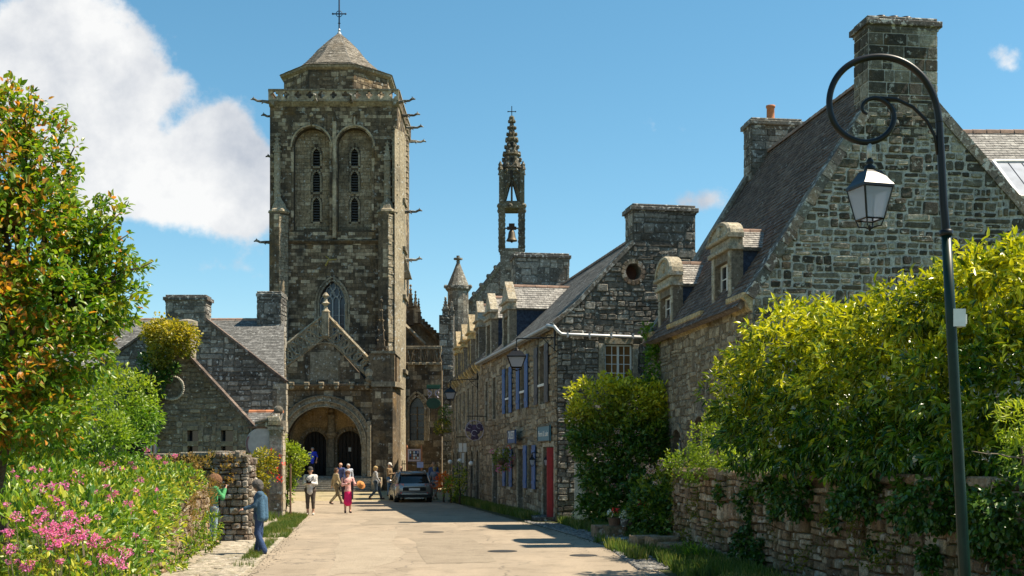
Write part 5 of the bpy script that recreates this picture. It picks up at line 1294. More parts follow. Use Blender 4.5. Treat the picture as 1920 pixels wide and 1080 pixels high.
# ------------------------------------------------------------ chapel beside the church: turret, west gable, openwork bell spire
def chapel():
    Y = 80.0; X = lambda x, Y=Y: (x-CX)/FPX*Y; Z = lambda y, Y=Y: CH+(HY-y)/FPX*Y
    root = thing('chapel', (X(900), Y, 0), 'small chapel behind the row with conical stair turret and tall openwork bell spire', 'chapel')
    pool = Pool(220); x0 = X(848); f = Frame((x0, Y, 0), (1, 0, 0)); q = lambda x, y: (X(x)-x0, Z(y))
    apx, apy = q(950, 478); w = 2*apx; outer = [(0,0),(w,0),(w,q(0,600)[1]),(apx,apy),(0,q(0,598)[1])]
    wl = panel(f, outer, [], .5, 'west_wall', M['granite_dark'], root)
    pool.field(wl, f, [(0,6),(w,6),(w,q(0,600)[1]),(apx,apy),(0,q(0,598)[1])], [], M['granite_dark'], 'rubble', .35, .6, 501, gap=.02, proud=(.02,.06), vis=[(840,470,940,670)])
    m = MB(); crocket_line(m, f.pt(*q(884, 566), .1), f.pt(*q(938, 500), .1), 4, .42); m.tube([f.pt(*q(884, 566), .1), f.pt(*q(940, 494), .1)], .16, 4); m.tube([f.pt(*q(960, 494), .1), f.pt(w, q(0,600)[1], .1)], .16, 4); m.build('crocketed_gable', M['granite_dark'], root)
    m = MB(); A = [f.pt(0,q(0,600)[1],-.5), f.pt(apx,apy-.1,-.5), f.pt(w,q(0,600)[1],-.5)]; B_ = [a+np.array((0,12,0)) for a in A]; m.add(A+B_, [(0,1,4,3),(1,2,5,4),(5,4,3)]); m.add([a-np.array((0,0,.2)) for a in A+B_], [(3,4,1,0),(4,5,2,1)]); m.build('chapel_roof', M['slate_grey'], root)
    m = MB(); m.box(x0, x0+.4, Y+.5, Y+12, 0, q(0,600)[1]-.1); m.box(x0+w-.4, x0+w, Y+.5, Y+12, 0, q(0,600)[1]-.1); m.build('side_wall', M['granite_dark'], root)
    # pier at the left corner
    m = MB(); m.box(X(824,77), X(851,77), 76.6, 79.9, 0, Z(592,77)); p = m.build('corner_pier', M['granite_dark'], root)
    fp = Frame((X(824,77), 76.6, 0), (1,0,0)); ww = X(851,77)-X(824,77); pool.field(p, fp, [(0,0),(ww,0),(ww,Z(595,77)),(0,Z(595,77))], [], M['granite_dark'], 'rubble', .4, .55, 503, gap=.02, proud=(.02,.08), vis=[(820,580,852,880)])
    m = MB(); pinnacle(m, (X(835,77), 77.2, Z(600,77)), .4, Z(574,77)-Z(618,77)); pinnacle(m, (X(846,77), 77.6, Z(600,77)), .34, 1.3); m.build('pinnacle', M['granite_dark'], root)
    # turret
    tc = (X(859,78.5), 78.5); R_ = (X(879,78.5)-X(839,78.5))/2; m = MB(); m.smooth = False
    z1 = Z(543,78.5); m.lathe((tc[0], tc[1], 5), [(R_*.96,0),(R_*.96,z1-5)], 12); tr = m.build('turret', M['granite_dark'], root)
    for k in range(5, 12):
        a0, a1 = 2*math.pi*k/12, 2*math.pi*(k+1)/12; A = (tc[0]+R_*.96*math.cos(a0), tc[1]+R_*.96*math.sin(a0), 0); B_ = (tc[0]+R_*.96*math.cos(a1), tc[1]+R_*.96*math.sin(a1), 0)
        ff = Frame(A, np.array(B_)-np.array(A)); wd = math.dist(A, B_); pool.field(tr, ff, [(0,9),(wd,9),(wd,z1-.05),(0,z1-.05)], [], M['granite_dark'], 'ashlar', .3, .38, 510+k, gap=.015, proud=(.01,.03), stack=0, vis=[(830,540,890,660)])
    m = MB(); m.lathe((tc[0], tc[1], z1), [(R_,-.15),(R_*1.18,0),(R_*1.2,.18),(R_*1.02,.2)], 12); m.build('turret_cornice', M['coping'], root)
    zt = Z(490,78.5); H = zt-z1-.2; m = MB(); m.lathe((tc[0], tc[1], z1+.2), [(R_*1.05,0),(R_*.78,H*.28),(R_*.45,H*.62),(R_*.1,H)], 12)
    m.build('turret_roof', M['granite_dark'], root)
    m = MB(); m.lathe((tc[0], tc[1], zt-.05), [(.14,0),(.10,.12),(.3,.16),(.3,.26),(.1,.3),(.12,.42)], 10); m.build('turret_finial', M['granite_dark'], root)
    m = MB()
    for a in (200, 340): m.ball((tc[0]+R_*1.2*math.cos(R(a)), tc[1]+R_*1.2*math.sin(R(a)), z1+.15), .15, 6, 5)
    m.build('turret_boss', M['granite_dark'], root)
    # bell spire
    SY = 80.6; sx = X(959.5, SY); hw = (X(981,SY)-X(938,SY))/2; zb = Z(474,SY); zmid = Z(395,SY); z3 = Z(330,SY); ztop = Z(222,SY)
    m = MB(); m.box(sx-hw, sx+hw, SY-hw, SY+hw, Z(545,SY), zb); b_ = m.build('spire_base', M['granite_dark'], root)
    fb = Frame((sx-hw, SY-hw, 0), (1,0,0)); pool.field(b_, fb, [(0,Z(540,SY)),(2*hw,Z(540,SY)),(2*hw,zb),(0,zb)], [], M['granite_dark'], 'ashlar', .35, .5, 520, gap=.015, proud=(.01,.03), stack=0)
    m = MB(); m.box(sx-hw*1.06, sx+hw*1.06, SY-hw*1.06, SY+hw*1.06, zb, zb+.18); m.build('base_cornice', M['coping'], root)
    cw = .22
    for ax in (-1, 1):
        for ay in (-1, 1):
            m = MB(); m.box(sx+ax*(hw*.86)-cw, sx+ax*(hw*.86)+cw, SY+ay*hw*.86-cw, SY+ay*hw*.86+cw, zb+.18, zmid); 
            for k in range(5): m.box(sx+ax*(hw*.86)-cw*1.12, sx+ax*(hw*.86)+cw*1.12, SY+ay*hw*.86-cw*1.12, SY+ay*hw*.86+cw*1.12, zb+.25+k*.6, zb+.34+k*.6)
            m.build('belfry_post', M['spire_stone'], root)
    m = MB(); m.box(sx-hw*1.2, sx+hw*1.2, SY-hw*1.2, SY+hw*1.2, zmid, zmid+.16); m.box(sx-hw*1.05, sx+hw*1.05, SY-hw*1.05, SY+hw*1.05, zmid+.16, zmid+.42)
    for k in range(4): m.ball((sx+hw*1.22*math.cos(R(45+90*k))*1.2, SY+hw*1.22*math.sin(R(45+90*k))*1.2, zmid+.15), .2, 6, 5)
    m.ball((sx-.1, SY-hw*1.2, zmid+.15), .17, 6, 5); m.build('belfry_platform', M['spire_stone'], root)
    m = MB()                                 # second stage: gabled openings
    for ax in (-1, 1):
        for ay in (-1, 1):
            m.box(sx+ax*hw*.9-.16, sx+ax*hw*.9+.16, SY+ay*hw*.9-.16, SY+ay*hw*.9+.16, zmid+.42, z3+.25)
            m.lathe((sx+ax*hw*.98, SY+ay*hw*.98, z3+.25), [(.2,0),(.12,.25),(.16,.32),(.02,.6)], 4)
    for s_ in (-1, 1):
        for k in (0, 1):
            def pt(a, z, o=s_, k=k): return (sx+a, SY+o*hw*.9, z) if k == 0 else (sx+o*hw*.9, SY+a, z)
            m.tube([pt(-hw*.9, zmid+.5), pt(-hw*.45, zmid+1.5), pt(0, z3-.1)], .12, 4); m.tube([pt(hw*.9, zmid+.5), pt(hw*.45, zmid+1.5), pt(0, z3-.1)], .12, 4)
            m.tube([pt(0, zmid+.42), pt(0, z3-.1)], .07, 4); m.tube([pt(-hw*.9, z3), pt(0, z3+.35), pt(hw*.9, z3)], .13, 4)
    m.build('gabled_stage', M['spire_stone'], root)
    for k in range(4):
        a = R(90*k); ct, sn = round(math.cos(a)), round(math.sin(a)); ff = Frame((sx+ct*hw*.92+sn*hw*.95, SY+sn*hw*.92-ct*hw*.95, 0), (-sn, ct, 0)); w2 = hw*1.9; zq = zmid+.42
        panel(ff, [(0,zq),(w2,zq),(w2,z3+.1),(w2*.5,z3+.45),(0,z3+.1)], [[(w2*.2,zq+.1),(w2*.8,zq+.1),(w2*.56,z3-.55),(w2*.5,z3-.4),(w2*.44,z3-.55)]], .16, 'gable_panel', M['spire_stone'], root)
    m = MB(); H = ztop-z3; prof = [(hw*1.12, 0), (hw*.80, H*.22), (hw*.52, H*.5), (hw*.26, H*.8), (.10, H)]
    m.lathe((sx, SY, z3), prof, 8, rot=R(22.5)); so = m.build('spire', M['spire_stone'], root)
    m = MB()
    for k in range(8):
        for j in range(9):
            t = (j+.5)/9; rr = np.interp(t*H, [p[1] for p in prof], [p[0] for p in prof]); a = R(22.5+45*k); m.ball((sx+(rr+.06)*math.cos(a), SY+(rr+.06)*math.sin(a), z3+t*H), .11, 5, 4)
    for j, y in enumerate((318, 292, 262)):
        z = Z(y, SY); rr = np.interp(z-z3, [p[1] for p in prof], [p[0] for p in prof]); m.lathe((sx, SY, z), [(rr,-.08),(rr+.16,0),(rr+.14,.1),(rr-.02,.12)], 8, rot=R(22.5))
    m.ball((sx, SY, ztop), .2, 6, 5); m.build('spire_crockets', M['spire_stone'], root)
    m = MB()
    for j, y in enumerate((330, 305, 275)):  # slits in the spire faces
        z = Z(y, SY); rr = np.interp(z-z3, [p[1] for p in prof], [p[0] for p in prof])*math.cos(R(22.5)); m.box(sx-.09, sx+.09, SY-rr-.02, SY-rr+.1, z-.35, z+.2)
    m.build('spire_slit', M['interior'], so)
    m = MB(); zc = Z(212,SY); m.tube([(sx,SY,ztop),(sx,SY,Z(199,SY))], .03, 5); m.tube([(sx-.26,SY,zc+.1),(sx+.26,SY,zc+.1)], .03, 5)
    for d in (-.26,.26): m.ball((sx+d,SY,zc+.1), .05, 5, 4)
    m.build('spire_cross', M['iron_black'], root)
    m = MB(); m.smooth = True; zb_ = Z(452,SY); m.lathe((sx, SY, zb_), [(.40,0),(.36,.06),(.27,.25),(.23,.55),(.16,.72),(.04,.78)], 14); bell = m.build('bell', simple_cache('bronze', (.12,.10,.07), metal=.6), root)
    m = MB(); m.box(sx-.32, sx+.32, SY-.12, SY+.12, zb_+.78, zb_+.98); m.box(sx-.2, sx+.2, SY-.1, SY+.1, zb_+.98, zb_+1.2); m.box(sx-hw*.9, sx+hw*.9, SY-.06, SY+.06, zb_+.84, zb_+.92); m.build('bell_yoke', M['brown_wood'], root)
    m = MB(); m.ball((sx, SY, zb_-.04), .09, 6, 5); m.build('clapper', M['iron_black'], bell)
    pool.finish()
M['spire_stone'] = stone_mat('spire_stone', [(.13,.115,.08),(.17,.15,.10),(.10,.09,.07)], .35, stain=.6, orange=.3, bump=.9)
chapel()
# ------------------------------------------------------------ left-hand houses
def left_house():
    Y = 50.0; X = lambda x, Y=Y: (x-CX)/FPX*Y; Z = lambda y, Y=Y: CH+(HY-y)/FPX*Y
    x0, x1 = X(148), X(533); xa = X(348); EAVE = Z(712); AP = Z(566)
    root = thing('stone_house', ((x0+x1)/2, Y, 0), 'dark gabled stone house left of the church with grey slate roof and two broad chimneys', 'house')
    pool = Pool(300); g = Frame((x0, Y, 0), (1, 0, 0)); W_ = x1-x0
    c0, c1 = X(311)-x0, X(386)-x0; ua = xa-x0
    outer = [(0,0),(W_,0),(W_,EAVE),(c1,Z(598)),(c0,Z(598)),(0,EAVE-.05)]
    gw = panel(g, outer, [], .5, 'gable_wall', M['mortar_dark'], root)
    pool.field(gw, g, [(0,1),(W_,1),(W_,EAVE),(c1,Z(598)),(c0,Z(598)),(0,EAVE-.05)], [], M['granite_dark'], 'rubble', .22, .40, 601, gap=.025, proud=(.02,.06), vis=[(190,570,533,800)], stack=.16, tilt=.03)
    for (a, b) in (((-.1,EAVE-.1),(c0,Z(600))), ((c1,Z(600)),(W_+.05,EAVE-.1))):
        L_ = math.dist(a, b); n = 16; tx, ty = (b[0]-a[0])/L_, (b[1]-a[1])/L_; nx, ny = -ty, tx
        for k in range(n):
            p0 = (a[0]+tx*L_*k/n, a[1]+ty*L_*k/n); p1 = (a[0]+tx*(L_*(k+1)/n-.01), a[1]+ty*(L_*(k+1)/n-.01))
            q = [(p0[0],p0[1]),(p1[0],p1[1]),(p1[0]+nx*.09,p1[1]+ny*.09),(p0[0]+nx*.09,p0[1]+ny*.09)]
            m = MB(); m.prism([g.pt(x, y, -.45) for x, y in q], g.N*.56); m.build('verge_slate', M['slate_brown'], gw)
    chimney(pool, root, g, c0, c1, Z(606), Z(556), .9, M['granite_dark'], M['mortar_dark'], 602, hm=.23, wm=.4, name='chimney_stack', front=.02, gap=.025)
    # main range: ridge parallel to the picture, front slope falling to the gable line
    RY = 56.0; RZ = Z(600, RY); zl = EAVE
    e0 = np.array((X(-60), Y+.5, EAVE+.1)); e1 = np.array((X(532.5, Y+.5), Y+.5, EAVE+.1)); t0 = np.array((X(-60, RY), RY, RZ)); t1 = np.array((X(532.5, RY), RY, RZ))
    roof_plane(pool, root, e0, e1, t0, t1, M['slate_grey'], 603, ex=.17, wd=.26, thick=.14, allow=True, vis=[(210,600,310,660),(400,600,533,690)])
    ridge(root, t0+np.array((8,0,.04)), t1+np.array((-.1,0,.04)), r=.11)
    b0, b1 = t0+np.array((0,6,-3.2)), t1+np.array((-1,6,-3.2)); roof_plane(pool, root, b1, b0, t1, t0, M['slate_grey'], 604, ex=.6, wd=.9, allow=False)
    # right flank, running back along the sight line of the lane
    d = np.array((X(532, RY+6)-x1, RY+6-Y, 0)); fs = Frame((x1, Y, 0), d); L_ = float(np.linalg.norm(d)); mid = float(np.linalg.norm(np.array((X(532, RY)-x1, RY-Y))))
    so = [(0.0,0),(L_,0),(L_,EAVE-.5),(mid,RZ-.5),(0.0,EAVE-.45)]
    sw = panel(fs, so, [], .5, 'flank_wall', M['mortar_warm'], root, d=0.01)
    pool.field(sw, fs.off(.01), so, [], M['pale_trim'], 'rubble', .3, .45, 605, gap=.02, proud=(.03,.09), allow=False)  # sun side in paler stone than the gable, sunlight painted in
    # small flat front wall from the gable corner to the ground (pale quoins, sunlight put into their colour)
    for k in range(24):
        z = .02+k*.23; w = .30 if k % 2 else .45
        if z+.22 > EAVE: break
        m = MB(); m.box(x1-w, x1+.07+rnd.uniform(0, .04), Y-.06, Y+.3, z, z+.215); m.build('quoin', M['pale_trim'], sw)
    # stack on the ridge end
    cy = RY; f2 = Frame((0, cy-.6, 0), (1, 0, 0))
    chimney(pool, root, f2, X(482, cy-.6), X(527, cy-.6), RZ-1.3, Z(549, cy-.6), 1.3, M['granite_dark'], M['mortar_dark'], 606, hm=.25, wm=.42, name='end_chimney_stack', gap=.025, cap=.05)
    # left closing wall
    m = MB(); m.box(X(-60), X(-60)+.4, Y+.6, Y+12, 0, EAVE); m.box(X(-60)+.4, x0, Y+.55, Y+.95, 0, EAVE+.05); m.build('side_wall', M['granite_dark'], root)
    pool.finish()

    # smaller gabled outbuilding in front
    Y2 = 42.0; X2 = lambda x, Y=Y2: (x-CX)/FPX*Y; Z2 = lambda y, Y=Y2: CH+(HY-y)/FPX*Y
    x0, x1 = X2(196), X2(474); ua = X2(335)-x0; W_ = x1-x0; EAVE = Z2(802); AP = Z2(652)
    root = thing('stone_cottage', ((x0+x1)/2, Y2, 0), 'low stone cottage gable with four tiny square windows and ivy-topped chimney', 'house')
    pool = Pool(300); g = Frame((x0, Y2, 0), (1, 0, 0)); q = lambda x, y: (X2(x)-x0, Z2(y))
    holes = []
    for (a, b) in ((352, 372), (415, 437)):
        for (c, d_) in ((807, 828), (836, 853)):
            A = q(a, d_); B_ = q(b, c); holes.append([(A[0],A[1]),(B_[0],A[1]),(B_[0],B_[1]),(A[0],B_[1])])
    dr = q(232, 960); dr2 = q(282, 788); door = [(dr[0], .02), (dr2[0], .02), (dr2[0], dr2[1]), (dr[0], dr2[1])]
    outer = [(0,0),(W_,0),(W_,EAVE),(ua,AP),(0,EAVE)]
    gw = panel(g, outer, holes+[door], .5, 'gable_wall', M['mortar_warm'], root)
    pool.field(gw, g, outer, [grow(h, .17) for h in holes]+[door], M['cottage_stone'], 'rubble', .20, .38, 611, gap=.018, proud=(.015,.06), vis=[(240,640,475,860)], stack=.12, tilt=.025)
    for i, h in enumerate(holes):
        surround(pool, gw, g, h, .17, .1, M['church_trim'], 612+i, blk=.38, proud=.05)
        backing(g, h[0][0]-.05, h[1][0]+.05, h[0][1]-.05, h[2][1]+.05, -.3, 'window', M['glass_dark'], root)
    backing(g, door[0][0]-.1, door[1][0]+.1, 0, door[2][1]+.1, -.45, 'dark_doorway', M['interior'], root)
    m = MB(); a = q(290, 800)[0]; m.fbox(g, a-.09, a+.09, 0, q(0,795)[1], .05, .22, .02); m.build('door_post', M['white_paint'], root)
    for (a, b) in (((W_+.12,EAVE-.12),(ua,AP+.02)), ((-.12,EAVE-.12),(ua,AP+.02))):
        L_ = math.dist(a, b); n = 18; tx, ty = (b[0]-a[0])/L_, (b[1]-a[1])/L_; nx, ny = (-ty, tx) if b[0] > a[0] else (ty, -tx)
        for k in range(n):
            p0 = (a[0]+tx*L_*k/n, a[1]+ty*L_*k/n); p1 = (a[0]+tx*(L_*(k+1)/n-.01), a[1]+ty*(L_*(k+1)/n-.01))
            qd = [(p0[0],p0[1]),(p1[0],p1[1]),(p1[0]+nx*.10,p1[1]+ny*.10),(p0[0]+nx*.10,p0[1]+ny*.10)]
            m = MB(); m.prism([g.pt(x, y, -.4) for x, y in qd], g.N*.5); m.build('verge_slate', M['slate_brown'], gw)
    for sg in (1, -1):                       # roof slopes running back to the house behind
        ee = W_+.15 if sg > 0 else -.15
        bk = np.array((-.24*7.6, 0, 0)); a0, a1 = g.pt(ee, EAVE-.1, -.3), g.pt(ee, EAVE-.1, -7.9)+bk; c0_, c1_ = g.pt(ua, AP+.05, -.3), g.pt(ua, AP+.05, -7.9)+bk
        if sg > 0: roof_plane(pool, root, a0, a1, c0_, c1_, M['slate_grey'], 620, ex=.3, wd=.4, allow=False)
        else: roof_plane(pool, root, a1, a0, c1_, c0_, M['slate_grey'], 621, ex=.3, wd=.4, allow=False)
        fw_ = Frame(g.pt(W_, 0, 0), (-.24, 1, 0)) if sg > 0 else Frame(g.pt(0, 0, -7.9)+bk, (.24, -1, 0)); panel(fw_, [(.51,0),(7.4,0),(7.4,EAVE-.12),(.51,EAVE-.12)], [], .3, 'side_wall', M['granite_warm'], root)
    # round little stack at the apex
    m = MB(); cu = q(344, 0)[0]; m.lathe(g.pt(cu, AP-.5, -.5), [(.32,0),(.32,q(0,612)[1]-AP+.5),(.38,q(0,608)[1]-AP+.5),(.38,q(0,600)[1]-AP+.5),(.15,q(0,597)[1]-AP+.52)], 10); m.build('chimney_stack', M['pale_trim'], root)
    pool.finish()
    # wreath hung on the gable
    c = q(325, 728); m = MB(); r_ = random.Random(3)
    for k in range(46):
        a = 2*math.pi*k/46; rr = .40+r_.uniform(-.03, .03); p = g.pt(c[0]+rr*math.cos(a), c[1]+rr*math.sin(a), .14+r_.uniform(-.02, .03)); a2 = a+r_.uniform(.25, .6); p2 = g.pt(c[0]+(rr+r_.uniform(-.03, .05))*math.cos(a2), c[1]+(rr+r_.uniform(-.03,.04))*math.sin(a2), .14)
        m.tube([p, p2], .012, 4)
    for k in range(26):
        a = -2.4+k*.16; m.ball(g.pt(c[0]+.42*math.cos(a), c[1]+.42*math.sin(a), .17), .034+r_.uniform(0, .012), 5, 4)
    o = m.build('wreath', simple_cache('dry_wreath', (.42,.38,.31)), None); tag(o, 'round wreath of dry pale twigs hung on the cottage gable', 'wreath')
    # low lean-to with orange ridge tiles beside it
    Y3 = 45.5; a = P(472, 800, Y3); b = P(533, 772, Y3); X3 = lambda x: (x-CX)/FPX*Y3; Z3 = lambda y: CH+(HY-y)/FPX*Y3
    root = thing('lean_to_shed', (X3(500), Y3, 0), 'low shed roof with orange ridge tiles between cottage and church', 'shed')
    pool = Pool(60)
    e0 = np.array((X3(466), Y3-.9, Z3(803))); e1 = np.array((X3(530), Y3-.9, Z3(803))); t0 = np.array((X3(464), Y3+.3, Z3(774)+.05)); t1 = np.array((X3(528), Y3+.3, Z3(774)+.05))
    roof_plane(pool, root, e0, e1, t0, t1, M['slate_grey'], 630, ex=.16, wd=.24); ridge(root, t0+np.array((0,0,.03)), t1+np.array((0,0,.03)), mat='terracotta', r=.10, step=.3)
    m = MB(); m.box(e0[0]+.1, e1[0]-.1, Y3-.8, Y3+.2, 0, Z3(806)-.02); m.build('shed_wall', M['wall_stone'], root)
    pool.finish()
M['cottage_stone'] = stone_mat('cottage_stone', [(.17,.14,.10),(.22,.185,.135),(.13,.115,.09),(.27,.23,.17)], .25, stain=.4, orange=.25, bump=.9, lcol=(.42,.41,.36))
left_house()

# ------------------------------------------------------------ garden walls, gate pier, carved pillar
def rubble_wall(label, path, h, thick, mat, seed, hm=.16, wm=.24, name='garden_wall', top_var=.1, cap=True, cat='wall', base='wall_earth', vis=None, cp=300, grp=None, proud=(.02,.08), kind='rubble', ends=True):
    """wall along a ground path; outer faces towards the left of the walking direction reversed (u runs left to right as seen)"""
    p0 = np.array(path[0], float); root = thing(name, (p0[0], p0[1], 0), label, cat, grp); pool = Pool(cp); r = random.Random(seed)
    for i in range(len(path)-1):
        a, b = np.array(path[i], float), np.array(path[i+1], float); ha, hb = (h[i], h[i+1]) if hasattr(h, '__len__') else (h, h)
        a3 = np.array((a[0], a[1], 0)); b3 = np.array((b[0], b[1], 0)); L_ = float(np.linalg.norm(b3-a3)); f = Frame(a3, b3-a3)
        n = max(2, int(L_/.5)); tops = [(L_*k/n, ha+(hb-ha)*k/n+r.uniform(-top_var, top_var)*(0 if k in (0, n) else 1)) for k in range(n, -1, -1)]
        outer = [(0, -.05), (L_, -.05)]+tops
        w = panel(f, outer, [], thick, 'wall_core', M[base], root)
        pool.field(w, f, outer, [], M[mat], kind, hm, wm, seed+i, gap=.02, proud=proud, vis=vis, hv=.4, wv=.5, stack=.15, tilt=.06)
        fb = Frame(b3-f.N*thick, a3-b3); ob = [(L_-u, v) for u, v in outer][::-1]
        pool.field(w, fb, ob, [], M[mat], kind, hm*1.6, wm*1.6, seed+i+50, gap=.02, proud=proud, allow=False)
        if ends:
            fe = Frame(b3, -f.N); pool.field(w, fe, [(0,0),(thick,0),(thick,hb),(0,hb)], [], M[mat], kind, hm, wm, seed+70, gap=.02, proud=proud, vis=vis)
            fe = Frame(a3-f.N*thick, f.N); pool.field(w, fe, [(0,0),(thick,0),(thick,ha),(0,ha)], [], M[mat], kind, hm, wm, seed+71, gap=.02, proud=proud, vis=vis)
        if cap:
            u = 0
            while u < L_-.1:
                l = min(r.uniform(.28, .6), L_-u); t = ha+(hb-ha)*(u+l/2)/L_; m = MB(); hh = r.uniform(.07, .13)
                m.fbox(f, u+.01, u+l-.01, t-.02, t+hh, -thick-.04, .05+r.uniform(0, .04), .025); m.build('coping_stone', M[mat], w); u += l
    pool.finish(); return root
M['wall_stone_r'] = stone_mat('wall_stone_r', [(.22,.14,.08),(.33,.225,.14),(.50,.40,.28),(.16,.10,.06),(.38,.26,.155)], .30, lcol=(.50,.45,.37), stain=.45, moss=.5, bump=1.0, orange=.2)
# right: high garden wall under the laurel, coming towards the camera
rubble_wall('high rubble garden wall overgrown with ivy below the big laurel on the right', [(3.75, 27.0), (3.72, 26.6), (6.75, 9.0)], [1.78, 1.78, 1.75], .5, 'wall_stone_r', 701, hm=.15, wm=.24, vis=[(1255,880,1925,1085)], top_var=.03, proud=(.02,.09))
# left: wall at the back of the gateway, and the low flower wall before it
rubble_wall('rough stone wall behind the garden gateway, weeds along its top', [P(270,860,31)[:2], P(440,860,31)[:2]], [2.15, 2.2], .55, 'wall_stone', 711, hm=.17, wm=.28, vis=[(280,840,440,900)], top_var=.08, proud=(.03,.12), cp=150)
LW = [(-7.35, 28.2), (-6.62, 23.0), (-6.30, 20.2), (-5.2, 12.0)]
rubble_wall('low dry-stone wall below the pink flowers beside the pavement', [LW[3], LW[2], LW[1], LW[0]], [.45, .78, 1.05, 1.42], .5, 'wall_stone_r', 721, hm=.14, wm=.2, vis=[(250,880,415,1080)], top_var=.05, proud=(.02,.1))
def gate_pier():
    Y = 29.9; x0, x1 = P(402,0,Y)[0], P(466,0,Y)[0]; O = np.array((x0, Y, 0)); root = thing('gate_pier', ((x0+x1)/2, Y, 0), 'craggy stone gate pier beside the person in blue denim', 'gate pier')
    pool = Pool(160); W_ = x1-x0; H = CH+(HY-858)/FPX*Y; D_ = .85
    m = MB(); m.box(x0+.06, x1-.06, Y+.06, Y+D_-.06, 0, H); c = m.build('pier_core', M['wall_earth'], root)
    for fr, w in ((Frame((x0, Y+.05, 0), (1,0,0)), W_), (Frame((x1-.05, Y, 0), (0,1,0)), D_), (Frame((x0+.05, Y+D_, 0), (0,-1,0)), D_), (Frame((x1, Y+D_-.05, 0), (-1,0,0)), W_)):
        pool.field(c, fr, [(0,0),(w,0),(w,H),(0,H)], [], M['pier_stone'], 'cobble', .17, .22, 733, gap=.012, proud=(.04,.16), tilt=.12, wv=.5)
    m = MB(); r = random.Random(9)
    for k in range(5): x = x0+W_*(k+.2)/5.2; m = MB(); m.fbox(Frame((x, Y-.05, 0), (1,.1,0)), 0, W_/5.4, H-.02, H+r.uniform(.08,.2), -D_, .03, .05); m.build('cap_stone', M['pier_stone'], root)
    pool.finish()
M['pier_stone'] = stone_mat('pier_stone', [(.20,.15,.11),(.30,.25,.20),(.42,.37,.31),(.16,.12,.09)], .35, lcol=(.55,.52,.46), stain=.35, moss=.3, bump=1.2)
gate_pier()
def carved_pillar():
    Y = 41.5; X = lambda x: (x-CX)/FPX*Y; Z = lambda y: CH+(HY-y)/FPX*Y
    root = thing('stone_pillar', (X(517), Y, 0), 'tall stone pillar with red climbing flowers left of the church steps', 'pillar')
    pool = Pool(90); x0, x1 = X(505), X(529); H = Z(806); m = MB(); m.box(x0, x1, Y, Y+.5, 0, H); c = m.build('shaft', M['wall_stone'], root)
    for fr, w in ((Frame((x0, Y, 0), (1,0,0)), x1-x0), (Frame((x1, Y, 0), (0,1,0)), .5)):
        pool.field(c, fr, [(0,0),(w,0),(w,H),(0,H)], [], M['pale_trim'] if w == .5 else M['wall_stone'], 'ashlar', .3, .45, 741, gap=.012, proud=(.01,.04))  # sun side gets paler stone, its sunlight put into the colour
    m = MB(); m.box(x0-.06, x1+.06, Y-.06, Y+.56, H, H+.12); m.build('pillar_cap', M['pale_trim'], root); pool.finish()
    # carved figure lying along the top beam, head to the right
    s = thing('carved_figure', (X(515), Y+.2, H+.12), 'weathered carved figure with round head stretched along the beam atop the pillar', 'sculpture')
    m = MB(); m.smooth = True; m.ball((X(520), Y+.2, Z(769)), .17, 12, 9); m.build('head', M['sculpt'], s)
    m = MB(); m.smooth = True
    m.tube([(X(524), Y+.2, Z(786)), (X(515), Y+.2, Z(786)), (X(503), Y+.2, Z(792)), (X(490), Y+.2, Z(797)), (X(476), Y+.2, Z(799))], [.26, .30, .22, .13, .06], 9)
    m.tube([(X(522), Y+.1, Z(778)), (X(505), Y, Z(786)), (X(488), Y, Z(790)), (X(478), Y, Z(794))], [.1, .09, .06, .04], 7)
    m.tube([(X(526), Y+.25, Z(790)), (X(528), Y+.2, Z(806)), (X(526), Y+.1, Z(815))], [.16,.12,.08], 7)
    m.build('body', M['sculpt'], s)
    m = MB(); r = random.Random(2)
    for k in range(9): u = 503+k*2.6; m.tube([(X(u), Y-.08, Z(781)), (X(u+3), Y-.12, Z(789)), (X(u+1), Y-.05, Z(797))], .022, 4)
    m.build('carved_ribs', M['sculpt_pale'], s)
    # iron arm and round sign hung from it
    t = thing('hanging_sign', (X(490), Y+.1, Z(805)), 'large round grey sign hanging from a beam beside the stone pillar', 'sign')
    m = MB(); m.box(X(463), X(508), Y+.08, Y+.2, Z(803), Z(799.5)); m.build('beam', M['brown_wood'], t)
    m = MB(); m.lathe((X(489), Y+.14, Z(832)), [(.02,-.03),(.56,-.03),(.58,0),(.56,.03),(.02,.03)], 28, ax=(0,1,0)); m.build('disc', simple_cache('grey_sign', (.34,.32,.32)), t)
    m = MB(); m.tube([(X(489)+.52*math.cos(a), Y+.10, Z(832)+.52*math.sin(a)) for a in np.linspace(2.6, 5.6, 20)], .035, 5); m.build('painted_scroll', simple_cache('sign_scroll', (.16,.09,.10)), t)
    m = MB(); m.tube([(X(489)-.3,Y+.14,Z(832)+.48),(X(489)-.3,Y+.14,Z(801))], .012, 4); m.tube([(X(489)+.3,Y+.14,Z(832)+.48),(X(489)+.3,Y+.14,Z(801))], .012, 4); m.build('chain', M['iron_black'], t)
    # plain post beside
    m = MB(); m.box(X(530.5), X(533), Y+1.2, Y+1.35, 0, Z(870)); o = m.build('timber_post', M['brown_wood'], None); tag(o, 'thin weathered timber post just right of the stone pillar', 'post')
M['sculpt'] = stone_mat('sculpt', [(.16,.14,.11),(.13,.115,.09)], .3, stain=.4, bump=1.0); M['sculpt_pale'] = stone_mat('sculpt_pale', [(.45,.41,.30),(.38,.34,.26)], .2, stain=.2, bump=.6)
carved_pillar()
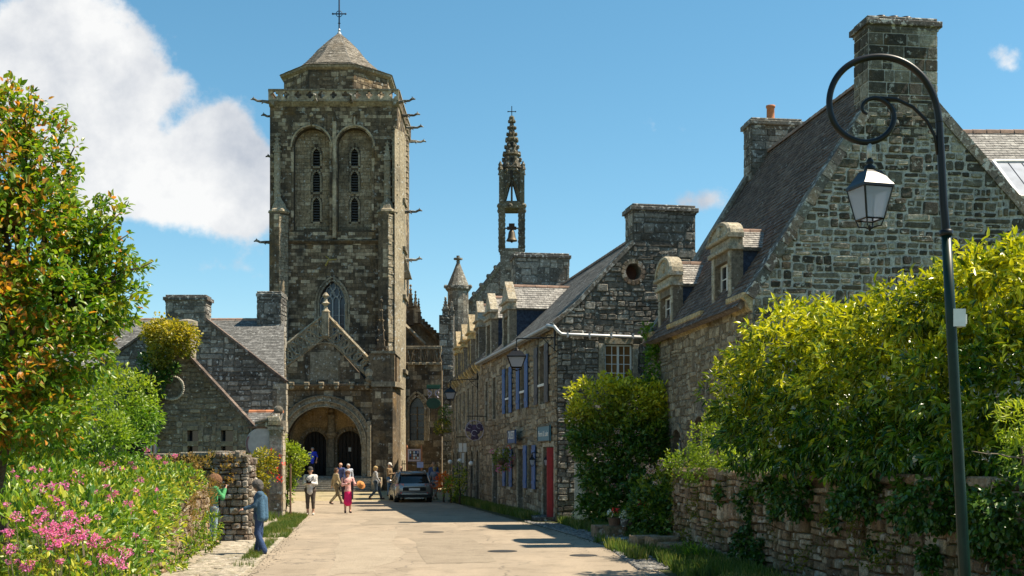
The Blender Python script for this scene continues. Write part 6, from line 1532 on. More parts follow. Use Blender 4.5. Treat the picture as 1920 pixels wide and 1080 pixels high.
# ------------------------------------------------------------ ground sheets
def road_mat():
    m, nt, N, L, b = nodes('asphalt_sunbleached'); g = N.new('ShaderNodeNewGeometry'); pos = g.outputs['Position']
    big = noise(N, L, pos, .16, 4, .6); mid = noise(N, L, pos, 1.1, 5, .65); fine = noise(N, L, pos, 60, 3, .8)
    c = mixc(N, L, rng(N, L, big, .35, .65), (.262, .213, .158), (.315, .256, .19))
    mp = N.new('ShaderNodeMapping'); mp.inputs['Scale'].default_value = (1.0, .22, 1); mp.inputs['Rotation'].default_value = (0, 0, -.17); L.new(pos, mp.inputs[0])
    tr = noise(N, L, mp.outputs[0], .8, 5, .6)
    c = mixc(N, L, mth(N, L, 'MULTIPLY', rng(N, L, tr, .48, .60), .42), c, (.39, .31, .225))
    c = mixc(N, L, mth(N, L, 'MULTIPLY', rng(N, L, mid, .50, .66), .62), c, (.20, .16, .115))
    c = mixc(N, L, 1.0, c, mixc(N, L, rng(N, L, fine, .3, .7), (.72, .72, .72), (1.25, 1.25, 1.25)), 'MULTIPLY')
    vo = N.new('ShaderNodeTexVoronoi'); vo.feature = 'DISTANCE_TO_EDGE'; vo.inputs['Scale'].default_value = .32
    wp = N.new('ShaderNodeVectorMath'); wp.operation = 'ADD'; nn = N.new('ShaderNodeTexNoise'); nn.inputs['Scale'].default_value = 1.3; nn.inputs['Detail'].default_value = 5; L.new(pos, nn.inputs['Vector'])
    sc_ = N.new('ShaderNodeVectorMath'); sc_.operation = 'SCALE'; sc_.inputs['Scale'].default_value = 1.4; L.new(nn.outputs['Color'], sc_.inputs[0]); L.new(pos, wp.inputs[0]); L.new(sc_.outputs[0], wp.inputs[1]); L.new(wp.outputs[0], vo.inputs['Vector'])
    c = mixc(N, L, mth(N, L, 'MULTIPLY', rng(N, L, vo.outputs['Distance'], .010, .0), .75), c, (.10, .085, .07))
    L.new(c, b.inputs['Base Color']); b.inputs['Roughness'].default_value = .95; b.inputs['Specular IOR Level'].default_value = .2
    bp = N.new('ShaderNodeBump'); bp.inputs['Strength'].default_value = .35; bp.inputs['Distance'].default_value = .01; L.new(fine, bp.inputs['Height']); L.new(bp.outputs[0], b.inputs['Normal']); return m
def earth_mat(name, a, b_, c_, sc=1.5):
    m, nt, N, L, b = nodes(name); g = N.new('ShaderNodeNewGeometry'); pos = g.outputs['Position']
    c = mixc(N, L, rng(N, L, noise(N, L, pos, sc, 5, .7), .35, .65), a, b_); c = mixc(N, L, rng(N, L, noise(N, L, pos, sc*2.7, 5, .7), .52, .66), c, c_)
    c = mixc(N, L, 1.0, c, mixc(N, L, noise(N, L, pos, 40, 3, .7), (.6, .6, .6), (1.4, 1.4, 1.4)), 'MULTIPLY')
    L.new(c, b.inputs['Base Color']); b.inputs['Roughness'].default_value = 1; b.inputs['Specular IOR Level'].default_value = .1
    bp = N.new('ShaderNodeBump'); bp.inputs['Strength'].default_value = .6; bp.inputs['Distance'].default_value = .04; L.new(noise(N, L, pos, 14, 5, .7), bp.inputs['Height']); L.new(bp.outputs[0], b.inputs['Normal']); return m
M['asphalt'] = road_mat(); M['patch_pale'] = earth_mat('patch_pale', (.29,.24,.18), (.35,.29,.22), (.26,.215,.16), .9); M['patch_grey'] = earth_mat('patch_grey', (.245,.2,.15), (.29,.24,.18), (.22,.18,.135), .9); M['litter'] = simple('litter', (.10,.085,.06), .95, var=.5, sc=20)
M['meadow'] = earth_mat('meadow', (.06, .10, .025), (.10, .12, .035), (.13, .11, .06))
M['verge_earth'] = earth_mat('verge_earth', (.05, .065, .02), (.08, .075, .035), (.14, .12, .09), 2.5)
M['path_grit'] = earth_mat('path_grit', (.30, .25, .19), (.36, .31, .24), (.14, .13, .06), 1.8)
M['square_sand'] = earth_mat('square_sand', (.30, .245, .15), (.36, .30, .19), (.20, .19, .08), .9)
M['sett'] = stone_mat('sett', [(.20,.19,.175),(.27,.25,.225),(.16,.155,.145)], .2, stain=.3, bump=.7)
M['flag'] = stone_mat('flag', [(.36,.31,.24),(.42,.36,.28),(.31,.27,.21)], .12, stain=.3, bump=.6, moss=.3)
def sheet(name, poly, z, mat, kind='structure', step=3.0):
    """ground polygon following the gentle rise before the church"""
    ys = [p[1] for p in poly]; y = min(ys); vs = []; fs = []; prev = None
    cuts = sorted(set([min(ys), max(ys)]+[p[1] for p in poly]+[v for v in np.arange(math.ceil(min(ys)/step)*step, max(ys), step)]))
    for k, yy in enumerate(cuts):
        e = 1e-4 if k == 0 else (-1e-4 if k == len(cuts)-1 else 0)
        iv = crossings(poly, yy+e)
        if not iv: iv = [(poly[0][0], poly[0][0])]
        a, b = iv[0][0], iv[-1][1]; n = len(vs); vs += [(a, yy, gz(yy)+z), (b, yy, gz(yy)+z)]
        if prev is not None: fs.append((prev, prev+1, n+1, n))
        prev = n
    mb = MB(); mb.add(vs, fs); return mb.build(name, mat, None, kind, origin=np.array((0, 0, 0)))
mb = MB(); vs = []; fs = []; ys = [-400, -30, 0, 20, 40, 57, 59, 61, 63, 65, 67, 90, 200, 1500]; xs = [-1200, -80, -20, 0, 20, 80, 1200]
for y in ys:
    for x in xs: vs.append((x, y, gz(y)-.012))
for j in range(len(ys)-1):
    for i in range(len(xs)-1): a = j*len(xs)+i; fs.append((a, a+1, a+len(xs)+1, a+len(xs)))
mb.add(vs, fs); mb.build('ground', M['meadow'], None, 'structure', origin=np.array((0, 0, 0)))
# the lane: edges read from the photograph, in plan
RL = [(-3.9,6),(-4.35,14),(-4.72,21),(-5.5,27),(-6.3,33.5),(-7.2,40),(-8.2,47),(-9.6,55)]
RR = [(3.4,6),(3.15,14),(2.75,22),(2.2,28.7),(1.3,34),(.3,39),(-.9,45.5),(-2.3,53),(-3.2,58)]
sheet('road', RL+[(-10.5,58)]+RR[::-1], .004, M['asphalt'])
sheet('square_paving', [(-14,58),(-3.2,58),(-2.6,75),(-18,75)], .004, M['square_sand'], step=1.0)
sheet('left_pavement', [(-5.25,6),(-6.3,20.2),(-7.35,28.2),(-8.2,33),(-9.3,41),(-10.5,50),(-10.9,58)]+[(-10.5,58)]+RL[::-1], .008, M['path_grit'])
sheet('verge', RR+[(-2.9,60),(-2.2,58),(-.2,46),(1.45,38.6),(3.9,38),(3.9,27),(6.9,9),(7,6)], .008, M['verge_earth'])
# rough setts along the right-hand gutter, flags on the left pavement
def ground_pieces(name, label, poly, z, mat, kind, hm, wm, seed, piece, proud, direction):
    d = np.array((direction[0], direction[1], 0.0)); d /= np.linalg.norm(d); U = np.array((d[1], -d[0], 0.0))
    fr = Frame((0, 0, z), U, d); q = [(float(np.dot((x, y, 0), U)), float(np.dot((x, y, 0), d))) for x, y in poly]
    if sum(q[i][0]*q[(i+1) % len(q)][1]-q[(i+1) % len(q)][0]*q[i][1] for i in range(len(q))) < 0: q = q[::-1]
    root = bpy.data.objects.new(name, None); COL.objects.link(root); root['kind'] = 'structure'; c = np.mean(np.array(poly), 0); root.location = (c[0], c[1], z); WL[root.name] = np.array((c[0], c[1], z))
    pool = Pool(300); pool.field(root, fr, q, [], mat, kind, hm, wm, seed, gap=.03, proud=proud, name=piece, hv=.25, wv=.4, stack=.05, tilt=.12, rest='small_'+piece); pool.finish(); return root
ground_pieces('sett_gutter', None, [(2.35,22),(3.4,22.2),(3.05,28.5),(2.3,33),(1.5,37.5),(.35,39.0),(1.3,34.1),(2.2,28.8)], .0, M['sett'], 'cobble', .14, .17, 801, 'sett', (.03,.06), (-.18, 1))
ground_pieces('flagstones', None, [(-5.95,20.5),(-4.9,20.5),(-5.7,27),(-6.1,31),(-7.1,31),(-6.9,27)], .0, M['flag'], 'cobble', .42, .5, 802, 'flagstone', (.02,.04), (-.15, 1))
ground_pieces('kerb_setts', None, [(-4.95,20),(-4.72,20),(-5.5,27),(-6.3,33.5),(-6.5,33.5),(-5.72,27)], .0, M['flag'], 'cobble', .3, .22, 803, 'kerb_stone', (.02,.035), (-.13, 1))
for (px_, py_, rr, lab) in ((942, 1034, .30, 'round iron manhole cover nearest the camera in the sunny lane'), (813, 998, .27, 'small iron manhole cover in the middle of the lane, left of the others'), (1094, 1042, .27, 'iron drain cover at the right edge of the lane by the setts')):
    p = G(px_, py_); m = MB(); m.lathe((p[0], p[1], .003), [(rr*1.12,0),(rr*1.12,.008),(rr,.009),(rr,.004),(rr*.9,.004),(rr*.9,.010)], 24); o = m.build('manhole_cover', M['asphalt_iron']); tag(o, lab, 'manhole cover', 'manhole covers')
# stone doorstep edge and low blocks along the right verge
bl = thing('stone_block_edging', (2.9, 30, 0), 'row of low rough stone blocks with flat slabs in front of the ivy hedge', 'stone edging'); r = random.Random(5)
for (x, y, z, dx, dy) in ((1121,1010,.34,.5,1.1),(1143,1012,.36,.5,.9),(1196,1036,.36,.6,.8),(1226,1040,.38,.6,.7),(1250,1046,.30,.6,.6)):
    p = G(x, y); m = MB(); m.fbox(Frame((p[0], p[1], 0), (1, .2, 0)), -.05, dx, -.02, z, -.5, 0, .05); m.build('block', M['wall_stone_r'], bl)
for (x, y) in ((1165, 1018), (1180, 1012)):
    p = G(x, y); m = MB(); m.fbox(Frame((p[0], p[1], 0), (1, .2, 0)), -.3, .75, .0, .12, -.5, 0, .02); m.build('slab', M['coping'], bl)

# grit, pebbles and dead leaves gathered along both edges of the lane
r = random.Random(31); m = MB()
for k in range(1500):
    side = r.random() < .55; y = r.uniform(19.5, 52); E = RR if side else RL; x = np.interp(y, [p[1] for p in E], [p[0] for p in E])+(-1 if side else 1)*abs(r.gauss(0, .16))+(.08 if side else -.08)
    s_ = r.uniform(.008, .028); a = r.uniform(0, 6.28); c, sn = math.cos(a)*s_, math.sin(a)*s_; z = .006+gz(y)
    m.add([(x-c,y-sn,z),(x+sn*.7,y-c*.7,z),(x+c,y+sn,z),(x-sn*.7,y+c*.7,z),(x,y,z+s_*.55)], [(0,1,4),(1,2,4),(2,3,4),(3,0,4)])
m.build('road_grit', M['litter'], None, 'stuff')
# worn repair patches in the asphalt, a few millimetres proud
for (pts, nm) in (([(640,1000),(735,998),(745,1040),(700,1078),(615,1078)], 'pale'), ([(770,1010),(880,1008),(930,1050),(800,1060)], 'grey'), ([(690,972),(770,972),(775,984),(680,985)], 'grey')):
    q = [G(x, y) for x, y in pts]; S2 = []
    for i in range(len(q)):
        for t in (0, .25, .5, .75): S2.append(q[i]*(1-t)+q[(i+1) % len(q)]*t+np.array((r.uniform(-.16,.16), r.uniform(-.6,.6), 0)))
    m = MB(); m.add([(p[0], p[1], .008) for p in S2], [tuple(range(len(S2)))]); m.build('road_patch', M['patch_'+nm], None, 'structure')
# ------------------------------------------------------------ foliage
rs = np.random.RandomState(11)
LEAF_V = np.array([(0,0,0),(.42,.30,.05),(.34,.68,.02),(0,1,-.16),(-.34,.68,.02),(-.42,.30,.05),(0,.55,-.06)])
LEAF_F = np.array([(0,1,2,6),(6,2,3,4),(0,6,4,5)])
def unit(a): return a/(np.linalg.norm(a, axis=1, keepdims=True)+1e-9)
def leaves(name, parent, C, Nn, k, Ls, wr, spread, mat, tone=None, up=.25, droop=.1, out=.8, jit=.8, nobj=0, kind='stuff', fold=1.0, shape=None, obj_name='leaf', vis=None):
    """k leaves round each twig end C (outward direction Nn), as one mesh; the nobj that show largest as objects"""
    C = np.repeat(C, k, 0); Nn = np.repeat(Nn, k, 0); n = len(C)
    pos = C+unit(rs.normal(size=(n, 3)))*spread*rs.rand(n, 1)**.5
    d = unit(Nn*out+unit(rs.normal(size=(n, 3)))*jit+np.array((0, 0, up-droop)))
    nr = unit(Nn*.6+np.array((0, 0, .8))+rs.normal(size=(n, 3))*.45)
    s = unit(np.cross(d, nr)); nr = np.cross(s, d)
    L_ = rs.uniform(Ls[0], Ls[1], n); W_ = L_*wr*rs.uniform(.8, 1.2, n)
    t = tone(pos, n) if tone is not None else rs.rand(n)*.4
    LV, LF = (LEAF_V, LEAF_F) if shape is None else shape
    order = np.arange(n)
    if nobj:
        sc = FPX/np.maximum(pos[:, 1], 1); x = CX+pos[:, 0]*sc; y = HY-(pos[:, 2]-CH)*sc
        face = np.abs(np.sum(nr*unit(pos-np.array((0, 0, CH))), 1)); front = -np.sum(Nn*unit(pos-np.array((0, 0, CH))), 1)
        rank = L_*W_*sc*sc*face*(front > .15)*(x > 0)*(x < 1920)*(y > 0)*(y < 1080)+(rs.rand(n)*.3)
        if vis: rank = rank*((x > vis[0])*(x < vis[2])*(y > vis[1])*(y < vis[3]))
        order = np.argsort(-rank); 
        sub = order[:nobj*6]; sub = sub[rs.permutation(len(sub))]; order = np.concatenate([sub, order[nobj*6:]])
        me = np_mesh(obj_name, LV*np.array((1, 1, fold)), LF, mat, attrs={'tone': np.full(len(LV), .35)}); me2 = np_mesh(obj_name, LV*np.array((1, 1, fold)), LF, mat, attrs={'tone': np.full(len(LV), .8)})
        pw = wloc(parent)
        for i in order[:nobj]:
            o = bpy.data.objects.new(obj_name, me2 if t[i] > .55 else me); COL.objects.link(o); o.parent = parent
            Mx = Matrix.Identity(4)
            for q in range(3): Mx[q][0] = s[i][q]*W_[i]; Mx[q][1] = d[i][q]*L_[i]; Mx[q][2] = nr[i][q]*L_[i]; Mx[q][3] = pos[i][q]-pw[q]
            o.matrix_basis = Mx
        order = order[nobj:]
    pos, d, s, nr, L_, W_, t = [a[order] for a in (pos, d, s, nr, L_, W_, t)]; n = len(pos)
    V = (pos[:, None, :]+LV[None, :, 0:1]*(s*W_[:, None])[:, None, :]+LV[None, :, 1:2]*(d*L_[:, None])[:, None, :]+LV[None, :, 2:3]*fold*(nr*L_[:, None])[:, None, :]).reshape(-1, 3)
    F = (LF[None]+(np.arange(n)*len(LV))[:, None, None]).reshape(-1, LF.shape[1])
    org = pos.mean(0)
    return link(np_mesh(name, V-org, F, mat, attrs={'tone': np.repeat(t, len(LV))}), name, parent, org, kind)
def blob(x, y, Y, rx, ry, rd): return (P(x, y, Y), np.array((rx*Y/FPX, rd, ry*Y/FPX)))
def on_blobs(blobs, dens, rough=.18, inner=.35, shell=(.8, 1.05), zmin=0.05, back=.5, freq=1.3):
    """twig ends over the outside of overlapping lobes, some within"""
    Cs = []; Ns = []
    for c, r in blobs:
        area = 4*math.pi*((r[0]*r[1])**1.6/3+(r[0]*r[2])**1.6/3+(r[1]*r[2])**1.6/3)**(1/1.6); n = int(area*dens)
        for frac, (lo, hi) in ((1.0, shell), (inner, (.3, shell[0]))):
            m = int(n*frac); dr = unit(rs.normal(size=(m, 3))); keep = (dr[:, 1] < .25) | (rs.rand(m) < back); dr = dr[keep]; m = len(dr)
            w = c+dr*r; bump = np.sin(w[:, 0:1]*3.1*freq+c[0])*np.cos(w[:, 2:3]*3.7*freq)*np.sin(w[:, 1:2]*2.9*freq+1)+.6*np.sin(w[:, 0:1]*7.3*freq+2)*np.sin(w[:, 2:3]*6.1*freq)
            rad = rs.uniform(lo, hi, (m, 1))*(1+rough*bump); Cs.append(c+dr*r*rad); Ns.append(unit(dr/r))
    C = np.concatenate(Cs); Nn = np.concatenate(Ns); keep = C[:, 2] > zmin; i0 = 0
    for c, r in blobs: keep &= np.sum(((C-c)/r)**2, 1) > .30
    return C[keep], Nn[keep]
def z_tone(lo, hi, amp=.9, base=.05, sun=None, ny=0.0):  # tone grows with height, so leaves turn yellower upwards
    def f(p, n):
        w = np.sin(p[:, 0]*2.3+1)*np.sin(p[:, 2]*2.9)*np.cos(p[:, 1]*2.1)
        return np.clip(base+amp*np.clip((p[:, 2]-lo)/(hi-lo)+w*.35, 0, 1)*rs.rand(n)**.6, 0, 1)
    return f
def spots(lo, amp=.9, p0=.25):
    def f(p, n):
        w = np.sin(p[:, 0]*1.9+.5)*np.sin(p[:, 2]*2.3+1.7)*np.cos(p[:, 1]*1.7)
        return np.where(rs.rand(n) < p0+.35*np.clip(w, -.6, 1), lo+amp*rs.rand(n), rs.rand(n)*.15)
    return f
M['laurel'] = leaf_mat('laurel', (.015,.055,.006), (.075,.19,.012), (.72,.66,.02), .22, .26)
M['cherry'] = leaf_mat('cherry_leaf', (.05,.14,.010), (.18,.33,.022), (.60,.22,.035), .42, .36)
M['bush'] = leaf_mat('bush_leaf', (.035,.11,.008), (.15,.30,.018), (.45,.46,.03), .38, .42)
M['valerian'] = leaf_mat('valerian_leaf', (.04,.12,.010), (.17,.30,.022), (.50,.48,.05), .3, .42)
M['ivy'] = leaf_mat('ivy_leaf', (.014,.055,.009), (.05,.14,.016), (.22,.28,.02), .22, .32)
M['gold_ivy'] = leaf_mat('gold_creeper', (.05,.085,.012), (.16,.18,.016), (.52,.40,.02), .35, .4)
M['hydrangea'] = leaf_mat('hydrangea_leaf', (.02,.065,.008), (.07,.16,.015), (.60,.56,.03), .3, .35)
M['dry_weed'] = leaf_mat('dry_weed', (.16,.13,.03), (.30,.22,.06), (.40,.20,.05), .35, .6)
M['dead_leaf'] = leaf_mat('dead_leaf', (.06,.032,.012), (.15,.08,.03), (.16,.17,.03), .25, .6)
M['grass'] = leaf_mat('grass_blade', (.045,.10,.012), (.10,.16,.02), (.28,.25,.08), .35, .55)
M['pink_flower'] = leaf_mat('pink_floret', (.58,.09,.36), (.74,.19,.50), (.80,.42,.66), .35, .6)
M['red_flower'] = leaf_mat('red_floret', (.55,.012,.01), (.75,.03,.02), (.8,.10,.05), .3, .5)
M['white_flower'] = leaf_mat('white_floret', (.65,.65,.6), (.8,.8,.75), (.85,.8,.7), .3, .6)
M['mauve_flower'] = leaf_mat('mauve_floret', (.50,.26,.30), (.62,.34,.36), (.62,.55,.25), .3, .6)
M['orange_flower'] = leaf_mat('orange_floret', (.75,.16,.02), (.8,.3,.03), (.6,.04,.02), .3, .6)
def trunk(name, paths, parent, mat='bark', n=8):
    m = MB(); m.smooth = True
    for pth, rad in paths: m.tube(pth, rad, n)
    return m.build(name, M[mat], parent)
def limb(a, b, r0, r1, k=6, w=.12, seed=0):
    r = random.Random(seed); a, b = np.array(a), np.array(b); L_ = np.linalg.norm(b-a); out = []
    for i in range(k+1): t = i/k; out.append(a+(b-a)*t+np.array((r.uniform(-w, w), r.uniform(-w, w), r.uniform(-w, w)*.5+.25*w*math.sin(t*3.14)))*L_*.3*math.sin(t*3.14))
    return out, [r0+(r1-r0)*i/k for i in range(k+1)]
def plant(name, label, cat, blobs, dens, k, Ls, wr, spread, mat, tone, stem=None, group=None, foliage='foliage', nobj=0, **kw):
    base = np.mean([b[0] for b in blobs], 0); base[2] = 0
    t = thing(name, base, label, cat, group); okw = {q: kw.pop(q) for q in ('rough', 'inner', 'shell', 'zmin', 'back', 'freq') if q in kw}
    C, Nn = on_blobs(blobs, dens, **okw); leaves(foliage, t, C, Nn, k, Ls, wr, spread, M[mat], tone, nobj=nobj, **kw)
    if stem: trunk('trunk' if 'tree' in name else 'stems', stem, t)
    return t

# tree with reddish new leaves, left foreground
TB = [blob(20, 330, 13.5, 110, 110, .9), blob(-30, 230, 13.3, 90, 70, .7), blob(40, 470, 13.4, 120, 120, 1.0), blob(110, 560, 13.2, 90, 80, .8), blob(30, 640, 13.2, 130, 130, 1.0), blob(150, 500, 13.6, 60, 70, .6), blob(120, 660, 13.3, 90, 70, .7),
      blob(-120, 450, 13.8, 120, 220, 1.1), blob(180, 580, 13.8, 48, 42, .5), blob(60, 780, 13.2, 110, 60, .8), blob(-40, 700, 12.8, 120, 130, 1.0), blob(80, 400, 13.4, 62, 60, .5), blob(212, 485, 13.6, 36, 36, .35), blob(248, 500, 13.6, 22, 18, .25), blob(200, 402, 13.6, 26, 22, .25), blob(215, 560, 13.6, 40, 34, .4), blob(165, 440, 13.6, 36, 34, .35)]
tree = thing('cherry_tree', (P(-10, 0, 13.6)[0], 13.6, 0), 'leafy tree with green and reddish new leaves at the left edge', 'tree')
g0 = np.array((P(-10, 0, 13.6)[0], 13.6, 0.0)); paths = [limb(g0, P(10, 640, 13.6), .13, .09, seed=1)]
ends = [(60,170),(20,150),(66,185),(140,275),(100,300),(285,492),(240,440),(190,372),(225,400),(235,505),(262,530),(200,560),(225,600),(10,180),(130,350),(205,640),(155,640),(-40,160),(190,470),(150,460),(75,250),(48,215)]
tips = []
for i, (x, y) in enumerate(ends):
    st = P(10+x*.35, 640-(640-y)*.35, 13.6); e = P(x, y, 13.5+.25*math.sin(i*2.1)); l = limb(st, e, .035, .006, 9, .25, seed=i+3); paths.append(l); paths.append(limb(P(10, 640, 13.6), st, .07, .035, 4, .2, seed=i+40))
    for q in range(4, 10): tips.append(l[0][q]); tips.append(l[0][q]+(rs.rand(3)-.5)*.12)
trunk('trunk', paths, tree)
C, Nn = on_blobs(TB, 74, rough=.38, inner=.4, shell=(.72, 1.1), freq=1.6)
def cherry_tone(p, n):
    x = p[:, 0]/p[:, 1]*FPX+CX; w = np.sin(p[:, 0]*5+1)*np.sin(p[:, 2]*4.3)*np.cos(p[:, 1]*3)
    a = np.clip((150-x)/140, 0, 1)*.36+.04; return np.where(rs.rand(n) < a*(.75+.7*w), .55+.45*rs.rand(n), rs.rand(n)*.14)
leaves('crown', tree, C, Nn, 6, (.07, .115), .55, .12, M['cherry'], cherry_tone, droop=.25, nobj=160, vis=(0, 150, 300, 760))
tips = np.array(tips); tn = unit(tips-P(0, 520, 13.5))
leaves('outer_twigs', tree, tips, tn, 5, (.06, .095), .5, .06, M['cherry'], cherry_tone, droop=.15, nobj=120, vis=(0, 100, 310, 700))

# green bushes behind the flower bed
plant('garden_bush', 'bright green rounded garden bush before the cottage doorway', 'bush', [blob(200, 770, 21, 90, 62, .9), blob(140, 800, 20.5, 90, 60, .9), blob(240, 735, 21.3, 48, 38, .5), blob(60, 830, 20, 90, 60, .9), blob(180, 830, 20, 90, 50, .8), blob(262, 790, 21.2, 30, 40, .4), blob(110, 740, 21, 60, 45, .6)],
      62, 6, (.06, .10), .5, .14, 'bush', z_tone(2.2, 3.8, .6), rough=.22, stem=[limb((-7.2,21,0), P(200,800,21), .05, .02), limb((-7.5,21,0), P(120,800,21), .05, .02, seed=2)], nobj=0)
# creeper over the cottage chimney
plant('golden_creeper', 'golden creeper heaped over the cottage chimney and hanging down the gable', 'climbing plant', [blob(318, 628, 41.2, 34, 26, .6), blob(298, 648, 41.3, 20, 40, .5), blob(352, 640, 41.2, 15, 22, .4), blob(335, 650, 41.2, 26, 16, .4), blob(290, 625, 41.2, 14, 14, .4)], 45, 7, (.09, .15), .7, .2, 'gold_ivy', z_tone(5.4, 6.6, .95, .0), rough=.55, stem=[limb((-12.9,41.6,0), P(290,690,41.6), .06, .03)])
plant('ivy_curtain', 'dark ivy hanging down the cottage gable below the golden creeper', 'climbing plant', [blob(288, 700, 41.6, 26, 48, .35), blob(262, 745, 41.6, 32, 45, .35), blob(310, 690, 41.7, 22, 26, .25), blob(275, 790, 41.5, 20, 30, .3)], 36, 7, (.09, .14), .75, .2, 'ivy', z_tone(5, 7.5, .35), rough=.25, stem=[limb((-13.2,41.5,0), P(280,720,41.6), .05, .03)])

# valerian bed over the low wall, left foreground
BB = [blob(60, 1010, 12.0, 170, 95, 1.2), blob(190, 1000, 14.5, 120, 80, 1.2), blob(230, 960, 17.5, 90, 62, 1.1), blob(140, 940, 16, 130, 60, 1.2), blob(40, 930, 15.5, 130, 60, 1.2), blob(270, 925, 20.5, 70, 42, .9), blob(190, 905, 20, 90, 42, 1.0), blob(80, 895, 19.5, 110, 40, 1.0), blob(210, 1040, 13.0, 80, 55, .8), blob(330, 905, 24, 44, 28, .7), blob(120, 1090, 11.5, 150, 60, .8), blob(290, 890, 25.5, 60, 26, .7), blob(255, 985, 17.6, 55, 60, .6)]
bed = thing('valerian_bed', (-6.3, 16, 0), 'dense bed of pink-flowering valerian spilling over the low wall at left', 'flower bed')
C, Nn = on_blobs(BB, 60, rough=.20, inner=.25, shell=(.75, 1.08), freq=2.0); leaves('foliage', bed, C, Nn, 6, (.06, .115), .5, .10, M['valerian'], spots(.5, .5, .2), up=.4, droop=0)
heads = [(222,690+240,20.5,1),(178,618+240,24,1),(130,690,0,0)]
HP = [(130,965),(118,990),(100,985),(92,1003),(108,1018),(125,1010),(140,980),(160,975),(240,945),(250,878),(228,880),(165,862),(172,843),(275,843),(297,858),(328,855),(215,925),(200,915),(102,940),(75,915),(82,966),(60,1056),(48,1064),(100,1020),(180,1008),(200,1020),(222,1028),(235,1045),(240,1035),(208,1050),(148,905),(120,912),(140,888),(206,838+40),(190,870),(246,870),(262,900),(300,880),(98,912),(30,970),(20,1030),(88,1000),(70,990),(112,1000),(180,925),(205,935),(172,1020),(195,1045),(15,1000),(155,1000),(228,1060),(255,925),(138,1012),(245,955),(310,868),(60,880),(212,870)]
pool_v = []
rr = random.Random(8)
for q in range(100):
    if q < len(HP): x, y = HP[q]; jit = 0
    else: x, y = rr.uniform(5, 300), rr.uniform(880, 1060)
    best = None                               # stand the head on the leaf surface met along this sight line
    D = np.array(((x-CX)/FPX, 1, (HY-y)/FPX)); o = np.array((0, 0, CH))
    for c, r in BB:
        a = np.sum((D/r)**2); b_ = 2*np.sum(D*(o-c)/r**2); cc = np.sum(((o-c)/r)**2)-1.15; dd = b_*b_-4*a*cc
        if dd > 0:
            t = (-b_-math.sqrt(dd))/(2*a)
            if best is None or t < best: best = t
    if best is None: best = 21.0 if x > 150 else 18.0
    p = o+D*(best-.05); big = 1.6 if q < len(HP) else .7
    n = 70 if q < len(HP) else 20; R_ = rr.uniform(.028, .044)*big; d_ = unit(rs.normal(size=(n, 3))); pts = p+d_*R_*rs.rand(n, 1)**.4*np.array((1, 1, .7))
    pool_v.append((p, pts, d_))
for i, (p, pts, d_) in enumerate(pool_v):
    o = leaves('flower_head', bed, pts, d_, 1, (.016, .028), .9, .004, M['pink_flower'], None, kind=None, shape=(np.array([(0,0,0),(.5,.5,.1),(0,1,0),(-.5,.5,.1)]), np.array([(0,1,2,3)])))
m = MB()
for p, _, _ in pool_v: m.tube([p+np.array((.02,.03,-.34)), p+np.array((.0,.0,-.02))], .004, 3)
m.build('flower_stems', M['grass_stem'] if 'grass_stem' in M else M['twig'], bed, kind='stuff')
plant('dry_weeds', 'tangle of dry golden weeds and grasses on the end of the low wall', 'weeds', [blob(330, 925, 25, 46, 22, .5), blob(372, 915, 27, 34, 16, .4), blob(300, 975, 21.6, 26, 42, .25), blob(345, 965, 24, 26, 30, .22), blob(385, 940, 27.3, 16, 26, .2)], 60, 6, (.07, .15), .14, .1, 'dry_weed', spots(.3, .7, .3), up=.7, droop=0, rough=.3)
plant('wall_weeds', 'green weeds at the foot of the low wall by the gateway', 'weeds', [blob(395, 990, 27, 18, 28, .3), blob(340, 1030, 23.5, 34, 18, .3), blob(300, 1058, 21.8, 44, 18, .3), blob(385, 1015, 25.6, 18, 14, .25), blob(360, 985, 25.2, 20, 26, .12)], 70, 6, (.06, .12), .35, .09, 'bush', spots(.4, .6, .3), up=.5)
plant('wall_top_weeds', 'reddish and yellow weeds growing along the back garden wall', 'weeds', [blob(330, 868, 30.6, 60, 14, .3), blob(400, 872, 30.2, 40, 20, .3), blob(440, 865, 30.0, 22, 12, .3), blob(415, 898, 29.75, 26, 22, .15), blob(300, 880, 30.5, 40, 18, .3)], 40, 6, (.05, .11), .4, .09, 'dry_weed', spots(.3, .7, .35), up=.5)
plant('autumn_shrub', 'yellow and orange leaved shrub between the gate pier and the stone pillar', 'shrub', [blob(486, 875, 33, 32, 26, .5), blob(478, 905, 32.5, 20, 40, .4), blob(497, 860, 33, 22, 16, .4)], 50, 6, (.07, .12), .5, .12, 'gold_ivy', spots(.3, .7, .5), stem=[limb((-7.3,33,0), P(485,880,33), .04, .02)])
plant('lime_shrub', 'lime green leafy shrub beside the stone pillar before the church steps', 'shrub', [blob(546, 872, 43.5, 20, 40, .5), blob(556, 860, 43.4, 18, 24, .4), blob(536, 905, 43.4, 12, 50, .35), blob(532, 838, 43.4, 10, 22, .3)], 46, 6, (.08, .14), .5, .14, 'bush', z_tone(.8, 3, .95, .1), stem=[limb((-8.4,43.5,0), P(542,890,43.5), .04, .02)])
plant('red_climber', 'sparse red flowers climbing the sunny face of the stone pillar', 'climbing plant', [blob(522, 868, 41.3, 9, 10, .12), blob(517, 886, 41.3, 8, 8, .12), blob(510, 852, 41.3, 6, 8, .1), blob(524, 900, 41.3, 6, 8, .1)], 30, 4, (.07, .11), .7, .1, 'red_flower', None)

def laurel_tone(p, n):  # yellow by height: new growth plus the sunlit top put into the colour
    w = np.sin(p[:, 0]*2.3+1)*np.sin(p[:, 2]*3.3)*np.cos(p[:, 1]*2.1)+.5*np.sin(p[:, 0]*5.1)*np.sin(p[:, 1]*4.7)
    return np.clip(np.clip((p[:, 2]-2.5)/1.9+w*.5, 0, 1)*rs.rand(n)**.9*1.1, 0, 1)
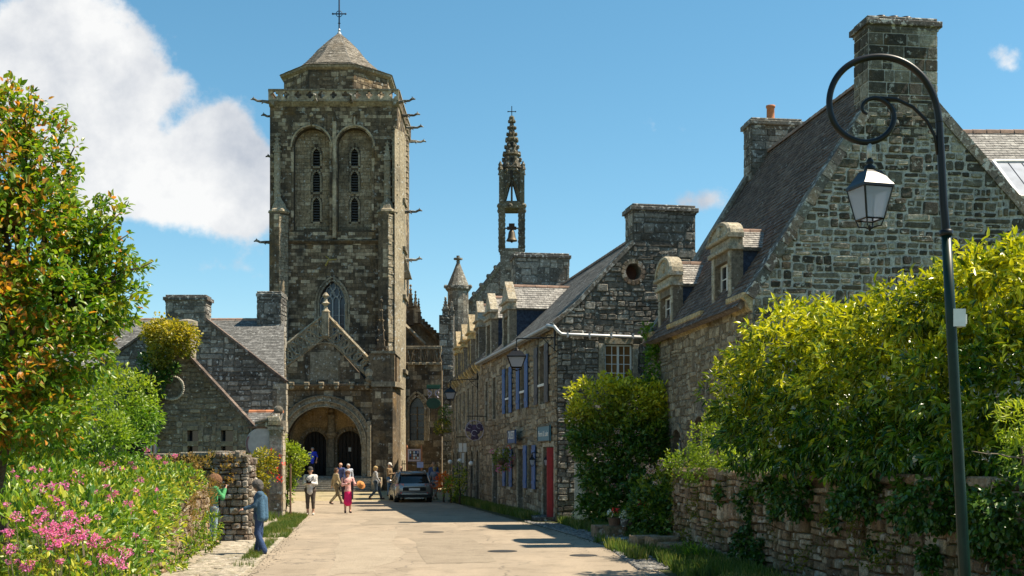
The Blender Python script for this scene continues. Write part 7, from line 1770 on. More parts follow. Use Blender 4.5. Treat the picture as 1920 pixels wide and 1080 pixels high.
# big laurel over the right-hand wall
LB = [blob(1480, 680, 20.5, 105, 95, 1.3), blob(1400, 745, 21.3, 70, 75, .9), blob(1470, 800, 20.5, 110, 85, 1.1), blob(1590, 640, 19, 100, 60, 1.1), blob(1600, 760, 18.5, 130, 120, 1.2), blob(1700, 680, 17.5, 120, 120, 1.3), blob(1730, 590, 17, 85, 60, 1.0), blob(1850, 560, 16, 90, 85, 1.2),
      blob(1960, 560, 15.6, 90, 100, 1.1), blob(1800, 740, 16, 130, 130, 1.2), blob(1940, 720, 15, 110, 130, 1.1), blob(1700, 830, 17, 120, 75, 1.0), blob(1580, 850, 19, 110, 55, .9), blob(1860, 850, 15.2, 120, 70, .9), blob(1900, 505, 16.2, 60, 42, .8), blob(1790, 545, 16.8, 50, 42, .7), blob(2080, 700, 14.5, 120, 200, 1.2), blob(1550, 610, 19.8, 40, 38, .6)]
laurel = plant('laurel_tree', 'huge glossy laurel with yellow-green new and sunlit-coloured leaves rising over the right-hand wall', 'laurel', LB, 34, 8, (.11, .19), .38, .10, 'laurel', laurel_tone, rough=.42, inner=.4, shell=(.78, 1.08), droop=.42, up=.1, nobj=290, freq=1.8,
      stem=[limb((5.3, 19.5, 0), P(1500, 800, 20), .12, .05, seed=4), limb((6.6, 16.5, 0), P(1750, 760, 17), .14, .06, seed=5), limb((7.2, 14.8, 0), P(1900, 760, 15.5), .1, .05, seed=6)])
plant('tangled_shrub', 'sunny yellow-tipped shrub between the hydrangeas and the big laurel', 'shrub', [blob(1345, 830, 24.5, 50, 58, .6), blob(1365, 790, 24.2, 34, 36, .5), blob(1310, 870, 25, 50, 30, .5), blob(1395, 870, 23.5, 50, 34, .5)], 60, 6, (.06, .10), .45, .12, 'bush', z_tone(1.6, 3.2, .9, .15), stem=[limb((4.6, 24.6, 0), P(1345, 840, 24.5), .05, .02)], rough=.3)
fern = plant('fern_bush', 'light green feathery bush leaning in at the right edge', 'bush', [blob(1905, 790, 12.6, 42, 34, .4), blob(1925, 850, 12.5, 36, 40, .35)], 60, 6, (.07, .13), .22, .1, 'bush', z_tone(2, 2.8, .8, .2), droop=.3, stem=[limb((5.9, 12.7, 0), P(1915, 830, 12.6), .03, .015)])
trunk('bare_twig', [limb(P(1930, 862, 12.3), P(1822, 846, 12.2), .012, .004, 8, .12, seed=2)], fern, 'twig', 5)
# ivy on the high wall
plant('wall_ivy', 'dark ivy draped over the face of the high right-hand garden wall', 'ivy', [blob(1640, 912, 18, 60, 26, .3), blob(1640, 950, 17.9, 70, 26, .16), blob(1730, 955, 16.5, 60, 40, .16), blob(1820, 965, 15.2, 50, 40, .16), blob(1540, 960, 19.8, 40, 40, .14), blob(1380, 925, 23.6, 34, 26, .16), blob(1340, 1060, 24, 20, 20, .12), blob(1660, 1030, 17.2, 30, 34, .12), blob(1500, 940, 20.7, 50, 40, .2), blob(1740, 912, 16.4, 60, 30, .3), blob(1850, 915, 14.8, 70, 34, .3), blob(1900, 1040, 13.7, 30, 50, .14), blob(1450, 1040, 21.4, 40, 40, .12), blob(1430, 955, 22.0, 42, 78, .16), blob(1560, 935, 19.5, 100, 40, .3), blob(1680, 930, 17.2, 110, 44, .3), blob(1800, 940, 15.2, 110, 52, .3), blob(1900, 960, 13.6, 80, 60, .3), blob(1730, 985, 16.2, 40, 40, .14), blob(1500, 915, 20.8, 80, 26, .3), blob(1860, 1010, 14.0, 50, 40, .14), blob(1600, 975, 18.4, 40, 30, .12), blob(1400, 1040, 22, 30, 50, .12), blob(1750, 1050, 15.4, 30, 30, .1)],
      150, 7, (.06, .10), .8, .10, 'ivy', z_tone(1.0, 2.2, .3), rough=.4, droop=.5, up=0, inner=.2)
plant('dead_creeper', 'brown dried creeper clinging to the lower face of the high right-hand wall', 'climbing plant', [blob(1290, 960, 26.5, 34, 60, .07), blob(1340, 990, 25.2, 30, 50, .07), blob(1500, 985, 20.8, 60, 50, .08), blob(1590, 1000, 18.8, 60, 60, .08), blob(1660, 1000, 17.4, 50, 50, .08), blob(1750, 1010, 16, 50, 40, .08), blob(1400, 960, 23.4, 40, 50, .07), blob(1850, 1020, 14.3, 40, 40, .08)], 110, 5, (.035, .075), .45, .08, 'dead_leaf', spots(.2, .8, .3), up=-.2, droop=.4, rough=.5)
plant('wall_crest_weeds', 'yellow-green weeds and red stems along the crest and face of the high wall', 'weeds', [blob(1290, 895, 26.4, 34, 16, .25), blob(1330, 905, 25.4, 40, 18, .25), blob(1380, 905, 23.8, 40, 18, .25), blob(1275, 940, 26.7, 14, 40, .12), blob(1300, 985, 26.2, 20, 34, .08), blob(1360, 1000, 24.0, 30, 40, .08), blob(1640, 975, 17.6, 90, 34, .14), blob(1480, 1000, 21, 40, 50, .1), blob(1300, 1020, 25.4, 26, 30, .1), blob(1330, 950, 25, 30, 34, .12), blob(1700, 1040, 16.5, 90, 30, .14), blob(1860, 985, 14, 60, 30, .14), blob(1540, 1050, 19.4, 70, 26, .1)], 85, 6, (.05, .11), .38, .1, 'gold_ivy', z_tone(1.2, 2, .5, .05), rough=.35, up=.2)
# ivy hedge and climber in front of the round-windowed gable
plant('ivy_hedge', 'tall ivy-clad hedge with top leaves coloured sunlit yellow in front of the round-windowed gable', 'hedge', [blob(1125, 760, 36.5, 56, 48, .9), blob(1185, 775, 36.3, 62, 60, .9), blob(1140, 850, 36, 60, 70, .8), blob(1200, 870, 35.5, 60, 80, .9), blob(1135, 940, 35.5, 42, 60, .7), blob(1090, 800, 36.6, 24, 44, .5), blob(1215, 950, 34.5, 50, 60, .8), blob(1230, 790, 36, 30, 70, .6), blob(1165, 960, 35, 50, 50, .6)],
      40, 8, (.10, .17), .6, .2, 'hydrangea', z_tone(2.9, 4.4, 1.5, .0), rough=.22, inner=.3, shell=(.8, 1.06), stem=[limb((2.8,36.2,0), P(1150,850,36.2), .1, .05)])  # hedge's sunlit top is painted: leaf colour goes yellow with height
plant('wall_climber', 'narrow green climber reaching up the corner between the two stone houses', 'climbing plant', [blob(1232, 690, 36.9, 20, 44, .35), blob(1238, 660, 36.9, 14, 32, .3), blob(1225, 740, 36.8, 26, 40, .4), blob(1215, 622, 37.2, 8, 16, .2)], 42, 7, (.09, .14), .6, .18, 'bush', lambda p, n: rs.rand(n)*.1, rough=.25, stem=[limb((4.4,36.9,0), P(1235,700,36.9), .05, .02)])
hy = plant('hydrangea_bush', 'hydrangea bush with faded pink and cream heads behind the wall corner', 'hydrangea', [blob(1250, 920, 29.5, 48, 46, .7), blob(1230, 970, 29.5, 36, 40, .6), blob(1285, 885, 29.2, 40, 26, .6), blob(1205, 950, 30, 26, 42, .5), blob(1265, 985, 29.2, 30, 40, .5)], 46, 6, (.09, .15), .62, .14, 'hydrangea', z_tone(1.2, 2.1, .7, .03), rough=.2, stem=[limb((4, 29.5, 0), P(1250, 920, 29.5), .05, .02)])
SQ = (np.array([(0,0,0),(.5,.5,.1),(0,1,0),(-.5,.5,.1)]), np.array([(0,1,2,3)]))
def heads_on(parent, pts, mat, R_=.085, n=40, name='flower_head', L_=(.03, .05), tone=None):
    for (x, y, Y) in pts:
        p = P(x, y, Y); d_ = unit(rs.normal(size=(n, 3))); leaves(name, parent, p+d_*R_*np.array((1, 1, .75)), d_, 1, L_, 1.0, .004, M[mat], tone, kind=None, shape=SQ, out=.3, jit=1)
heads_on(hy, [(1244,877,28.9),(1222,883,29.1),(1215,892,29.3),(1275,868,28.7),(1290,866,28.6),(1256,873,28.9),(1232,905,28.8),(1300,872,28.6),(1262,866,28.8),(1218,878,29.2),(1240,868,28.9)], 'mauve_flower', .09)
heads_on(hy, [(1158,808,35.2),(1160,833,35),(1181,893,34.6),(1138,899,34.9),(1149,911,34.8),(1170,910,34.6),(1168,922,34.6),(1195,928,34.3),(1196,812,35)], 'mauve_flower', .09, 30)
# potted flowers on the stone blocks
def pot(x, y, Y, z0, w, h, mat, label, flowers, cat='flower pot'):
    p = P(x, y, Y); p[2] = z0; t = thing('flower_pot', p, label, cat, None); m = MB()
    m.lathe(p, [(w*.36, 0), (w*.48, h*.9), (w*.53, h*.9), (w*.53, h), (w*.44, h), (w*.42, h*.85)], 16); m.build('pot', M[mat], t)
    C = p+np.array((0, 0, h+.07))+rs.normal(size=(26, 3))*np.array((w*.42, w*.3, .05)); leaves('foliage', t, C, unit(C-p), 5, (.04, .08), .6, .05, M['hydrangea'], None)
    for mt, dx, dz in flowers:
        q = p+np.array((dx, -.1, h+dz)); d_ = unit(rs.normal(size=(34, 3))); leaves('flower_head', t, q+d_*.085*rs.rand(34, 1)**.4, d_, 1, (.035, .055), 1.0, .004, M[mt], None, kind=None, shape=SQ, jit=1)
pot(1152, 0, 30.6, .34, .36, .22, 'brown_wood', 'wooden tub with red and white geraniums on a stone block', [('red_flower', .02, .2), ('white_flower', -.12, .12)])
pot(1172, 0, 30.4, .34, .26, .2, 'coping', 'small stone pot of white flowers right of the wooden tub', [('white_flower', 0, .15), ('white_flower', .1, .2), ('white_flower', -.08, .07)])
pot(1193, 0, 30.2, .34, .5, .42, 'iron_black', 'large black cauldron pot with trailing crimson and white flowers', [('red_flower', .18, .25), ('white_flower', -.12, .22), ('pink_flower', .24, .42), ('red_flower', .05, .2)])
pot(1212, 0, 29.7, .36, .3, .22, 'iron_black', 'black pot with white and red flowers, rightmost on the blocks', [('white_flower', 0, .14), ('red_flower', .0, .36), ('white_flower', .1, .08)])
plant('white_flowering_plant', 'pale variegated plant with white flowers by the house corner', 'plant', [blob(1090, 960, 37.2, 12, 40, .25), blob(1098, 985, 36.9, 16, 20, .3)], 40, 5, (.06, .1), .5, .12, 'white_flower', None, stem=[limb((2.2,37.2,0), P(1090,950,37.2), .02, .01)])
# door: pale plaster jamb between house corner and hedge
m = MB(); p = P(1078, 0, 38.0); m.box(p[0], p[0]+.34, 38.0, 38.3, 0, CH+(HY-868)/FPX*38); o = m.build('side_door', M['cream']); tag(o, 'narrow cream door beside the house corner, half hidden by the hedge', 'door')

# hanging flower basket on the street front
fb_ = B_f.pt(B_f.px(968, 860)[0], B_f.px(968, 860)[1], .55); t = thing('hanging_basket', fb_, 'hanging basket of pink and red flowers on the row house front', 'flower basket')
m = MB(); m.ball(fb_-np.array((0,0,.1)), .22, 10, 6, (1, 1, .7)); m.tube([fb_+np.array((0,0,.1)), B_f.pt(B_f.px(968,860)[0], B_f.px(968,860)[1]+.5, 0)], .015, 4); m.build('basket', M['brown_wood'], t)
d_ = unit(rs.normal(size=(150, 3))); leaves('foliage', t, fb_+d_*np.array((.42,.5,.46))*rs.rand(150, 1)**.4, d_, 6, (.06, .1), .5, .06, M['hydrangea'], None)
for k in range(12):
    q = fb_+unit(rs.normal(size=(1, 3)))[0]*np.array((.5,.6,.5)); q[1] = min(q[1], fb_[1]+.1); d2 = unit(rs.normal(size=(20, 3))); leaves('flower_head', t, q+d2*.07, d2, 1, (.04,.06), 1, .004, M['pink_flower' if k % 3 else 'red_flower'], None, kind=None, shape=SQ)
# plants by the far shopfronts
for i, (x, y, Y, rx, ry, mt, lab) in enumerate(((832, 905, 56.5, 15, 18, 'orange_flower', 'orange and red potted plant standing behind the parked car'), (846, 915, 55.5, 12, 20, 'bush', 'green potted plant at the corner of the far shopfront'),
      (862, 895, 54, 10, 26, 'hydrangea', 'tall dark shrub in a tub against the far shopfront'), (829, 800, 60, 14, 14, 'gold_ivy', 'yellow-green creeper hanging over the far end of the row'), (836, 778, 60.2, 10, 16, 'ivy', 'dark ivy tuft above the yellow creeper on the row'))):
    plant('potted_plant' if i < 3 else 'creeper', lab, 'plant', [blob(x, y, Y, rx, ry, .4)], 30, 6, (.1, .18), .4, .15, mt, spots(.3, .6, .3), stem=[limb((P(x,0,Y)[0], Y, 0 if i < 3 else P(x,y,Y)[2]-.5), P(x, y, Y), .05, .02)])

# grass: verges and tufts
def grass(name, regions, h, mat='grass'):
    P_ = []
    for poly, n in regions:
        xs = [p[0] for p in poly]; ys = [p[1] for p in poly]; c = 0
        while c < n:
            x, y = rs.uniform(min(xs), max(xs)), rs.uniform(min(ys), max(ys))
            if inside(poly, x, y) and (math.sin(x*5.1)+math.sin(y*2.3+x)+rs.normal()*.7 > -.5): P_.append((x, y, gz(y))); c += 1
    P_ = np.array(P_); n = len(P_); o = leaves(name, None, P_, np.tile(np.array((0, 0, 1.0)), (n, 1)), 3, h, .12, .04, M[mat], spots(.4, .6, .15), out=1.0, jit=.55, up=.5, shape=(np.array([(-.5,0,0),(.5,0,0),(.3,.6,.06),(0,1,.25),(-.3,.6,.06)]), np.array([(0,1,2,4),(4,2,3,3)])) if False else (np.array([(-.5,0,0),(.5,0,0),(.12,1,.25),(-.12,1,.25)]), np.array([(0,1,2,3)])))
    return o
grass('verge_grass', [([(-6.95,31),(-5.95,31),(-7.0,39),(-7.8,39)], 4200), ([(-7.8,39),(-7.0,39),(-7.6,44),(-8.6,44)], 2600), ([(-5.35,22.5),(-5.0,22.5),(-6.0,30),(-6.4,30)], 700)], (.05, .13))
grass('kerb_grass', [([(3.0,20),(3.7,20),(3.6,27),(2.9,28.5)], 2200), ([(1.9,34),(3.3,29),(3.6,29.5),(2.6,36),(1.5,38.5)], 2600), ([(.4,40.5),(1.1,40.2),(-.6,49),(-1.3,49)], 2600), ([(-1.3,49),(-.7,49),(-2.2,58),(-3.0,58)], 2600), ([(3.35,18),(4.6,18),(3.85,26.5),(3.3,26.5)], 3800), ([(2.45,24),(2.8,24),(2.3,29.5),(2.05,29.5)], 500)], (.08, .28))
grass('meadow_grass', [([(-14,30),(-8,30),(-8,42),(-14,42)], 2500)], (.1, .3))
plant('fern_tuft', 'green fern clump at the foot of the high right-hand wall', 'fern', [blob(1310, 1050, 23.2, 30, 24, .3), blob(1285, 1040, 24.5, 20, 18, .25)], 60, 6, (.1, .2), .16, .08, 'bush', z_tone(0, .8, .3), up=.5)
# ------------------------------------------------------------ people: one continuous skin per body, clothes as shells over it
def surf(fn, lo, hi, h):
    lo = np.array(lo, float)-h*2; hi = np.array(hi, float)+h*2; n = np.ceil((hi-lo)/h).astype(int)+1
    ax = [lo[i]+h*np.arange(n[i]) for i in range(3)]; X, Y, Z = np.meshgrid(*ax, indexing='ij'); D = fn(np.stack([X, Y, Z], -1)); ins = D < 0
    c = n-1; cnt = np.zeros(c); acc = np.zeros((*c, 3))
    def sl(o): return tuple(slice(o[i], o[i]+c[i]) for i in range(3))
    for a in range(3):
        b1, b2 = [q for q in range(3) if q != a]
        for i in (0, 1):
            for j in (0, 1):
                o = [0, 0, 0]; o[b1] = i; o[b2] = j; e = list(o); e[a] = 1; d0 = D[sl(o)]; d1 = D[sl(e)]; m = (d0 < 0) != (d1 < 0)
                t = np.where(m, d0/np.where(m, d0-d1, 1), 0); cnt += m
                p = np.zeros((*c, 3)); p[..., a] = t; p[..., b1] = i; p[..., b2] = j; acc += p*m[..., None]
    act = cnt > 0; idx = -np.ones(c, int); idx[act] = np.arange(act.sum()); g = np.stack(np.nonzero(act), -1); V = lo+h*(g+acc[act]/cnt[act][:, None]); F = []
    for a in range(3):
        b1, b2 = (a+1) % 3, (a+2) % 3; s0 = [slice(1, n[q]-1) for q in range(3)]; s0[a] = slice(0, n[a]-1); s1 = list(s0); s1[a] = slice(1, n[a])
        i0 = ins[tuple(s0)]; i1 = ins[tuple(s1)]
        for flip, mm in ((False, i0 & ~i1), (True, ~i0 & i1)):
            q = np.stack(np.nonzero(mm), -1)
            if not len(q): continue
            q = q+np.array([0 if k == a else 1 for k in range(3)]); e1 = np.eye(3, dtype=int)[b1]; e2 = np.eye(3, dtype=int)[b2]
            r = [idx[tuple((q-e1-e2).T)], idx[tuple((q-e2).T)], idx[tuple(q.T)], idx[tuple((q-e1).T)]]
            if flip: r = r[::-1]
            F.append(np.stack(r, -1))
    return V, np.concatenate(F)
def cones(B, k=.02):
    def fn(p):
        D = None
        for a, b, ra, rb in B:
            a, b = np.array(a, float), np.array(b, float); ab = b-a; L2 = np.dot(ab, ab)+1e-9; t = np.clip(((p-a)@ab)/L2, 0, 1); d = np.linalg.norm(p-a-t[..., None]*ab, axis=-1)-(ra+(rb-ra)*t)
            if D is None: D = d
            else: h = np.clip(.5+.5*(D-d)/k, 0, 1); D = D*(1-h)+d*h-k*h*(1-h)
        return D
    return fn
def mesh_cones(B, h, k=.02):
    pts = np.array([p for b in B for p in (np.array(b[0])-max(b[2], b[3]), np.array(b[0])+max(b[2], b[3]), np.array(b[1])-max(b[2], b[3]), np.array(b[1])+max(b[2], b[3]))]); return surf(cones(B, k), pts.min(0), pts.max(0), h)
def hand_bones(w, d, side, curl=.6):
    """palm, four unequal bent fingers and a thumb from the wrist w along d"""
    d = np.array(d, float)/np.linalg.norm(d); w = np.array(w, float); s = np.cross(d, (0, 1.0, 0)); s = s/(np.linalg.norm(s)+1e-9)*side; nrm = np.cross(s, d)*side
    B = [(w, w+d*.045+s*.015, .026, .024), (w+d*.02-s*.012, w+d*.085-s*.022, .019, .016), (w+d*.02+s*.012, w+d*.085+s*.022, .019, .016)]
    for i, (o, l) in enumerate(((.028, .062), (.010, .074), (-.010, .068), (-.028, .052))):
        b = w+d*.082+s*o; m_ = b+(d*.9-nrm*.35*curl)*l*.5; B += [(b, m_, .0105, .0095), (m_, m_+(d*.6-nrm*.8*curl)*l*.5, .0095, .008)]
    b = w+d*.03+s*.026; m_ = b+(d*.6+s*.7)*.035; B += [(b, m_, .013, .011), (m_, m_+(d*.9+s*.1-nrm*.3)*.032, .011, .009)]
    return B
_cl = {}
def cloth(n, c, **k):
    if n not in _cl: _cl[n] = simple(n, c, .85, var=k.get('var', .22), sc=k.get('sc', 5), bump=1.0)
    return _cl[n]
SKIN = simple('skin', (.50, .28, .19), .55, var=.06, sc=10)
def person(label, loc, yaw, H=1.70, pose=None, shirt=('navy', (.03,.05,.12)), legs=('denim', (.05,.10,.20)), shoe=(.02,.02,.02), hair=('hair_grey', (.12,.11,.10)), hair_r=.0, sleeve=1.0, leg_to=1.0, hat=None, skirt=None, coat=None, slim=1.0, build=1.0, h=.022, flare=0.0, cap_peak=True):
    """pose: joint overrides in body coordinates (x right, y forward, z up) for a figure 1.70 m tall"""
    J = dict(hl=(-.09,0,.90), hr=(.09,0,.90), kl=(-.10,.01,.49), kr=(.10,.01,.49), al=(-.10,-.02,.09), ar=(.10,-.02,.09), tl=(-.115,.13,.035), tr=(.115,.13,.035), waist=(0,0,1.03), chest=(0,0,1.27), neck=(0,.0,1.42), head=(0,.02,1.575),
             sl=(-.185,0,1.385), sr=(.185,0,1.385), el=(-.23,-.02,1.10), er=(.23,-.02,1.10), wl=(-.24,.05,.86), wr=(.24,.05,.86))
    J.update(pose or {}); J = {k: np.array(v, float) for k, v in J.items()}; s = H/1.70; b = build*slim
    t = thing('person', loc, label, 'person'); ca, sa = math.cos(yaw), math.sin(yaw); RM = np.array(((ca, -sa, 0), (sa, ca, 0), (0, 0, 1)))
    def out(V): return (V*s)@RM.T+np.array(loc)
    def emit(name, V, F, mat, parent=t):
        V = out(V); org = V.mean(0); return link(np_mesh(name, V-org, F, mat, smooth=True), name, parent, org)
    hd = J['head']; nk = J['neck']; up = (hd-nk)/np.linalg.norm(hd-nk)
    face = np.array((0, 1.0, 0)); face = face-up*np.dot(face, up); face /= np.linalg.norm(face)
    if 'look' in J: face = J['look']/np.linalg.norm(J['look'])
    sd = np.cross(face, up)
    T = [(J['hl'], J['hr'], .105*b, .105*b), ((J['hl']+J['hr'])/2, J['waist'], .125*b, .115*b), (J['waist'], J['chest'], .115*b, .125*b), (J['chest']+(J['sl']-J['chest'])*.45, J['chest']+(J['sr']-J['chest'])*.45, .105*b, .105*b), (J['sl'], J['sr'], .058, .058), (J['chest'], nk-up*.05, .10, .062)]
    HEAD = [(nk-up*.06, hd-up*.02, .055, .052), (hd+up*.035-face*.015, hd+up*.03+face*.012, .088, .085), (hd-up*.02, hd-up*.055+face*.035, .072, .050), (hd-up*.075+face*.055, hd-up*.078+face*.058, .028, .026), (hd+up*.005+face*.085, hd-up*.022+face*.103, .010, .014),
            (hd-up*.048+face*.082-sd*.018, hd-up*.048+face*.082+sd*.018, .010, .010), (hd+up*.028+face*.078-sd*.035, hd+up*.028+face*.078+sd*.035, .012, .012), (hd-sd*.082-up*.005, hd-sd*.085+up*.02, .014, .017), (hd+sd*.082-up*.005, hd+sd*.085+up*.02, .014, .017)]
    def arm(q, g): return [(J['s'+q], J['e'+q], .050*g, .040*g), (J['e'+q], J['w'+q], .040*g, .027*g)]
    def leg(q, g): return [(J['h'+q], J['k'+q], .088*g*b, .058*g), (J['k'+q], J['k'+q]*.62+J['a'+q]*.38, .056*g, .055*g), (J['k'+q]*.62+J['a'+q]*.38, J['a'+q], .055*g, .038*g)]
    body = T+arm('l', 1)+arm('r', 1)+leg('l', 1)+leg('r', 1)+[(J['al'], J['tl'], .040, .03), (J['ar'], J['tr'], .040, .03)]
    Vb, Fb = mesh_cones(body, h); Vh, Fh = mesh_cones(HEAD, .0125, .014); VV, FF = [Vb, Vh], [Fb, Fh+len(Vb)]; n = len(Vb)+len(Vh)
    for q, sg in (('l', -1), ('r', 1)):
        d = J['w'+q]-J['e'+q]; V, F = mesh_cones(hand_bones(J['w'+q], d, sg), .0075, .006); VV.append(V); FF.append(F+n); n += len(V)
    emit('body', np.concatenate(VV), np.concatenate(FF), SKIN)
    eyes = MB(); 
    for sg in (-1, 1): eyes.ball(out((hd+up*.012+face*.078+sd*.031*sg)[None])[0], .010*s, 6, 5)
    eyes.build('eyes', cloth('eye_dark', (.02,.015,.012)), t)
    th = .016
    mid = (J['hl']+J['hr'])/2
    def inf(B, e): return [(a, c, r0+e, r1+e) for a, c, r0, r1 in B]
    def fore(q, f): 
        if f <= .5: return [(J['s'+q], J['s'+q]+(J['e'+q]-J['s'+q])*f*2, .056, .050)]
        return [(J['s'+q], J['e'+q], .056, .050), (J['e'+q], J['e'+q]+(J['w'+q]-J['e'+q])*(f-.5)*2*.93, .048, .040)]
    V, F = mesh_cones(inf(T[1:], th)+[(mid, mid-np.array((0,0,.03)), .13*b+th, .13*b+th)]+inf(fore('l', sleeve)+fore('r', sleeve), .006), h, .03); emit('shirt', V, F, cloth(*shirt))
    if skirt is None or leg_to > 0:
        B = [(J['hl'], J['hr'], .118*b, .118*b), (mid, mid+(J['waist']-mid)*.5, .13*b, .125*b)]
        for q in 'lr':
            kk, aa = J['k'+q], J['a'+q]
            if leg_to <= .5: B.append((J['h'+q], J['h'+q]+(kk-J['h'+q])*leg_to*2, .098*b, .088*b))
            else: e = kk+(aa-kk)*(leg_to-.5)*2*.97; B += [(J['h'+q], kk, .100*b, .070), (kk, e, .069, .058+flare)]
        if skirt is None: V, F = mesh_cones(B, h, .025); emit('trousers', V, F, cloth(*legs))
    if skirt: nm, col, zl, rr = skirt; V, F = mesh_cones([(mid+np.array((0,0,.12)), mid-np.array((0,0,.1)), .13, .155), (mid-np.array((0,0,.1)), np.array((0,0,zl)), .155, rr)], h, .03); emit('skirt', V, F, cloth(nm, col))
    if coat: nm, col, zl = coat; V, F = mesh_cones([(J['sl']*.8+J['chest']*.2, (mid[0]-.13, -.03, zl), .09, .10), (J['sr']*.8+J['chest']*.2, (mid[0]+.13, -.03, zl), .09, .10), (J['chest']-np.array((0,.06,0)), (0,-.10,zl), .12, .10)]+fore('l', .95)+fore('r', .95), h, .03); emit('jacket', V, F, cloth(nm, col))
    for q in 'lr':
        a, o = J['a'+q], J['t'+q]; dd = (o-a); dd[2] = 0; dd = dd/(np.linalg.norm(dd)+1e-9); z = min(a[2]-.05, o[2]); V, F = mesh_cones([(a-dd*.03-np.array((0,0,.045)), o-np.array((0,0,.0)), .042, .038), (a-np.array((0,0,.02)), a, .045, .045)], .014, .01); emit('shoe', V, F, cloth('shoe_%02d%02d' % (int(shoe[0]*99), int(shoe[2]*99)), shoe))
    if hair:
        e = hair_r; B = [(hd+up*.045-face*.025, hd+up*.045-face*.005, .094+e, .092+e), (hd+up*.01-face*.045, hd-up*.03-face*.045, .08+e, .065+e)]
        if e > .015: B += [(hd+up*.03-face*.03-sd*.05, hd-up*.05-face*.03-sd*.05, .06+e*.8, .05+e*.7), (hd+up*.03-face*.03+sd*.05, hd-up*.05-face*.03+sd*.05, .06+e*.8, .05+e*.7)]
        base = cones(B, .02)
        if e > .015:
            def fn(p): return base(p)+.010*np.sin(p[..., 0]*95)*np.sin(p[..., 1]*88+1)*np.sin(p[..., 2]*92)
            ct = hd; V, F = surf(fn, ct-.27, ct+.27, .012)
        else: V, F = mesh_cones(B, .014)
        emit('hair', V, F, cloth(hair[0], hair[1], var=.3, sc=60))
    if hat:
        c0 = hd+up*.075; B = [(c0-face*.01, c0+face*.005, .098, .094)]
        if cap_peak: B += [(c0+face*.07-up*.03-sd*.04, c0+face*.15-up*.045, .02, .012), (c0+face*.07-up*.03+sd*.04, c0+face*.15-up*.045, .02, .012)]
        f0 = cones(B, .015); V, F = surf(lambda p: np.maximum(f0(p), -((p-(c0-up*.045))@up)), c0-.25, c0+.25, .0125); emit('cap', V, F, cloth(*hat))
    return t, out
def at(x, y, Y=None):
    """stand where the feet show at x, y"""
    g_ = G(x, y); 
    if Y: g_ = np.array(((x-CX)/FPX*Y, Y, 0.0))
    g_[2] = gz(g_[1])+.004; return g_
WALK = dict(kl=(-.09,.16,.50), al=(-.09,.30,.11), tl=(-.10,.44,.06), kr=(.09,.03,.49), ar=(.09,-.30,.13), tr=(.10,-.19,.04), el=(-.24,-.08,1.12), wl=(-.23,-.12,.88), er=(.24,.06,1.12), wr=(.22,.20,.92))
def mk(x0, **k): d = dict(x0); d.update(k); return d
# woman in denim, turned to the gate, one hand on the pier, the other holding a white phone
w, wo = person('person in blue denim jacket and flared jeans standing at the gate pier', at(487, 1040), R(98), 1.62, dict(head=(0,.05,1.565), neck=(0,.0,1.42), el=(-.21,.10,1.13), wl=(-.20,.33,1.06), er=(.22,-.03,1.12), wr=(.21,.07,.90), kl=(-.09,.05,.49), al=(-.11,-.10,.09), tl=(-.12,.05,.035), kr=(.08,.0,.49), ar=(.08,.05,.09), tr=(.09,.19,.035)),
   ('denim_shirt', (.04,.10,.17)), ('denim_jeans', (.02,.05,.13)), (.03,.02,.02), ('hair_dark_grey', (.10,.09,.08)), .022, flare=.03, h=.017, coat=('denim_jacket', (.045,.11,.18), .86))
def held(name, label, cat, pos, fn, mat):
    m = MB(); m.smooth = True; fn(m, np.array(pos)); o = m.build(name, mat); return tag(o, label, cat)
p = wo(np.array([[.215,.14,.80]]))[0]; held('phone', 'white phone held down at the side by the person in denim', 'phone', p, lambda m, p: m.box(p[0]-.03, p[0]+.03, p[1]-.02, p[1]+.02, p[2]-.08, p[2]+.06), M['white_paint'])
# person in green with a big mop of hair behind the low wall
g_, go = person('person in green top and pale jeans and a mop of brown hair in the gateway', at(399, 0, 28.9), R(-52), 1.66, dict(head=(0,.06,1.555), neck=(0,.02,1.41), el=(-.22,.14,1.16), wl=(-.08,.30,1.36), er=(.22,.16,1.16), wr=(.08,.30,1.38)),
   ('green_top', (.05,.24,.085)), ('pale_jeans', (.24,.33,.38)), (.05,.05,.05), ('hair_brown', (.16,.075,.03)), .078, h=.017, build=.95)
p = go(np.array([[0,.37,1.44]]))[0]; held('small_camera', 'small camera held up to the face by the person in green', 'camera', p, lambda m, p: m.box(p[0]-.05, p[0]+.05, p[1]-.03, p[1]+.03, p[2]-.03, p[2]+.04), M['iron_black'])
HOLD = dict(el=(-.22,.06,1.12), wl=(-.06,.26,1.16), er=(.22,.06,1.12), wr=(.06,.26,1.16))
c_, co = person('person in white jacket, dark cap and brown cropped trousers, camera in hands', at(582, 966), R(180), 1.76, mk(HOLD), ('white_shirt', (.62,.60,.58)), ('brown_crops', (.085,.065,.05)), (.62,.60,.56), ('hair_black', (.03,.025,.02)), 0, hat=('dark_cap', (.05,.045,.045)), leg_to=.80, build=1.1)
p = co(np.array([[0,.33,1.2]]))[0]
def camf(m, p): m.box(p[0]-.09, p[0]+.09, p[1]-.04, p[1]+.05, p[2]-.06, p[2]+.06); m.lathe(p+np.array((0,-.14,0)), [(.045,0),(.05,.1)], 10, (0,1,0))
held('camera', 'black camera held at the chest by the person in the white jacket', 'camera', p, camf, M['iron_black'])
m = MB()
for dx in (-.1, .1): m.tube(list(co(np.array([(dx*1.2,.12,1.42),(dx*1.4,.165,1.30),(dx*.6,.24,1.22)]))), .014, 4)
o = m.build('camera_strap', M['iron_black']); tag(o, 'black strap hanging round the neck of the camera holder', 'strap')
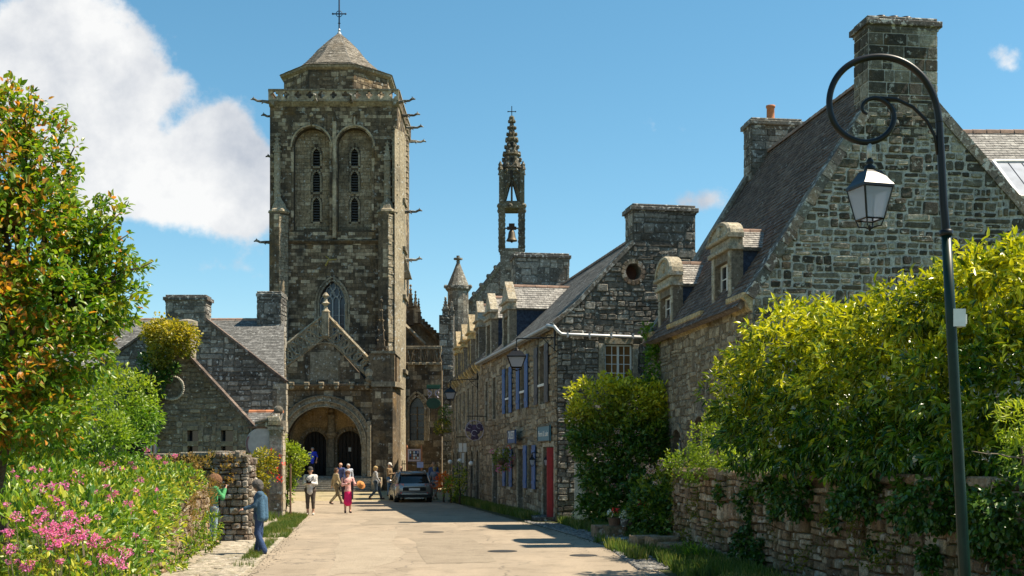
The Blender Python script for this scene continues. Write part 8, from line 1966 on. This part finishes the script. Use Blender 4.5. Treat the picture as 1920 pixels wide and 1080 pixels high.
person('person in beige shirt and trousers walking away to the right before the steps', at(630, 946), R(-62), 1.66, WALK, ('beige_shirt', (.36,.29,.17)), ('khaki', (.20,.16,.09)), (.04,.03,.03), ('hair_russet', (.13,.07,.04)), .0)
person('person in navy shirt standing behind the walkers at the foot of the steps', at(639, 934), R(150), 1.76, {}, ('navy_shirt', (.05,.07,.20)), ('dark_trousers', (.03,.03,.04)), (.02,.02,.02), None, build=1.05)
person('white-haired person in pale top beside the one in navy', at(653, 934), R(200), 1.70, {}, ('pale_blue', (.45,.48,.56)), ('dark_trousers', (.03,.03,.04)), (.02,.02,.02), ('hair_white', (.65,.63,.6)), .0)
k_, ko = person('person in bright pink skirt and dark jacket carrying a straw hat in the lane', at(652, 962), R(195), 1.62, dict(el=(-.28,.06,1.15), wl=(-.40,.22,1.16), er=(.22,.05,1.13), wr=(.05,.20,1.18)), ('pink_top', (.62,.33,.30)), ('pink', (.65,.015,.12)), (.03,.01,.03), ('hair_auburn', (.12,.05,.03)), .012, skirt=('pink_skirt', (.70,.012,.14), .44, .17), leg_to=0, coat=('dark_coat', (.035,.02,.035), .62))
p = ko(np.array([[-.50,.24,1.14]]))[0]; held('straw_hat', 'orange straw hat held out by the person in the pink skirt', 'hat', p, lambda m, p: (m.lathe(p, [(.02,-.03),(.17,-.02),(.19,0),(.17,.02),(.11,.03),(.10,.10),(.02,.12)], 18, (.5,-.6,.5))), cloth('straw_orange', (.42,.17,.045)))
person('person in grey checked jacket and dark jeans walking right towards the car', at(704, 938), R(-80), 1.68, WALK, ('grey_check', (.30,.30,.30)), ('dark_jeans', (.03,.05,.075)), (.03,.02,.02), ('hair_blond', (.52,.36,.16)), .012)
person('person in tan jacket and pale cap with blue jeans left of the car', at(730, 934), R(-110), 1.74, mk(HOLD), ('tan_jacket', (.24,.155,.075)), ('blue_jeans', (.09,.17,.28)), (.03,.02,.02), None, hat=('pale_cap', (.62,.58,.52)), cap_peak=True)
person('person in dark jacket leaning at the far left side of the parked car', at(752, 0, 58.8), R(170), 1.68, {}, ('black_jacket', (.025,.03,.03)), ('dark_trousers', (.03,.03,.04)), (.02,.02,.02), ('hair_sandy', (.40,.25,.16)), .0)
person('person in royal blue shirt standing in the left doorway of the church', np.array((P(586,0,70.6)[0], 70.6, 1.052)), R(180), 1.72, dict(el=(-.28,-.02,1.14), er=(.28,-.02,1.14), wl=(-.24,.06,.90), wr=(.24,.06,.90)), ('royal_blue', (.02,.05,.62)), ('black_trousers', (.012,.012,.014)), (.02,.02,.02), ('hair_grey', (.30,.29,.28)), .0, sleeve=.5, build=1.15)
person('person in mottled grey top half hidden left of the one in royal blue', np.array((P(563,0,70.8)[0], 70.8, 1.052)), R(200), 1.60, mk(HOLD), ('mottled_grey', (.22,.21,.24)), ('black_trousers', (.012,.012,.014)), (.02,.02,.02), ('hair_black', (.03,.025,.02)), .012)
person('person in blue shirt standing behind the cyclist to the right of the car', at(813, 0, 62.0), R(20), 1.80, {}, ('mid_blue', (.06,.11,.26)), ('dark_trousers', (.03,.03,.04)), (.02,.02,.02), ('hair_sandy', (.40,.25,.16)), .0)
person('person in grey top and white shorts stepping beside the potted flowers', at(815, 0, 59.0), R(-30), 1.66, mk(WALK, er=(.26,.14,1.16), wr=(.32,.30,.98)), ('slate_top', (.14,.16,.20)), ('white_shorts', (.62,.64,.56)), (.5,.4,.3), ('hair_blond', (.52,.36,.16)), .012, sleeve=.3, leg_to=.45)

# ------------------------------------------------------------ grey hatchback car seen from behind
def car():
    base = np.array((P(777,0,56.0)[0], 56.0, gz(56)+.004)); t = thing('parked_car', base, 'dark grey hatchback parked at the church end of the lane, seen from behind', 'car'); yaw = R(11); ca, sa = math.cos(yaw), math.sin(yaw)
    def W(p): p = np.array(p, float); return base+np.array((p[0]*ca-p[1]*sa, p[0]*sa+p[1]*ca, p[2]*.93))
    paint = simple('car_paint', (.30,.285,.275), .25, metal=.6, var=.04); black = M['iron_black']; glass = glass_mat('car_glass', (.012,.018,.022), .05); chrome = simple('chrome_trim', (.5,.5,.5), .25, metal=.9, var=.05)
    def loft(secs, mat, name, parent=t, smooth=True):
        m = MB(); m.smooth = smooth; n = len(secs[0]); vs = [W(p) for s in secs for p in s]; fs = [(i*n+k, i*n+(k+1) % n, (i+1)*n+(k+1) % n, (i+1)*n+k) for i in range(len(secs)-1) for k in range(n)]
        fs += [tuple(range(n-1, -1, -1)), tuple((len(secs)-1)*n+k for k in range(n))]; m.add(vs, fs); return m.build(name, mat, parent)
    def sec(y, w, z0, z1, rt=.12, cr=.82):      # body section, rounded shoulders
        return [(x, y, z) for x, z in ((-w*.94, z0), (w*.94, z0), (w, z0+.10), (w*1.0, (z0+z1)*.5+.05), (w*.965, z1-rt), (w*cr, z1), (-w*cr, z1), (-w*.965, z1-rt), (-w*1.0, (z0+z1)*.5+.05), (-w, z0+.10))]
    loft([sec(.0,.74,.42,.86), sec(.06,.84,.30,.97), sec(.28,.89,.24,1.02), sec(.9,.90,.22,1.0), sec(2.6,.90,.22,.99), sec(3.3,.89,.22,.96), sec(3.85,.84,.25,.82), sec(4.1,.72,.34,.66)], paint, 'body')
    def top(y, wb, zb, wt, zt): return [(x, y, z) for x, z in ((-wb, zb), (wb, zb), (wb*.99, zb+.05), (wt+.05, zt-.10), (wt-.06, zt), (-wt+.06, zt), (-wt-.05, zt-.10), (-wb*.99, zb+.05))]
    loft([top(.12,.76,.93,.66,1.0), top(.34,.80,.95,.64,1.36), top(.50,.82,.95,.63,1.53), top(1.1,.84,.95,.63,1.57), top(2.0,.84,.95,.61,1.53), top(2.35,.83,.95,.60,1.40), top(3.05,.80,.92,.60,.98)], glass, 'window_glass')
    loft([[(x, y, z) for x, z in ((-w, z0), (w, z0), (w-.07, z0+.09), (-w+.07, z0+.09))] for y, w, z0 in ((.30,.60,1.43), (.48,.66,1.485), (1.1,.67,1.525), (2.0,.65,1.49), (2.25,.60,1.42))], paint, 'roof')
    m = MB(); m.smooth = True
    for s in (-1, 1):
        m.tube([W((s*.79,.10,.96)), W((s*.70,.33,1.34)), W((s*.66,.48,1.50))], .065, 6); m.tube([W((s*.83,1.05,.97)), W((s*.69,1.02,1.50))], .035, 5); m.tube([W((s*.84,1.9,.97)), W((s*.68,1.7,1.50))], .03, 5); m.tube([W((s*.82,2.95,.97)), W((s*.66,2.1,1.49))], .04, 5)
    m.build('pillar', paint, t)
    for s in (-1, 1):
        m = MB(); m.smooth = True; m.tube([W((s*.60,.50,1.60)), W((s*.62,1.2,1.635)), W((s*.60,1.95,1.60))], .02, 5); m.build('roof_rail', chrome, t)
        m = MB(); m.smooth = True; m.lathe(W((s*.98,2.35,1.05)), [(.03,-.08),(.10,-.05),(.11,.03),(.03,.08)], 8, (0,1,0), sx=1.2, sy=.8); m.build('mirror', paint, t)
        m = MB(); m.box8([W(q) for q in ((s*.50,-.01,.83),(s*.87,.10,.83),(s*.88,.34,.86),(s*.55,.2,.86),(s*.50,.0,.97),(s*.84,.12,.97),(s*.87,.36,.95),(s*.55,.2,.97))]); m.build('tail_light', simple_cache('tail_lamp_clear', (.45,.20,.20), rough=.2), t)
        m = MB(); m.box8([W(q) for q in ((s*.60,-.02,.46),(s*.84,.06,.46),(s*.84,.2,.46),(s*.6,.2,.46),(s*.60,-.02,.53),(s*.84,.06,.53),(s*.84,.2,.53),(s*.6,.2,.53))]); m.build('reflector', simple_cache('red_reflector', (.4,.01,.02), rough=.3), t)
        for y in (.72, 3.30):
            m = MB(); m.smooth = True; ax = W((1,0,0))-W((0,0,0)); c = W((s*.80,y,.33)); m.lathe(c-ax*.11*1, [(.20,0),(.31,.005),(.33,.04),(.33,.18),(.31,.215),(.20,.22)], 22, ax); wh = m.build('wheel', simple_cache('tyre', (.015,.015,.015), rough=.8), t)
            m = MB(); m.lathe(c+ax*(s*.105-.01), [(.21,0),(.21,.02),(.05,.025)], 14, ax); m.build('rim', chrome, wh)
    def bx(x0,x1,y0,y1,z0,z1,mat,name,par=t):
        m = MB(); m.box8([W(q) for q in ((x0,y0,z0),(x1,y0,z0),(x1,y1,z0),(x0,y1,z0),(x0,y0,z1),(x1,y0,z1),(x1,y1,z1),(x0,y1,z1))]); return m.build(name, mat, par)
    bu = bx(-.80,.80,-.07,.2,.26,.42,black,'bumper'); bx(-.62,.62,-.085,.0,.42,.475,chrome,'bumper_trim',bu); bx(-.45,.45,-.09,.0,.20,.26,chrome,'skid_plate',bu)
    ga = bx(-.55,.55,-.02,.05,.60,.78,black,'plate_recess'); bx(-.26,.26,-.035,-.02,.63,.74,M['white_paint'],'number_plate',ga); bx(-.5,.5,-.03,.02,.80,.83,chrome,'tailgate_trim'); bx(-.58,.58,.30,.42,1.50,1.535,paint,'rear_spoiler')
    m = MB(); m.tube([W((-.05,.26,1.10)), W((.30,.29,1.14))], .012, 4); m.build('wiper', black, t)
car()
# ------------------------------------------------------------ street lamp with a scrolled neck, nearest the camera
def street_lamp():
    Y = 11.0; q = lambda x, y: P(x, y, Y); b = q(1814, 0); b = np.array((P(1814,0,Y)[0]+.03, Y, 0.0))
    t = thing('street_lamp', b, 'tall green-footed street lamp with black spiral neck and hanging square lantern', 'street lamp')
    m = MB(); m.smooth = True; m.tube([b, q(1808,1060), q(1783,600), q(1774,436)], [.056,.054,.047,.045], 16); m.lathe(b, [(.12,0),(.11,.25),(.075,.32),(.065,.36)], 14); m.build('post', M['iron_green'], t)
    m = MB(); m.smooth = True; m.lathe(q(1774,438), [(.056,-.02),(.062,-.01),(.062,.03),(.05,.035)], 14)
    m.tube([q(1774,436), q(1769,380), q(1765,300), q(1761,230)], [.040,.038,.036,.034], 12, cap=False)
    # big scroll: a circle of about 67 px about (1622,170) meeting the post, closing below the lantern hook
    sp = [q(1761,230)]
    for k, (x, y) in enumerate(((1757,200),(1748,173),(1733,147),(1712,127),(1690,114),(1665,107),(1638,106),(1610,112),(1586,125),(1567,146),(1556,173),(1554,202),(1562,229),(1577,249),(1598,262),(1622,268),(1645,264),(1662,253),(1673,238),(1677,221),(1673,204),(1662,192),(1647,184),(1634,184),(1622,190),(1616,200),(1618,210),(1626,214))): sp.append(q(x, y))
    # smooth the traced centreline
    S_ = np.array(sp); 
    for _ in range(2):
        Q = np.empty((2*len(S_)-2, 3)); Q[0::2] = S_[:-1]*.75+S_[1:]*.25; Q[1::2] = S_[:-1]*.25+S_[1:]*.75; S_ = np.concatenate([S_[:1], Q, S_[-1:]])
    m.tube(list(S_), [float(v) for v in np.interp(np.arange(len(S_)), [0, len(S_)*.55, len(S_)*.8, len(S_)-1], [.033,.029,.022,.013])], 10)
    m.tube([q(1647,184), q(1680,186), q(1712,201), q(1738,227), q(1753,256), q(1758,290)], [.018,.018,.017,.016,.015,.014], 8)
    m.build('scroll_arm', M['iron_black'], t)
    m = MB(); m.smooth = True; m.tube([q(1630,268), q(1630,296)], .022, 8); m.build('hanger', M['zinc'], t)
    lantern_head(t, q(1631,294), .305, .46, rot=math.pi/4+.28, base_k=.60)
    m = MB(); p = q(1796,596); m.box(p[0]-.06, p[0]+.055, Y-.05, Y+.06, p[2]-.085, p[2]+.08); m.box(p[0]+.055, p[0]+.075, Y-.03, Y+.03, p[2]-.06, p[2]+.03); m.build('junction_box', M['white_paint'], t)
street_lamp()
def wall_lamp(fr, mx, my, tx, ty, w, h, label, L_=1.3, grp='bracket lanterns on the row'):
    u, v = fr.px(mx, my); a = fr.pt(u, v, .05); tip = a+fr.N*L_; lantern('wall_lantern', label, (tip[0], tip[1], tip[2]-.34), a, fr.N, w, h, group=grp)
wall_lamp(B_f, 1043, 633, 965, 660, .62, .55, 'large pale-glass lantern on an iron bracket near the house corner')
wall_lamp(C_f, 897, 711, 850, 735, .55, .5, 'smaller lantern on a long bracket at the far end of the row')
# little lamps either side of the red door
for x, y, lab in ((1010, 862, 'small black lamp left of the red door'), (1038, 862, 'small black lamp right of the red door')):
    u, v = B_f.px(x, y); a = B_f.pt(u, v+.25, .08); t = thing('door_lamp', a, lab, 'lamp', 'door lamps'); lantern_head(t, a+B_f.N*.16, .2, .3); m = MB(); m.tube([a-B_f.N*.1, a+B_f.N*.16], .015, 5); m.build('arm', M['iron_black'], t)
def board(fr, x0, x1, y0, y1, mat, name, label, words, out=.1, proj=None, col='white_paint'):
    u0, v1 = fr.px(x0, y0); u1, v0 = fr.px(x1, y1); v0 = fr.px((x0+x1)/2, y1)[1]; v1 = fr.px((x0+x1)/2, y0)[1]
    c = fr.pt((u0+u1)/2, v0, out); t = thing(name, c, label, 'sign'); m = MB(); m.fbox(fr, u0, u1, v0, v1, out-.04, out); m.build('board', M[mat], t)
    m = MB()
    for a in (0, 1): m.fbox(fr, u0 if a == 0 else u1-.03, u0+.03 if a == 0 else u1, v0, v1, out, out+.015)
    m.fbox(fr, u0+.03, u1-.03, v0, v0+.03, out, out+.015); m.fbox(fr, u0+.03, u1-.03, v1-.03, v1, out, out+.015); m.build('frame', M['iron_black'], t)
    for (s, cu, cv, sz) in words: text(s, fr, u0+(u1-u0)*cu, v0+(v1-v0)*cv, out+.012, (u1-u0)*sz, t, M[col])
    return t
def text(s, fr, u, v, d, width, parent, mat, height=None):
    cu = bpy.data.curves.new('lettering', 'FONT'); cu.body = s; cu.align_x = 'CENTER'; cu.align_y = 'CENTER'; cu.extrude = .004; cu.size = 1
    o = bpy.data.objects.new('tmp', cu); COL.objects.link(o); dg = bpy.context.evaluated_depsgraph_get(); me = bpy.data.meshes.new_from_object(o.evaluated_get(dg)); bpy.data.objects.remove(o)
    me.materials.clear(); me.materials.append(mat); co = np.empty(len(me.vertices)*3); me.vertices.foreach_get('co', co); co = co.reshape(-1, 3); k = width/max(np.ptp(co[:, 0]), 1e-3); ky = k if height is None else height/max(np.ptp(co[:, 1]), 1e-3)
    c = co[:, :2].min(0)*.5+co[:, :2].max(0)*.5; V = fr.O+np.outer(u+(co[:, 0]-c[0])*k, fr.U)+np.outer(v+(co[:, 1]-c[1])*ky, fr.V)+np.outer(d+co[:, 2], fr.N); org = V.mean(0); me.vertices.foreach_set('co', (V-org).ravel().astype(np.float32)); me.update()
    return link(me, 'lettering', parent, org)
board(B_f, 1013, 1036, 798, 828, 'teal_paint', 'shop_sign', 'teal blue shop sign with white lettering above the red door', [('Pierre & Loire', .5, .5, .8)])
board(B_f, 968, 983, 806, 832, 'blue_paint', 'shop_sign', 'small blue shop sign above the flower basket', [('OUEST', .5, .62, .8)], .35)
# projecting signs further on
def hang(fr, x, y, label, build, name='hanging_sign', out=.75):
    u, v = fr.px(x, y); a = fr.pt(u, v, 0); t = thing(name, a, label, 'sign'); f2 = Frame(fr.pt(u, v, out), (1, 0, 0)); m = MB(); m.tube([fr.pt(u, v+.62, 0), fr.pt(u, v+.62, out+.35)], .02, 5); m.tube([fr.pt(u, v+.62, out), fr.pt(u, v+.35, out)], .01, 4); m.build('bracket', M['iron_black'], t); build(t, f2); return t
def grapes(t, f):
    m = MB()
    for (a, b, r_) in ((-.22,.16,.14),(.0,.12,.13),(.22,.18,.15),(-.30,.02,.1),(.30,.04,.1),(-.1,-.04,.14),(.12,-.06,.14),(0,-.22,.15),(-.08,-.36,.1),(.1,-.34,.1)): m.lathe(f.pt(a, b, -.02), [(r_,0),(r_,.04),(r_*.6,.055)], 10, f.N)
    m.build('sign_plate', M['purple_paint'], t); m = MB()
    for (a, b, r_) in ((-.22,.16,.11),(.22,.18,.12),(0,-.15,.13)): m.tube([f.pt(a+r_*math.cos(q), b+r_*math.sin(q), .05) for q in np.linspace(.4, 5, 9)], .014, 4)
    m.tube([f.pt(.42*math.cos(q), -.02+.46*math.sin(q)*(1.0), .0) for q in np.linspace(0, 2*math.pi, 13)], .018, 4); m.build('sign_outline', M['pale_mauve'], t)
M['pale_mauve'] = simple('pale_mauve', (.45,.40,.48), .6)
hang(B_f, 912, 806, 'dark purple hanging shop sign with scrolled pale outline', grapes, out=.55)
def green(t, f):
    m = MB(); m.fbox(f, -.42, .42, .62, .86, -.03, .03, .01); m.lathe(f.pt(0, -.28, -.03), [(.02,0),(.44,0),(.45,.03),(.44,.06),(.02,.06)], 20, -f.N if False else f.N, sx=1.0, sy=.75); m.build('sign_plate', M['green_paint'], t)
    m = MB()
    for s in (-1, 1): m.tube([f.pt(s*.38, .6, 0), f.pt(s*.12, .34, 0), f.pt(s*.3, .06, 0)], .028, 4); m.tube([f.pt(s*(.22+.12*math.cos(q)), .34+.16*math.sin(q), 0) for q in np.linspace(0, 6, 9)], .02, 4)
    m.build('scrollwork', M['pale_mauve'], t)
hang(C_f, 846, 748, 'green hanging sign with scrollwork between two plates, far end of the row', green, out=1.1)
def menu(t, f): m = MB(); m.fbox(f, -.2, -.02, -.15, .3, -.02, .02); m.fbox(f, .03, .2, -.15, .3, -.02, .02); m.fbox(f, -.05, .08, -.7, -.2, -.02, .02); m.build('sign_plate', M['white_paint'], t)
hang(C_f, 882, 842, 'small white hanging menu boards by the far shopfront', menu, out=.4)
# globe lamps of the cafe
for x, y, Y, w_ in ((844, 866, 57.5, 'leftmost'), (862, 864, 55.5, 'middle'), (883, 869, 53.0, 'rightmost')):
    p = P(x, y, Y); t = thing('globe_lamp', (p[0], Y, 0), w_+' of the three white globe lamps on thin posts by the far shopfront', 'lamp', 'globe lamps'); m = MB(); m.smooth = True; m.ball(p, .11, 12, 8); m.build('globe', M['white_paint'], t); m = MB(); m.tube([(p[0], Y, 0), p], .02, 6); m.build('post', M['iron_black'], t)
# notice board before the aisle
def notice():
    Y = 66.5; q = lambda x, y: P(x, y, Y); z0 = gz(Y); x0, x1 = q(763,0)[0], q(790.5,0)[0]; t = thing('notice_board', ((x0+x1)/2, Y, z0), 'framed picture notice board on two reddish posts before the church aisle', 'notice board'); f = Frame((x0, Y, 0), (1,0,0)); Wd = x1-x0
    za, zb = q(0,865)[2], q(0,842)[2]
    for u in (0, Wd): m = MB(); m.fbox(f, u-.045, u+.045, z0, q(0,838)[2], -.05, .04); m.lathe(f.pt(u, q(0,838)[2], 0), [(.05,0),(.01,.12)], 6); m.build('post', M['terracotta'], t)
    m = MB(); m.fbox(f, .05, Wd-.05, za, zb, .0, .05); m.build('board', simple_cache('board_pink', (.62,.45,.44)), t)
    m = MB(); m.fbox(f, .13, Wd-.13, za+.10, zb-.09, .05, .055); po = m.build('poster', M['lead_glass'], t)
    r = random.Random(4); cols = ('white_paint', 'brown_wood', 'blue_paint', 'terracotta', 'pale_mauve')
    for i in range(5):
        for j in range(3):
            m = MB(); a = .15+(Wd-.3)*i/5; b = za+.12+(zb-za-.22)*j/3; m.fbox(f, a+.01, a+(Wd-.3)/5-.02, b+.01, b+(zb-za-.22)/3-.02, .055, .058); m.build('picture', M[r.choice(cols)], po)
    m = MB(); m.fbox(f, Wd-.26, Wd+.1, q(0,877)[2], q(0,866)[2], .05, .07); m.build('notice', simple_cache('notice_blue', (.35,.38,.60)), t)
notice()
